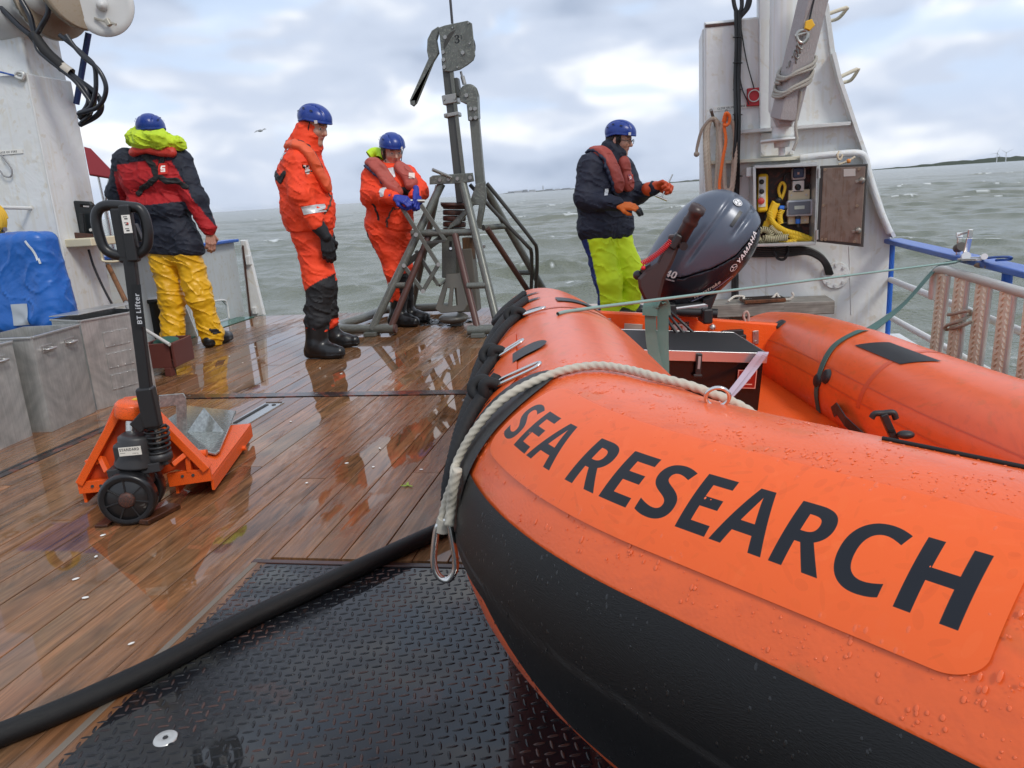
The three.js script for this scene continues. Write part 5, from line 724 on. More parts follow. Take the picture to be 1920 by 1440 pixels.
  part('tail', rib([S(1226, 572), S(1220, 582, 0.012), S(1222, 640, 0.01), S(1232, 690, 0.02), S(1236, 712, 0.03)], 0.034), wm, s); part('tail', rib([S(1232, 570), S(1242, 580, -0.012), S(1243, 640, -0.01), S(1244, 700, 0.0), S(1240, 728, 0.01)], 0.034), wm, s); part('fold', rib([S(1218, 592, 0.016), S(1220, 574, 0.012), S(1230, 567, 0), S(1242, 572, -0.01), S(1244, 592, -0.014)], 0.044), wm, s);
  const v = thing('tie_strap', 'pale lilac strap lying from the chest lid to the boat floor', 'strap'), vm = mat([0.46, 0.40, 0.48], 0.8), k0 = BP(0, 0, 1.74), F = (x, y, o) => onPlane(x, y, k0.clone().addScaledVector(BT, o), BT); part('webbing', rib([F(1432, 660, -0.03), F(1432, 663, 0.006), F(1412, 690, 0.01), F(1386, 722, 0.06), F(1352, 758, 0.14)], 0.03), vm, v); part('webbing', rib([F(1426, 659, -0.03), F(1424, 664, 0.008), F(1400, 696, 0.02), F(1372, 732, 0.09), F(1346, 762, 0.16)], 0.02), vm, v);
}

/* ---------- port side: gantry leg, winch, boxes ---------- */
{
  const g = thing('gantry_leg', 'white painted box-section gantry leg beside the steel boxes and hoses', 'gantry'), X = -3.9, Z0 = -4.63, Z1 = -5.03, top = PX(52, 137, X).y;
  part('column', uvm(box(1.2, top, Z0 - Z1, [X - 0.6, top / 2, (Z0 + Z1) / 2], null, 0.012)), M_ship, g);
  const X2 = PZ(54, 100, Z0 - 0.1).x; part('upper_column', uvm(box(1.0, 1.6, 0.34, [X2 - 0.5, top + 0.75, Z0 - 0.24], null, 0.02)), M_ship, g);
  part('edge_weld', pipe(V(X - 0.003, 0, Z0 - 0.003), V(X - 0.003, top, Z0 - 0.003), 0.008), M_ship, g);
  part('front_rib', uvm(box(0.03, top * 0.5, 0.02, [PZ(14, 350, Z0).x, top * 0.25, Z0 + 0.011], null, 0.004)), M_ship, g);
  const t = canvasTex(512, 48, (x) => { x.fillStyle = '#dfded8'; x.fillRect(0, 0, 512, 48); x.fillStyle = '#3a3a3a'; x.font = '700 30px sans-serif'; x.fillText('CLOSE VALVE IN CASE OF FIRE', 30, 35); }); const a = PZ(-52, 290, Z0 + 0.004), b = PZ(43, 284, Z0 + 0.004); part('notice_strip', box(b.x - a.x, 0.028, 0.004, a.clone().lerp(b, 0.5), [0, 0, 0.0], 0), mat([1, 1, 1], 0.5, { map: t }), g, 'white strip lettered CLOSE VALVE IN CASE OF FIRE');
  part('hook_wire', hose([PZ(2, 290, Z0 + 0.01), PZ(10, 300, Z0 + 0.02), PZ(22, 318, Z0 + 0.02), PZ(20, 331, Z0 + 0.02), PZ(8, 330, Z0 + 0.02), PZ(0, 320, Z0 + 0.02)], 0.005, 30, 6), mat([0.25, 0.25, 0.26], 0.5), g);
  const sh = part('lifting_eye', hose([PZ(30, 143, Z0 + 0.02), PZ(34, 135, Z0 + 0.02), PZ(44, 138, Z0 + 0.02), PZ(42, 148, Z0 + 0.02)], 0.012, 24, 8, true), mat([0.6, 0.6, 0.58], 0.4, { metalness: 0.5 }), g); part('blue_sling', bar(PZ(-40, 125, Z0 + 0.02), PZ(29, 142, Z0 + 0.02), 0.035, 0.01, V(0, 0, 1)), M_shipBlue, g, 'blue lashing band');
}
{ // winch high on the leg
  const t = thing('deck_winch', 'winch drum and round white cover plate high on the port leg', 'winch'), z = -4.75, W = (x, y, d = 0) => PZ(x, y, z + d);
  const body = mat([0.5, 0.51, 0.5], 0.45), dirty = new THREE.MeshPhysicalMaterial({ map: rep(rustTex, 2), color: new THREE.Color(1, 1, 1), roughness: 0.55 });
  part('gear_housing', lathe([[0.001, 0], [0.17, 0.0], [0.2, 0.1], [0.2, 0.5], [0.12, 0.55], [0.12, 1], [0.001, 1]], W(0, 30, -0.05), W(90, -14, 0.05), 32), body, t);
  part('mounting_arm', uvm(box(0.5, 0.16, 0.3, W(20, 75, -0.2), [0, 0, 0.25], 0.02)), M_ship, t);
  part('drum', lathe([[0.001, 0], [0.24, 0], [0.24, 0.12], [0.13, 0.14], [0.13, 0.8], [0.235, 0.82], [0.24, 1], [0.001, 1]], W(92, 2, -0.05), W(150, -22, 0.05), 36), new THREE.MeshPhysicalMaterial({ map: rep(paintTex, 3), color: new THREE.Color(0.42, 0.34, 0.26), roughness: 0.6 }), t, 'rust stained rope drum');
  part('flange_ring', lathe([[0.20, 0], [0.23, 0], [0.23, 1], [0.20, 1], [0.20, 0]], W(84, 6, -0.05), W(93, 2, -0.04), 36), body, t);
  const c = W(195, 10, 0.02), n = V(0.25, 0, 0.97).normalize(); const disc = part('cover_plate', lathe([[0.001, 1], [0.035, 1], [0.04, 0.6], [0.145, 0.6], [0.15, 0.75], [0.168, 0.6], [0.185, 0.3], [0.185, 0], [0.001, 0]], c, c.clone().addScaledVector(n, 0.03), 40), mat([0.58, 0.58, 0.57], 0.4), t, 'round white cover plate');
  part('latch', [bar(W(177, 34, 0.06), W(218, 46, 0.07), 0.014, 0.012, V(0, 1, 0)), box(0.03, 0.045, 0.03, W(203, 42, 0.07), [0, 0, 0.4], 0.006)], mat([0.45, 0.42, 0.36], 0.5, { metalness: 0.5 }), disc);
  part('hub_nut', lathe([[0.001, 1], [0.022, 0.9], [0.032, 0.3], [0.034, 0]], W(191, 10, 0.05), W(191, 10, 0.08)), mat([0.55, 0.55, 0.54], 0.4), disc);
  part('notice_card', [plateOf([W(157, -20, 0.05), W(172, -20, 0.055), W(171, 30, 0.055), W(160, 32, 0.05)], n, 0.006, 0.001)], mat([0.72, 0.74, 0.78], 0.4), disc);
  part('blue_strut', pipe(W(166, 62, -0.25), W(143, 195, -0.25), 0.020), mat([0.02, 0.05, 0.16], 0.35), t);
}
{
  const t = thing('hydraulic_hoses', 'bundle of black hydraulic hoses drooping from the winch', 'hoses'), z = -4.55, H = (L, r, d = 0) => hose(L.map(([x, y]) => PZ(x, y, z + d)), r, L.length * 9, 8);
  const hm = mat([0.010, 0.012, 0.018], 0.32);
  const runs = [[[[-30, -10], [0, 14], [35, 48], [64, 72], [95, 105], [120, 128], [145, 150], [166, 170], [176, 186], [170, 206], [150, 222]], 0.018], [[[40, 0], [56, 30], [64, 62], [72, 88], [98, 112], [125, 132], [150, 152], [172, 168], [186, 184], [190, 202], [180, 218], [150, 234]], 0.017], [[[88, -8], [90, 24], [76, 52], [66, 76], [84, 100], [112, 124], [135, 142], [150, 156], [163, 172], [166, 192], [156, 210], [147, 215]], 0.016], [[[62, 62], [70, 92], [90, 112], [116, 132], [140, 152], [160, 178], [172, 198], [168, 216], [152, 230]], 0.012], [[[112, 66], [135, 84], [156, 102], [176, 122], [180, 150], [178, 178], [168, 202], [148, 212]], 0.014], [[[124, 66], [140, 88], [158, 108], [184, 130], [198, 158], [196, 182], [184, 200], [166, 208], [148, 213]], 0.014]];
  runs.forEach(([L, r], i) => part('hose', H(L, r, i * 0.02 - 0.04), hm, t)); part('chafe_sleeve', H([[62, 64], [85, 95], [108, 117], [118, 127]], 0.034), mat([0.012, 0.012, 0.013], 0.7), t); part('label_tape', H([[116, 124], [124, 130], [134, 137]], 0.031), mat([0.5, 0.46, 0.4], 0.6), t, 'worn pale tape'); part('hose_clip', H([[178, 176], [181, 182]], 0.018), mat([0.5, 0.48, 0.44], 0.5), t);
}
{ // folding seat on its shelf
  const t = thing('folding_seat', 'black folded seat on a cream shelf bracket at the port leg', 'seat'), X = -3.86, S = (x, y, o = 0) => PZ(x, y, -4.82 + o), fr = EYE.clone().sub(S(145, 410)).setY(0).normalize();
  part('backrest', plateOf([[112, 380], [116, 375], [164, 378], [170, 384], [176, 440], [174, 448], [120, 445], [116, 438]].map(([x, y]) => S(x, y)), V(0.2, 0, 1).normalize(), 0.04, 0.008, [[[122, 383], [134, 383], [134, 387], [122, 387]], [[150, 385], [163, 386], [163, 389], [150, 388]]].map((h) => h.map(([x, y]) => S(x, y)))), mat([0.013, 0.016, 0.018], 0.3), t);
  part('rib', [bar(S(130, 398, 0.026), S(133, 442, 0.026), 0.03, 0.015, V(1, 0, 0)), bar(S(152, 400, 0.026), S(157, 443, 0.026), 0.03, 0.015, V(1, 0, 0))], mat([0.013, 0.016, 0.018], 0.35), t); part('rust_hinge', bar(S(129, 441, 0.04), S(174, 445, 0.04), 0.045, 0.02, V(0, 1, 0)), M_rust, t, 'rusty hinge strip'); part('bracket', [box(0.05, 0.1, 0.05, S(180, 425), null, 0.01)], M_rubber, t);
  for (const [x, y] of [[121, 427], [171, 431]]) part('bolt', bolt(S(x, y, 0.022), V(0.2, 0, 1).normalize(), 0.012, 0.01), mat([0.5, 0.5, 0.48], 0.4), t);
  const cr = mat([0.62, 0.56, 0.40], 0.45); const a = S(114, 452, 0.12), b = S(192, 450, 0.08); part('shelf', [box(a.distanceTo(b), 0.055, 0.30, a.clone().lerp(b, 0.5).add(V(0, -0.012, -0.09)), [0, -0.1, 0], 0.008)], cr, t, 'cream painted shelf');
  for (const [x0, x1] of [[118, 154], [188, 224]]) part('support_rod', hose([S(x0, 462, 0.12), S(x0 + 3, 484, 0.1), S(x0 + 8, 490, 0.1), S(x1 - 6, 490, 0.0), S(x1, 486, -0.02), S(x1, 474, -0.04)], 0.008, 30, 8), cr, t);
  part('lead', hose([S(166, 468, 0.03), S(176, 500, 0.04), S(194, 540, 0.04), S(214, 578, 0.04), S(218, 590, 0.04)], 0.008, 30, 8), M_cable, t);
}
{ // dark red board on steel rods
  const t = thing('red_chart_board', 'dark red slanted board on two steel rods behind the port leg', 'board'), S = (x, y, z = -6.25) => PZ(x, y, z);
  part('board', plateOf([S(158, 276, -6.3), S(170, 278, -6.3), S(216, 324, -6.2), S(214, 332, -6.2), S(170, 331, -6.2)], V(0.3, 0.5, 0.8).normalize(), 0.03, 0.006), mat([0.22, 0.008, 0.014], 0.4), t); part('rod', pipe(S(184, 330), S(196, 384), 0.012), M_chrome, t); part('rod', pipe(S(206, 330), S(196, 384), 0.012), M_chrome, t); part('post', pipe(S(196, 382), V(S(196, 382).x, 0, -6.25), 0.02), M_chrome, t);
}
function steelBox(label, c, yaw, w, d, h, opts = {}) { // c: near inboard corner on deck; w along -local z (inboard face), d to the left
  const t = thing('steel_box', label, 'steel box', 'stainless steel boxes on the port side'); t.position.set(c.x, 0, c.z); t.rotation.y = yaw; const th = 0.004;
  part('inboard_side', uvm(box(th, h, w, [-th / 2, h / 2, -w / 2], null, 0.001)), M_inox, t); part('front_side', uvm(box(d - th, h, th, [-d / 2 - th / 2, h / 2, -th / 2], null, 0.001)), M_inox, t); part('outboard_side', uvm(box(th, h, w - th, [-d + th / 2, h / 2, -w / 2 - th / 2], null, 0.001)), M_inox, t); part('rear_side', uvm(box(d - 2 * th, h, th, [-d / 2, h / 2, -w + th / 2], null, 0.001)), M_inox, t); part('bottom', uvm(box(d - 2 * th, th, w - 2 * th, [-d / 2, 0.01, -w / 2], null, 0)), M_inox, t);
  part('rim', [box(0.014, 0.012, w, [0.003, h - 0.006, -w / 2], null, 0.003), box(d, 0.012, 0.014, [-d / 2, h - 0.006, 0.003], null, 0.003)], M_inox, t);
  const hd = mat([0.55, 0.54, 0.52], 0.3, { metalness: 0.9 });
  for (const z of opts.handles ?? [0.25, 0.72]) part('handle', [hose([V(0.002, h * 0.84, -w * z + 0.03), V(0.03, h * 0.84, -w * z + 0.03), V(0.03, h * 0.84, -w * z - 0.03), V(0.002, h * 0.84, -w * z - 0.03)], 0.007, 24, 8), box(0.005, 0.04, 0.085, [0.003, h * 0.845, -w * z], null, 0.002)], hd, t);
  for (const x of opts.front ?? []) part('handle', [hose([V(-d * x - 0.03, h * 0.84, 0.002), V(-d * x - 0.03, h * 0.84, 0.03), V(-d * x + 0.03, h * 0.84, 0.03), V(-d * x + 0.03, h * 0.84, 0.002)], 0.007, 24, 8), box(0.085, 0.04, 0.005, [-d * x, h * 0.845, 0.003], null, 0.002)], hd, t);
  for (const y of opts.windows ?? []) { const f = part('riveted_panel', uvm(box(0.004, h * 0.17, w * 0.42, [0.003, h * y, -w * 0.5], null, 0.001)), M_inox, t); for (let k = 0; k < 8; k++) part('rivet', ball(V(0.006, h * y + (k < 4 ? 0.5 : -0.5) * h * 0.15, -w * 0.5 + (k % 4 - 1.5) * w * 0.12), 0.004, 1, 1, 1, 6), hd, f); }
  if (opts.lid) part('lid', uvm(box(d * 1.02, 0.006, w * 1.04, [-d / 2, h + 0.03, -w / 2], [0.03, 0.02, 0.06], 0.002)), M_inox, t, 'loose lid plate'); if (opts.bolts) part('bolt', bolt(V(-0.03, h * 0.9, 0.0), FZ, 0.008, 0.006), M_rubber, t);
  return t;
}
{
  const a = PY(69, 817), b = PY(98, 810), c = PY(183, 769), hB = PX(52, 633, b.x).y, hC = PZ(160, 600, c.z).y;
  steelBox('tall open stainless box with two clip handles beside the blue tarpaulin', V(a.x, 0, a.z + 0.40), 0.06, 0.40, 0.34, hB * 0.99);
  steelBox('tall open stainless box wedged between its two neighbours', V(b.x, 0, b.z), 0.10, 0.40, 0.34, hB);
  steelBox('squat stainless box with riveted panels and loose lid', V(c.x, 0, c.z), -0.36, 0.40, 0.30, hC, { handles: [], front: [0.3, 0.78], windows: [0.74, 0.5, 0.26], lid: true, bolts: true });
  part('eyelet', ball(V(0, 0, 0), 0.001), M_inox, new THREE.Group());
}
{ // tarpaulin-covered gear
  const t = thing('blue_tarpaulin', 'shiny blue tarpaulin wrapped over gear beside the port leg', 'tarpaulin'), Zt = -4.12, P = (x, y, z = Zt) => PZ(x, y, z);
  const a = P(-60, 445), b = P(105, 600), cx = P(20, 500).x, y1 = P(20, 440).y, y0 = P(60, 616).y, x1 = P(88, 500).x;
  const f = (p) => { const qx = Math.abs(p.x - (x1 - 0.36)) - 0.30, qy = Math.abs(p.y - (y0 + y1) / 2) - (y1 - y0) / 2 + 0.05, qz = Math.abs(p.z - (Zt - 0.08)) - 0.04; const d = Math.hypot(Math.max(qx, 0), Math.max(qy, 0), Math.max(qz, 0)) + Math.min(Math.max(qx, qy, qz), 0) - 0.06; const w = 1.5 * n3(p.x * 3, p.y * 3, 2), rg = 1 - Math.abs(n3(p.x * 2.6 + w * 0.5, p.y * 0.9, p.z * 2.6)); return d + 0.014 * fbm3(p.x * 3.5, p.y * 2, p.z * 3.5, 3) - 0.008 * rg ** 5 + 0.005 * Math.sin(p.y * 60 + 5 * n3(p.x * 6, p.y * 3, p.z * 6)) * sstep(y0 + 0.2, y0, p.y) - 0.05 * sstep(y1 - 0.15, y0, p.y) * 0.6; };
  part('cover', surfaceNets(f, V(x1 - 0.85, y0 - 0.1, Zt - 0.55), V(x1 + 0.12, y1 + 0.08, Zt + 0.12), 0.014), mat([0.012, 0.11, 0.42], 0.34, { bumpMap: rep(paintBump, 1.5), bumpScale: 0.005 }), t);
  part('repair_patch', decal(f, P(38, 590, Zt + 0.05), V(1, 0, 0), V(0, 1, 0), 0.11, 0.13, 0.005), mat([0.36, 0.40, 0.44], 0.5), t, 'pale worn patch'); part('white_streak', [strap(f, [P(42, 452, Zt + 0.05), P(50, 462, Zt + 0.05), P(62, 480, Zt + 0.05), P(72, 496, Zt + 0.05)], 0.012)], mat([0.62, 0.66, 0.7], 0.5), t);
  part('crate', box(0.6, y0 - 0.02, 0.14, [x1 - 0.36, (y0 - 0.02) / 2, Zt - 0.08], null, 0.01), mat([0.05, 0.05, 0.055], 0.6), t, 'dark base hidden below the cover');
}
{ // yellow hose reel edge, shovel, red box, bollards
  const s = thing('wooden_shaft_tool', 'tool with a wooden shaft leaning behind the squat steel box', 'tool'); part('shaft', pipe(PZ(203, 498, -4.9), PZ(236, 566, -4.7), 0.017), new THREE.MeshPhysicalMaterial({ map: grain, color: new THREE.Color(0.9, 0.75, 0.6), roughness: 0.6 }), s); part('ferrule', pipe(PZ(236, 566, -4.7), PZ(262, 640, -4.55), 0.014), mat([0.2, 0.2, 0.2], 0.5), s); part('blade', plateOf([PZ(258, 636, -4.55), PZ(270, 636, -4.55), PZ(275, 668, -4.5), PZ(262, 670, -4.5)], V(0.3, 0.2, 1), 0.006, 0.001), mat([0.2, 0.2, 0.2], 0.5), s);
  const r = thing('red_brown_box', 'small red brown wooden box on deck behind the pallet truck', 'box'), rz = -4.75, P = (x, y, z = rz) => PZ(x, y, z), rm = mat([0.115, 0.030, 0.022], 0.5), bx = P(282, 645), br = P(312, 690); const yb = br.y; part('front', box(0.20, bx.y - yb, 0.02, [bx.x + 0.03, (bx.y + yb) / 2, rz], [0, 0.15, 0], 0.004), rm, r); part('side', box(0.02, bx.y - yb, 0.30, [bx.x + 0.13, (bx.y + yb) / 2, rz - 0.16], [0, 0.15, 0], 0.004), rm, r); part('side', box(0.02, bx.y - yb, 0.30, [bx.x - 0.075, (bx.y + yb) / 2, rz - 0.13], [0, 0.15, 0], 0.004), rm, r); part('back', box(0.22, bx.y - yb, 0.02, [bx.x + 0.0, (bx.y + yb) / 2, rz - 0.3], [0, 0.15, 0], 0.004), rm, r); part('green_net', [ball(V(bx.x + 0.03, bx.y - 0.02, rz - 0.14), 0.09, 1.0, 0.5, 1.2)], mat([0.03, 0.10, 0.07], 0.9), r, 'dark green netting inside'); part('leg', box(0.05, yb, 0.05, [bx.x + 0.1, yb / 2, rz - 0.02], null, 0.004), rm, r); part('leg', box(0.05, yb, 0.05, [bx.x - 0.05, yb / 2, rz - 0.25], null, 0.004), rm, r);
  part('stick', pipe(PZ(272, 618, rz - 0.1), PZ(318, 646, rz + 0.02), 0.012), mat([0.55, 0.53, 0.5], 0.6), r);
  const bt = thing('mooring_bollard', 'black double bollard with white caps behind the boots of the yellow trousers', 'bollard'), bm = mat([0.012, 0.013, 0.015], 0.3), wm = mat([0.7, 0.7, 0.69], 0.5), bz = -6.15;
  for (const [px, py, rr] of [[286, 556, 0.11], [233, 567, 0.10]]) { const q = PZ(px, py, bz); part('post', lathe([[rr, 0], [rr * 0.9, 0.1], [rr * 0.9, 0.9], [rr * 1.08, 0.92], [rr * 1.08, 1], [0.001, 1]], V(q.x, 0, bz), V(q.x, q.y - 0.015, bz), 28), bm, bt); part('cap', lathe([[rr * 1.02, 0], [rr * 0.9, 1], [0.001, 1]], V(q.x, q.y - 0.015, bz), V(q.x, q.y, bz), 28), wm, bt, 'white painted cap'); }
  const q = PZ(262, 620, bz); part('base', box(0.75, 0.03, 0.3, [q.x, 0.015, bz], null, 0.006), bm, bt); const tr = []; const rc = PZ(263, 588, -5.2); for (let k = 0; k < 18; k++) tr.push(rc.clone().add(V(Math.cos(k / 18 * 6.283) * 0.03, Math.sin(k / 18 * 6.283) * 0.085, Math.cos(k / 18 * 6.283) * 0.05)));
  const wh = thing('hand_wheel', 'small black hand wheel behind the pallet truck handle', 'wheel'); part('rim', hose(tr, 0.014, 60, 8, true), bm, wh); part('spindle', pipe(rc, rc.clone().add(V(-0.12, -0.02, -0.05)), 0.012), bm, wh); part('pedestal', pipe(rc.clone().add(V(-0.12, -0.02, -0.05)), V(rc.x - 0.12, 0, rc.z - 0.05), 0.02), bm, wh);
  const yr = thing('yellow_hose', 'end of a yellow hose coil by the port leg', 'hose'); const yc = PZ(-14, 412, -4.3); const yp = []; for (let k = 0; k < 60; k++) { const a = k / 60 * 6.283 * 4; yp.push(yc.clone().add(V(Math.cos(a) * 0.10, Math.sin(a) * 0.10, k * 0.001))); } part('coil', hose(yp, 0.014, 200, 8), mat([0.7, 0.42, 0.03], 0.6), yr); part('brass_nozzle', pipe(PZ(-6, 432, -4.28), PZ(10, 430, -4.26), 0.014), mat([0.3, 0.3, 0.34], 0.3, { metalness: 0.9 }), yr); part('hook', pipe(yc.clone().add(V(0, 0.06, -0.36)), yc.clone().add(V(0, 0.08, 0.06)), 0.012), M_ship, yr);
}
{ // port bulwark with blue cap
  const t = thing('bulwark', 'grey port bulwark with blue cap and freeing port', 'bulwark'), X = -4.36, y = 0.78, pm = new THREE.MeshPhysicalMaterial({ map: rep(paintTex, 0.9), color: new THREE.Color(0.62, 0.66, 0.69), roughness: 0.4 });
  const L = (z, h) => V(X, h, z); part('plate', uvm(plateOf([L(-7.62, 0), L(-7.62, y), L(-4.9, y), L(-4.9, 0)], V(1, 0, 0), 0.02, 0.003, [[L(-7.30, 0.02), L(-7.30, 0.16), L(-7.22, 0.22), L(-6.75, 0.24), L(-6.66, 0.2), L(-6.66, 0.02)]])), pm, t);
  part('cap', box(0.14, 0.03, 2.75, [X, y + 0.016, -6.25], null, 0.008), M_shipBlue, t, 'blue painted cap'); part('port_rim', hose([L(-7.30, 0.02), L(-7.30, 0.16), L(-7.22, 0.22), L(-6.75, 0.24), L(-6.66, 0.2), L(-6.66, 0.02)].map((p) => p.add(V(0.012, 0, 0))), 0.010, 60, 8), M_ship, t);
  for (const z of [-6.35, -5.6]) part('stay', plateOf([V(X + 0.01, 0, z), V(X + 0.01, y - 0.03, z), V(X + 0.05, y - 0.03, z), V(X + 0.24, 0.0, z)], V(0, 0, 1), 0.015, 0.002), M_ship, t);
  part('end_plate', plateOf([PZ(452, 450, -7.64), PZ(463, 450, -7.64), PZ(497, 590, -7.64), PZ(468, 597, -7.64)], FZ, 0.05, 0.008), M_ship, t, 'white end bracket'); part('rust_strip', bar(PZ(455, 460, -7.60), PZ(470, 596, -7.60), 0.02, 0.01, V(1, 0, 0)), M_rust, t); part('bracket_fitting', [box(0.05, 0.10, 0.05, PZ(466, 488, -7.60), null, 0.01), box(0.05, 0.08, 0.05, PZ(478, 582, -7.60), null, 0.01)], M_ship, t);
  const gw = new THREE.Mesh(box(0.20, 0.006, 2.5, [-4.24, 0.0045, -6.2], null, 0.001), mat([0.025, 0.12, 0.085], 0.25)); gw.name = 'painted_waterway'; gw.userData.label = 'green painted margin beside the bulwark'; deck.add(gw);
}
{ // deck sweepings: shell grit, weed, dark seam scraps
  const wm = mat([0.72, 0.71, 0.68], 0.5), pts = [[193, 1003], [180, 1043], [142, 1085], [160, 1120], [395, 850], [545, 790], [712, 840], [650, 868], [600, 690], [455, 680], [430, 668], [640, 700], [575, 905], [700, 875], [790, 880], [246, 1206], [478, 650], [1050, 1]];
  pts.slice(0, 17).forEach(([x, y], i) => { const p = PY(x, y, 0.004), g = ball(V(0, 0, 0), 1, 1, 1, 1, 8); g.scale(0.006 + 0.007 * R(), 0.0025, 0.004 + 0.003 * R()); g.rotateY(R() * 3); g.translate(p.x, 0.0035, p.z); const m = new THREE.Mesh(g, wm); m.name = uname('shell_fragment'); m.userData = { label: 'tiny white shell fragment lying on the wet planks', category: 'shell', group: 'shell fragments scattered on deck' }; scene.add(m); });
  const w = thing('seaweed_scrap', 'small yellow green scrap of seaweed on the wet planks', 'seaweed'), c = PY(765, 910, 0.004), gm = mat([0.30, 0.42, 0.03], 0.5); for (let k = 0; k < 7; k++) { const a = R() * 6.28, l = 0.012 + R() * 0.02; part('frond', bar(V(c.x, 0.005, c.z), V(c.x + Math.cos(a) * l, 0.006, c.z + Math.sin(a) * l), 0.006, 0.002, V(-Math.sin(a), 0, Math.cos(a)), 0), gm, w); }
  const bd = thing('rotten_board', 'dark red brown broken board beside the truck wheel', 'board'), p0 = PY(268, 985), p1 = PY(330, 953), bw = new THREE.MeshPhysicalMaterial({ map: grain, color: new THREE.Color(0.30, 0.20, 0.18), roughness: 0.4 }); part('board', uvm(bar(p0.setY(0.012), p1.setY(0.012), 0.055, 0.02, V(1, 0, 0), 0.004)), bw, bd); part('board', uvm(bar(PY(190, 990).setY(0.006), PY(248, 945).setY(0.006), 0.05, 0.01, V(1, 0, 0), 0.002)), bw, bd);
  const hs = thing('black_hose', 'thick black rubber hose lying across planks and chequer plate', 'hose'), r = 0.027; part('hose', sweep(crv([[-260, 1490], [-60, 1402], [120, 1330], [290, 1252], [450, 1168], [600, 1098], [760, 1024], [880, 970], [1000, 920]].map(([x, y]) => PY(x, y, r))), 160, 18, (s, th) => r * (1 + 0.012 * n2(s * 40, 1))), mat([0.006, 0.006, 0.0065], 0.45, { bumpMap: rep(pvcBump, 10), bumpScale: 0.0005, specularIntensity: 0.6 }), hs);
  const md = thing('mud_spill', 'dark wet mud spilled on deck under the corer', 'mud'); const c2 = PY(835, 603), mg = surfaceNets((p) => { const dx = (p.x - c2.x) / 0.5, dz = (p.z - c2.z) / 0.33, r2 = Math.hypot(dx, dz) + 0.5 * fbm2(p.x * 5, p.z * 5, 4); return p.y - 0.001 - Math.max(-0.02, (0.5 - r2) * 0.05) - 0.018 * Math.max(0, fbm2(p.x * 12 + 2, p.z * 12, 3)) * sstep(0.8, 0.4, r2); }, V(c2.x - 0.7, -0.012, c2.z - 0.55), V(c2.x + 0.7, 0.09, c2.z + 0.55), 0.013); part('mud', mg, mat([0.022, 0.021, 0.019], 0.22), md);
}

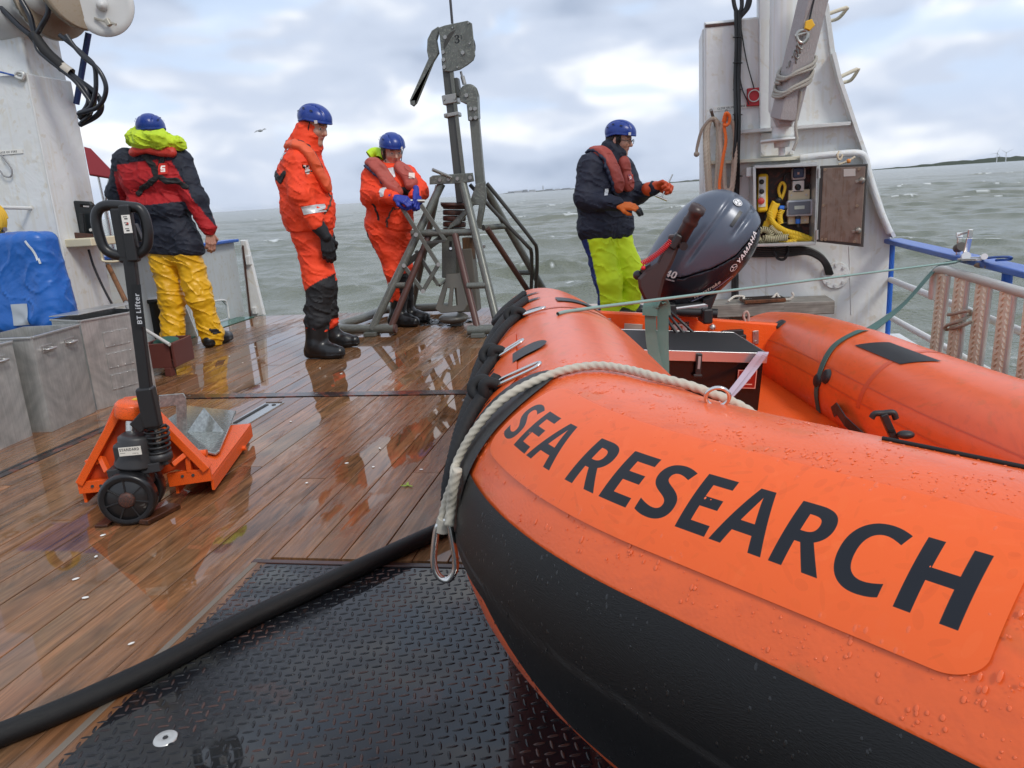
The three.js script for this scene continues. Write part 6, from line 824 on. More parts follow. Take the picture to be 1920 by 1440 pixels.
/* ---------- pallet truck ---------- */
{
  const t = thing('pallet_truck', 'orange hand pallet truck with black tiller handle', 'pallet truck'), or = mat([0.88, 0.12, 0.012], 0.34, { map: rep(dataTex(512, 512, (u, v) => { const a = tile(u, v, 10, 231, 4), s = sstep(0.30, 0.34, tile(u, v, 26, 241, 4)); return [0.97 + a * 0.04 - s * 0.45, 0.95 + a * 0.05 - s * 0.35, 0.95 - s * 0.2]; }, true), 2.2) }), blk = mat([0.014, 0.014, 0.015], 0.40), gun = mat([0.03, 0.03, 0.032], 0.45), st = mat([0.6, 0.6, 0.58], 0.22, { metalness: 0.95 });
  const A = PY(148, 917, 0.09), Bq = PY(396, 893, 0.09), e = Bq.clone().sub(A).setY(0).normalize(), d = V(e.z, 0, -e.x); if (d.z > 0) d.negate(); // d points along the forks, away
  const F = (x, y, o = 0) => onPlane(x, y, A.clone().addScaledVector(d, o), d);
  const L = (u, y, o = 0) => A.clone().addScaledVector(e, u).addScaledVector(d, o).setY(y); const wd = A.distanceTo(Bq);
  // A-shaped bulkhead
  const apex = F(245, 748, 0.03), apR = F(275, 770, 0.03), yT = apex.y;
  part('bulkhead', plateOf([F(150, 905, 0.03), F(215, 760, 0.03), F(235, 746, 0.03), F(270, 746, 0.03), F(300, 775, 0.03), F(392, 870, 0.03), F(380, 885, 0.03), F(330, 880, 0.03), F(290, 895, 0.03), F(200, 905, 0.03)], d, 0.012, 0.003), mat([0.62, 0.07, 0.012], 0.4), t);
  part('brace', bar(F(152, 905), F(226, 768), 0.045, 0.03, d), or, t); part('brace', bar(F(390, 878), F(285, 772), 0.055, 0.03, d), or, t);
  part('front_bar', bar(F(148, 914), F(252, 903), 0.02, 0.05, d), or, t); part('front_bar', bar(F(316, 900), F(396, 888), 0.02, 0.055, d), or, t);
  for (const [x, y] of [[173, 912], [189, 911], [342, 893], [362, 891]]) part('hole', pipe(F(x, y, -0.013), F(x, y, -0.005), 0.006), mat([0.01, 0.01, 0.01], 0.6), t);
  part('head_block', [lathe([[0.001, 0], [0.055, 0], [0.062, 0.15], [0.062, 0.8], [0.05, 1], [0.001, 1]], F(248, 782, -0.03), F(248, 752, -0.03), 24), box(0.13, 0.05, 0.1, F(258, 758, 0.02), new THREE.Quaternion().setFromUnitVectors(V(1, 0, 0), e), 0.012)], or, t, 'rounded orange crosshead'); part('yellow_tag', box(0.07, 0.003, 0.03, F(250, 748.5, 0.0), new THREE.Quaternion().setFromUnitVectors(V(1, 0, 0), e), 0), mat([0.8, 0.55, 0.03], 0.5), t);
  part('lever_link', [bar(F(322, 872, -0.05), F(352, 848, 0.0), 0.03, 0.02, d), bar(F(352, 850, 0.0), F(356, 885, 0.0), 0.025, 0.02, d)], or, t); part('lever_link', [bar(F(203, 885, -0.05), F(190, 858, 0.0), 0.025, 0.02, d), bar(F(190, 860, 0.01), F(165, 868, 0.02), 0.03, 0.03, d)], or, t);
  part('cross_tube', pipe(F(164, 869, 0.05), F(388, 850, 0.05), 0.016), or, t);
  // forks
  const fork = (u, len) => { const g = []; const w = 0.15, o = L(u, 0.085, 0.02); const q = new THREE.Quaternion().setFromRotationMatrix(new THREE.Matrix4().makeBasis(e, UPV, d.clone().negate())); g.push(box(w, 0.012, len, o.clone().addScaledVector(d, len / 2), q, 0.003), box(0.012, 0.055, len, o.clone().addScaledVector(d, len / 2).addScaledVector(e, w / 2 - 0.006).add(V(0, -0.0335, 0)), q, 0.002), box(0.012, 0.055, len, o.clone().addScaledVector(d, len / 2).addScaledVector(e, -w / 2 + 0.006).add(V(0, -0.0335, 0)), q, 0.002)); return g; };
  const fl = 0.72; for (const u of [0.075, wd - 0.075]) { const f = part('fork', fork(u, fl), or, t); const c = L(u, 0.04, fl - 0.08); part('load_roller', pipe(c.clone().addScaledVector(e, -0.04), c.clone().addScaledVector(e, 0.04), 0.038, 0.038, 20), blk, f); part('entry_roller', pipe(L(u, 0.035, fl - 0.2).addScaledVector(e, -0.05), L(u, 0.035, fl - 0.2).addScaledVector(e, 0.09), 0.012), or, f); }
  // pump and steering
  const pc = F(258, 850, -0.10), P2 = (x, y, o = -0.10) => F(x, y, o);
  part('pump', [lathe([[0.001, 0], [0.075, 0], [0.08, 0.1], [0.065, 0.5], [0.062, 0.9], [0.045, 1], [0.001, 1]], P2(258, 872), P2(254, 812), 24), box(0.12, 0.09, 0.10, P2(252, 846), new THREE.Quaternion().setFromUnitVectors(V(1, 0, 0), e), 0.015)], gun, t); part('piston', pipe(P2(246, 815, -0.06), P2(246, 782, -0.05), 0.020), st, t, 'bright piston rod');
  { const tex = canvasTex(256, 96, (x) => { x.fillStyle = '#d8d5cb'; x.fillRect(0, 0, 256, 96); x.fillStyle = '#222'; x.font = '700 44px sans-serif'; x.fillText('STANDARD', 8, 44); x.font = '20px sans-serif'; x.fillText('2300 kg', 150, 82); x.fillRect(10, 62, 60, 4); }); const g = box(0.078, 0.032, 0.003, P2(244, 846, -0.192), new THREE.Quaternion().setFromUnitVectors(V(1, 0, 0), e), 0); part('rating_label', g, mat([1, 1, 1], 0.4, { map: tex }), t, 'white label reading STANDARD'); }
  const sp = coil([P2(298, 850), P2(296, 828), P2(293, 795)], 0.040, 0.0055, 0.020, 8); part('spring', sp, blk, t); part('spring_rod', [pipe(P2(299, 856), P2(293, 790), 0.012)], st, t); part('spring_seat', [lathe([[0.03, 0], [0.048, 0.1], [0.045, 0.5], [0.03, 0.6], [0.028, 1]], P2(300, 862), P2(297, 835), 20)], gun, t);
  part('steer_yoke', [bar(P2(208, 885, -0.12), P2(305, 870, -0.12), 0.07, 0.035, d), box(0.08, 0.07, 0.1, P2(268, 890, -0.10), new THREE.Quaternion().setFromUnitVectors(V(1, 0, 0), e), 0.01), bar(P2(225, 872), P2(318, 858), 0.05, 0.04, d)], gun, t); part('yoke_bolt', [pipe(P2(248, 882, -0.15), P2(248, 882, -0.125), 0.014, 0.014, 6), pipe(P2(262, 863, -0.15), P2(262, 863, -0.12), 0.014, 0.014, 6), pipe(P2(262, 800, -0.15), P2(262, 800, -0.12), 0.016, 0.016, 6)], st, t);
  const wc = PY(250, 981, 0), R0 = 0.10; // steered wheels: axle direction from the picture, nearly towards the viewer
  const ax = V(-0.36, 0, -0.93).normalize();
  const wheel = (c) => { const w = 0.055, a = c.clone().addScaledVector(ax, -w / 2), b = c.clone().addScaledVector(ax, w / 2); const m = part('wheel', [lathe([[0.075, 0.04], [0.088, 0.0], [0.094, 0.03], [R0, 0.16], [R0, 0.84], [0.094, 0.97], [0.088, 1], [0.075, 0.96]], a, b, 36)], mat([0.010, 0.010, 0.011], 0.3), t); part('hub', [lathe([[0.001, 0.12], [0.078, 0.12], [0.078, 0.88], [0.001, 0.88]], a, b, 30)], mat([0.016, 0.016, 0.017], 0.28), m); part('axle_cap', [lathe([[0.001, 1], [0.022, 1], [0.030, 0.5], [0.030, 0]], c.clone().addScaledVector(ax, -w / 2 + 0.012), c.clone().addScaledVector(ax, -w / 2 - 0.006), 20)], M_rust, m, 'rusty axle cap'); for (let k = 0; k < 7; k++) { const th = k / 7 * 6.283, s1 = UPV.clone(), s2 = ax.clone().cross(s1).normalize(), r = s1.multiplyScalar(Math.cos(th)).addScaledVector(s2, Math.sin(th)), q = c.clone().addScaledVector(ax, -w / 2 + 0.006); part('spoke_rib', bar(q.clone().addScaledVector(r, 0.03), q.clone().addScaledVector(r, 0.076), 0.006, 0.006, ax, 0.001), mat([0.016, 0.016, 0.017], 0.28), m); } };
  const w0 = V(wc.x, R0, wc.z + 0.0); wheel(w0); wheel(w0.clone().addScaledVector(ax, 0.115)); part('axle', pipe(w0.clone().addScaledVector(ax, -0.03), w0.clone().addScaledVector(ax, 0.145), 0.016), gun, t); part('axle_fork', [box(0.07, 0.12, 0.05, w0.clone().addScaledVector(ax, 0.0575).add(V(0, 0.06, 0)), new THREE.Quaternion().setFromUnitVectors(V(0, 0, -1), ax), 0.01)], gun, t);
  // tiller
  const H = (x, y, o = -0.14) => F(x, y, o - 0.0), h0 = H(286, 862), h1 = H(276, 740), h2 = H(243, 480);
  part('tiller_shaft', bar(h1, h2, 0.040, 0.036, e, 0.006), blk, t); part('tiller_foot', [bar(H(288, 800), H(272, 725), 0.060, 0.055, e, 0.01), bar(H(258, 800, -0.13), H(284, 772, -0.13), 0.06, 0.05, d)], blk, t);
  part('handle_loop', hose([[186, 392], [205, 385], [245, 388], [262, 392], [272, 410], [277, 440], [272, 466], [248, 480], [215, 477], [196, 465], [186, 440], [180, 410]].map(([x, y]) => H(x, y)), 0.018, 120, 14, true), mat([0.012, 0.012, 0.013], 0.36), t, 'black loop handle');
  part('handle_core', [bar(H(245, 492), H(226, 388), 0.070, 0.035, e, 0.01), bar(H(250, 490, -0.165), H(232, 384, -0.165), 0.036, 0.02, e, 0.006)], blk, t); { const a = H(235, 403, -0.178), b = H(241, 437, -0.178), g = bar(b, a, 0.028, 0.002, e, 0), tex = canvasTex(64, 128, (x) => { x.fillStyle = '#e2dfd8'; x.fillRect(0, 0, 64, 128); x.fillStyle = '#333'; for (let i = 0; i < 3; i++) { x.fillRect(12, 10 + i * 42, 30, 6); x.fillRect(20, 22 + i * 42, 24, 10); } x.fillStyle = '#b8433a'; x.fillRect(30, 54, 16, 12); }); part('instruction_sticker', g, mat([1, 1, 1], 0.4, { map: tex }), t); }
  part('release_lever', bar(H(252, 420, -0.10), H(266, 452, -0.10), 0.014, 0.03, e), blk, t);
  { const a = H(262, 602, -0.168), b = H(256, 545, -0.168), tex = canvasTex(512, 128, (x) => { x.fillStyle = '#131315'; x.fillRect(0, 0, 512, 128); x.fillStyle = '#b9bcc0'; x.font = '700 92px sans-serif'; x.fillText('BT Lifter', 30, 94); }); const u = b.clone().sub(a).normalize(), v = d.clone().cross(u).normalize(), g = new THREE.PlaneGeometry(0.15, 0.032); if (v.dot(e) > 0) v.negate(); const nn = u.clone().cross(v); g.applyMatrix4(new THREE.Matrix4().makeBasis(u, v, nn).setPosition(a.clone().lerp(b, 0.5))); part('lettering', g, mat([1, 1, 1], 0.4, { map: tex, side: THREE.DoubleSide }), t, 'white BT Lifter lettering'); }
}
{ // galvanised plates carried on the forks
  const t = thing('galvanised_plate', 'galvanised steel sheet with upright bracket lying on the truck forks', 'metal plate'), gz = new THREE.MeshPhysicalMaterial({ map: rep(dataTex(256, 256, (u, v) => { const a = tile(u, v, 18, 181, 3), c = Math.floor(3 * (0.5 + tile(u, v, 12, 191, 2))); return [0.60 + a * 0.12 + c * 0.03, 0.62 + a * 0.12 + c * 0.03, 0.61 + a * 0.12 + c * 0.03]; }, true), 3), roughness: 0.12, metalness: 0.55 });
  const P = (x, y) => PY(x, y, 0.105); part('sheet', uvm(plateOf([P(330, 835), P(404, 852), P(412, 846), P(443, 772), P(352, 762), P(310, 790)], UPV, 0.012, 0.003)), gz, t);
  const q = P(335, 826), n = V(0.35, 0, 1).normalize(), S = (x, y) => onPlane(x, y, q, n); part('bracket', uvm(plateOf([S(298, 741), S(344, 737), S(349, 745), S(352, 824), S(332, 820), S(330, 760), S(300, 764)], n, 0.008, 0.002)), gz, t); part('gusset', uvm(plateOf([P(352, 812).setY(0.11), P(415, 818).setY(0.11), S(352, 764)], V(0, 0.3, 1), 0.005, 0.001)), gz, t);
}

/* ---------- box corer ---------- */
{
  const t = thing('box_corer', 'tall grey steel box corer frame with lever and spade arm on deck', 'box corer');
  const paint = new THREE.MeshPhysicalMaterial({ map: rep(dataTex(512, 512, (u, v) => { const a = tile(u, v, 8, 201, 5), w = sstep(0.22, 0.4, tile(u, v, 18, 211, 4)); return [0.40 + a * 0.07 + w * 0.10, 0.41 + a * 0.07 + w * 0.10, 0.39 + a * 0.07 + w * 0.08]; }, true), 2.5), roughness: 0.36, metalness: 0.25 }), brown = mat([0.085, 0.038, 0.030], 0.4), st = mat([0.36, 0.35, 0.33], 0.38, { metalness: 0.85 }), dk = mat([0.075, 0.078, 0.074], 0.42, { metalness: 0.3 });
  const ZF = -6.12, ZR = -5.92, ZM = -6.6, ZB = -7.25, P = PZ, r = 0.034;
  const lf = P(697, 620, ZF).setY(0.05), rf = P(936, 622, ZR).setY(0.05), lt = P(828, 345, ZM + 0.1), rt = P(868, 343, ZM + 0.12);
  part('leg', pipe(lf, lt, r, r, 16), paint, t); part('leg', pipe(rf, rt, r, r, 16), paint, t);
  const lb = P(1013, 532, ZB).setY(0.05), bt = P(908, 350, ZM - 0.1); part('leg', pipe(P(1020, 545, ZB), bt, r, r, 16), paint, t); part('leg', pipe(P(772, 578, ZB), P(822, 350, ZM - 0.1), r * 0.9, r * 0.9, 16), paint, t);
  part('strut', pipe(P(733, 614, ZF), P(805, 440, ZF - 0.28), 0.028), brown, t); part('strut', pipe(P(896, 618, ZR), P(853, 440, ZR - 0.4), 0.028), brown, t); part('strut', pipe(P(992, 548, ZB + 0.1), P(913, 428, ZM - 0.05), 0.026), brown, t);
  part('crossbar', pipe(P(772, 438, ZF - 0.26), P(888, 435, ZR - 0.42), 0.030), paint, t); part('crossbar', pipe(P(729, 535, ZF - 0.12), P(760, 535, ZF - 0.12), 0.026), paint, t); part('crossbar', pipe(P(876, 536, ZR - 0.16), P(914, 535, ZR - 0.16), 0.026), paint, t); part('crossbar', pipe(P(906, 427, ZM - 0.05), P(946, 424, ZM - 0.25), 0.026), paint, t); part('crossbar', pipe(P(966, 511, ZB + 0.1), P(1000, 511, ZB + 0.1), 0.024), paint, t);
  for (const L of [[[881, 346], [935, 405], [988, 460], [996, 472], [997, 505], [996, 545]], [[913, 344], [960, 402], [999, 452], [1006, 466], [1007, 500], [1005, 540]]]) part('guard_rail', hose(L.map(([x, y], i) => P(x, y, lerp(ZM, ZB + 0.15, i / 5))), 0.017, 50, 10), dk, t);
  // skids
  part('skid', hose([P(741, 624, ZF).setY(0.055), P(690, 622, ZF - 0.02).setY(0.055), P(648, 621, ZF - 0.06).setY(0.055), P(634, 617, ZF - 0.14).setY(0.055), P(640, 608, ZF - 0.3).setY(0.055), P(676, 598, ZF - 0.6).setY(0.055), P(720, 586, ZB + 0.02).setY(0.055)], 0.040, 60, 16), paint, t); part('skid', pipe(P(722, 586, ZB).setY(0.055), P(845, 578, ZB - 0.05).setY(0.055), 0.040, 0.040, 16), paint, t); part('skid', pipe(P(878, 631, ZR).setY(0.055), P(962, 628, ZR - 0.03).setY(0.055), 0.040, 0.040, 16), paint, t);
  part('end_cap', pipe(P(740, 624, ZF).setY(0.055), P(744, 624, ZF).setY(0.055), 0.041, 0.038, 16), brown, t); for (const [x, z] of [[697, ZF], [898, ZR]]) { const q = P(x, 624, z); part('foot_pad', box(0.11, 0.035, 0.13, [q.x, 0.0185, z], null, 0.006), paint, t); }
  // apex yoke
  part('yoke_plate', plateOf([[806, 333], [812, 329], [886, 324], [889, 340], [868, 344], [806, 346]].map(([x, y]) => P(x, y, ZM + 0.14)), FZ, 0.03, 0.004), paint, t); part('yoke_plate', plateOf([[806, 333], [886, 324], [889, 340], [806, 346]].map(([x, y]) => P(x, y, ZM - 0.14)), FZ, 0.03, 0.004), paint, t); for (const [x, y] of [[825, 337], [842, 336], [858, 335], [882, 333]]) part('bolt', bolt(P(x, y, ZM + 0.156), FZ, 0.018, 0.014), st, t); part('pull_pin', pipe(P(811, 318, ZM + 0.3), P(846, 333, ZM + 0.18), 0.014), st, t);
  // column with trigger head
  part('column', bar(P(866, 380, ZM), P(838, 110, ZM), 0.078, 0.085, V(1, 0, 0), 0.008), dk, t); part('column_face', bar(P(872, 352, ZM + 0.05), P(846, 130, ZM + 0.05), 0.03, 0.02, V(1, 0, 0), 0.003), paint, t);
  for (const [y, h] of [[187, 0.075], [216, 0.035]]) { const q = P(846 + (y - 187) * 0.1, y, ZM); const c = part('collar', [box(0.125, h, 0.13, q, [0, 0, 0.09], 0.008)], st, t); part('bolt', bolt(q.clone().add(V(-0.045, 0, 0.066)), FZ, 0.012, 0.012), st, c); part('bolt', bolt(q.clone().add(V(0.045, 0, 0.066)), FZ, 0.012, 0.012), st, c); }
  part('hinge_block', [box(0.06, 0.15, 0.08, P(856, 165, ZM), [0, 0, 0.08], 0.008)], dk, t);
  const head = part('head_plate', plateOf([[823, 52], [834, 48], [877, 39], [885, 44], [891, 104], [888, 113], [877, 122], [862, 131], [845, 135], [832, 134], [828, 100]].map(([x, y]) => P(x, y, ZM + 0.06)), FZ, 0.022, 0.004), paint, t, 'upper steel head plate numbered 3'); part('rear_plate', plateOf([[835, 48], [877, 39], [885, 44], [891, 104], [877, 122], [845, 135]].map(([x, y]) => P(x, y, ZM - 0.04)), FZ, 0.022, 0.004), paint, t); part('sheave', pipe(P(862, 88, ZM - 0.025), P(862, 88, ZM + 0.045), 0.13, 0.13, 24), dk, t);
  { const tex = canvasTex(128, 128, (x) => { x.clearRect(0, 0, 128, 128); x.fillStyle = '#14171a'; x.font = '700 110px serif'; x.fillText('3', 28, 104); x.fillRect(100, 30, 7, 40); }); const g = new THREE.PlaneGeometry(0.10, 0.10); const q = P(858, 73, ZM + 0.0725); g.translate(q.x, q.y, q.z); part('number', g, mat([1, 1, 1], 0.5, { map: tex, transparent: true, alphaTest: 0.4 }), head, 'stencilled figure 3'); }
  for (const [x, y] of [[835, 70], [831, 98], [832, 112], [833, 126], [868, 99], [879, 43], [881, 82], [858, 126], [849, 52]]) part('bolt', bolt(P(x, y, ZM + 0.072), FZ, x < 840 || x === 868 ? 0.018 : 0.008, 0.012), st, head);
  part('trigger_lever', plateOf([[822, 50], [810, 58], [802, 74], [801, 96], [804, 110], [769, 188], [770, 196], [776, 200], [782, 194], [814, 116], [824, 100], [820, 76], [826, 54]].map(([x, y]) => P(x, y, ZM + 0.02)), FZ, 0.03, 0.006, [[[773, 191], [778, 190], [778, 195], [774, 195]].map(([x, y]) => P(x, y, ZM + 0.02))]), paint, t, 'long trigger lever'); part('hoist_wire', pipe(P(848, 44, ZM), P(841, -40, ZM), 0.011), mat([0.05, 0.05, 0.055], 0.5), t); part('wire_socket', [pipe(P(864, 134, ZM), P(868, 150, ZM), 0.010), pipe(P(867, 143, ZM), P(871, 158, ZM), 0.018)], st, t);
  // spade arm
  part('arm_head', lathe([[0.001, 0], [0.08, 0], [0.08, 1], [0.001, 1]], P(879, 177, ZM + 0.0), P(879, 177, ZM + 0.09), 28), paint, t); part('arm_head_plate', plateOf([[862, 176], [870, 162], [880, 159], [892, 164], [897, 178], [899, 222], [880, 227], [877, 196], [866, 192]].map(([x, y]) => P(x, y, ZM + 0.055)), FZ, 0.10, 0.006), paint, t); for (const [x, y] of [[875, 179], [883, 204], [891, 204], [883, 222], [892, 221]]) part('bolt', bolt(P(x, y, ZM + 0.106), FZ, 0.018, 0.014), st, t);
  part('spade_arm', [bar(P(890, 222, ZM + 0.05), P(901, 345, ZM + 0.05), 0.078, 0.06, V(1, 0, 0), 0.005)], paint, t); part('spade_arm', [plateOf([[893, 345], [910, 340], [912, 372], [902, 430], [893, 424], [899, 384], [888, 385], [862, 420], [838, 432], [845, 420], [880, 385]].map(([x, y]) => P(x, y, ZM + 0.10)), FZ, 0.05, 0.006)], paint, t, 'bent lower arm');
  // weights, box and spade
  for (let k = 0; k < 5; k++) part('lead_weight', lathe([[0.001, 0], [0.095, 0], [0.10, 0.2], [0.10, 0.8], [0.095, 1], [0.001, 1]], P(852, 436 - k * 11, ZM), P(852, 427 - k * 11, ZM), 24), new THREE.MeshPhysicalMaterial({ map: rep(rustTex, 3), color: new THREE.Color(0.75 + 0.05 * (k % 3), 0.7, 0.62), roughness: 0.6 }), t, 'rusty weight disc'); part('weight_flange', lathe([[0.001, 0], [0.105, 0], [0.115, 0.5], [0.115, 1], [0.001, 1]], P(851, 388, ZM), P(851, 380, ZM), 24), M_rust, t);
  part('guide_block', [bar(P(845, 520, ZM + 0.05), P(845, 440, ZM + 0.05), 0.13, 0.12, V(1, 0, 0), 0.008)], paint, t); part('guide_slot', bar(P(845, 471, ZM + 0.111), P(845, 452, ZM + 0.111), 0.022, 0.008, V(1, 0, 0), 0.002), mat([0.012, 0.012, 0.012], 0.6), t); part('pin', pipe(P(845, 466, ZM + 0.11), P(845, 466, ZM + 0.14), 0.012), M_chrome, t);
  part('wooden_wedge', uvm(bar(P(882, 535, ZM - 0.02), P(878, 445, ZM - 0.02), 0.09, 0.10, V(1, 0, 0), 0.006)), new THREE.MeshPhysicalMaterial({ map: grain, color: new THREE.Color(0.42, 0.38, 0.30), roughness: 0.7 }), t, 'weathered wooden packing'); part('core_barrel', [box(0.19, 0.55, 0.16, P(874, 525, ZM - 0.03), [0, 0, 0.03], 0.008)], mat([0.14, 0.13, 0.11], 0.5, { metalness: 0.4 }), t);
  part('lug', [box(0.03, 0.03, 0.06, P(906, 462, ZM), null, 0.004)], st, t);
  const sp = P(850, 550, ZM + 0.14); part('spade_plate', plateOf([[838, 514], [862, 512], [880, 572], [874, 584], [832, 588], [820, 580]].map(([x, y]) => P(x, y, ZM + 0.16)), V(0, 0.2, 1).normalize(), 0.02, 0.004, [[[834, 572], [840, 540], [845, 541], [843, 575]], [[851, 575], [852, 541], [857, 541], [861, 573]]].map((h) => h.map(([x, y]) => P(x, y, ZM + 0.16)))), mat([0.19, 0.18, 0.15], 0.45, { metalness: 0.4 }), t, 'slotted spade plate'); part('spade_edge', lathe([[0.001, 0], [0.10, 0], [0.13, 0.4], [0.13, 0.7], [0.1, 1], [0.001, 1]], P(850, 588, ZM + 0.1).setY(0.03), P(850, 588, ZM + 0.1).setY(0.10), 24), mat([0.16, 0.155, 0.14], 0.4, { metalness: 0.4 }), t); part('pedestal', box(0.1, 0.03, 0.1, [sp.x, 0.0155, ZM + 0.1], null, 0.005), dk, t);
  // scissor linkage to the hand bar
  const Zs = ZM + 0.32, lk = (a, b, w = 0.034, m = paint, z0 = Zs, z1 = Zs) => part('link', bar(P(a[0], a[1], z0), P(b[0], b[1], z1), w, 0.018, V(1, 0, 0).cross(V(0, 0, 1)).length() ? V(0.7, 0.7, 0) : V(1, 0, 0), 0.003), m, t);
  lk([749, 382], [823, 498]); lk([789, 384], [836, 452], 0.034, paint, Zs - 0.06, Zs - 0.06); lk([822, 496], [793, 546]); lk([793, 546], [757, 498]); lk([757, 498], [838, 438], 0.05, dk, Zs - 0.05, Zs - 0.1); lk([780, 470], [822, 535], 0.03, paint, Zs - 0.08, Zs - 0.08); lk([824, 535], [842, 520], 0.03, paint, Zs - 0.08, Zs - 0.2); lk([800, 455], [834, 452], 0.024, dk); part('hand_bar', pipe(P(744, 376, Zs + 0.02), P(796, 377, Zs - 0.06), 0.014), st, t); for (const [x, y] of [[822, 496], [793, 546], [757, 498], [780, 440]]) part('pivot', pipe(P(x, y, Zs - 0.03), P(x, y, Zs + 0.03), 0.018, 0.018, 10), st, t);
}

/* ---------- people ---------- */
const clothTex = dataTex(256, 256, (u, v) => 0.5 + 0.4 * tile(u, v, 30, 221, 3));
const cloth = (rough = 0.75, extra = {}) => new THREE.MeshPhysicalMaterial({ vertexColors: true, roughness: rough, bumpMap: rep(clothTex, 5), bumpScale: 0.002, ...extra });
const M_cloth = cloth(0.72), M_shiny = cloth(0.38), M_skin = new THREE.MeshPhysicalMaterial({ vertexColors: true, roughness: 0.5 });
const M_helmet = mat([0.008, 0.036, 0.24], 0.3), M_webBlk = mat([0.012, 0.012, 0.013], 0.65), M_boot = mat([0.012, 0.012, 0.013], 0.30), M_refl = mat([0.62, 0.63, 0.64], 0.35, { metalness: 0.2 });
const SKIN = [0.50, 0.275, 0.20];
const folds = (p, amp, f = 9) => { const w = 0.5 * n3(p.x * 3.1, p.y * 3.1, p.z * 3.1), r = 1 - Math.abs(n3(p.x * f * 0.45 + w, p.y * f * 1.15 + p.x * f * 0.5, p.z * f * 0.45 - w)); return amp * (0.8 * n3(p.x * f * 0.5, p.y * f * 0.7, p.z * f * 0.5) - 0.9 * r ** 4 + 0.25 * n3(p.x * f * 2, p.y * f * 2.6, p.z * f * 2) + 0.3); };
const grown = (caps, d) => caps.map(([a, b, ra, rb]) => [a, b, Math.max(0.012, ra + d), Math.max(0.012, (rb ?? ra) + d)]);
// a garment: tapered limbs blended, creased, cut by planes; returns its distance field
function garment(name, parent, caps, k, amp, colour, material, opt = {}) {
  const base = capsDist(caps, k), cuts = opt.cuts ?? [];
  const f = (p) => { let d = base(p); if (d < 0.08) d += folds(p, amp, opt.freq ?? 9) + (opt.extra ? opt.extra(p) : 0); for (const [q, n] of cuts) d = smax(d, (p.x - q.x) * n.x + (p.y - q.y) * n.y + (p.z - q.z) * n.z, 0.012); return d; };
  const [lo, hi] = bounds(caps, 0.03); const m = part(name, surfaceNets(f, lo, hi, opt.cell ?? 0.0105, colour), material, parent, opt.label); return { f, m };
}
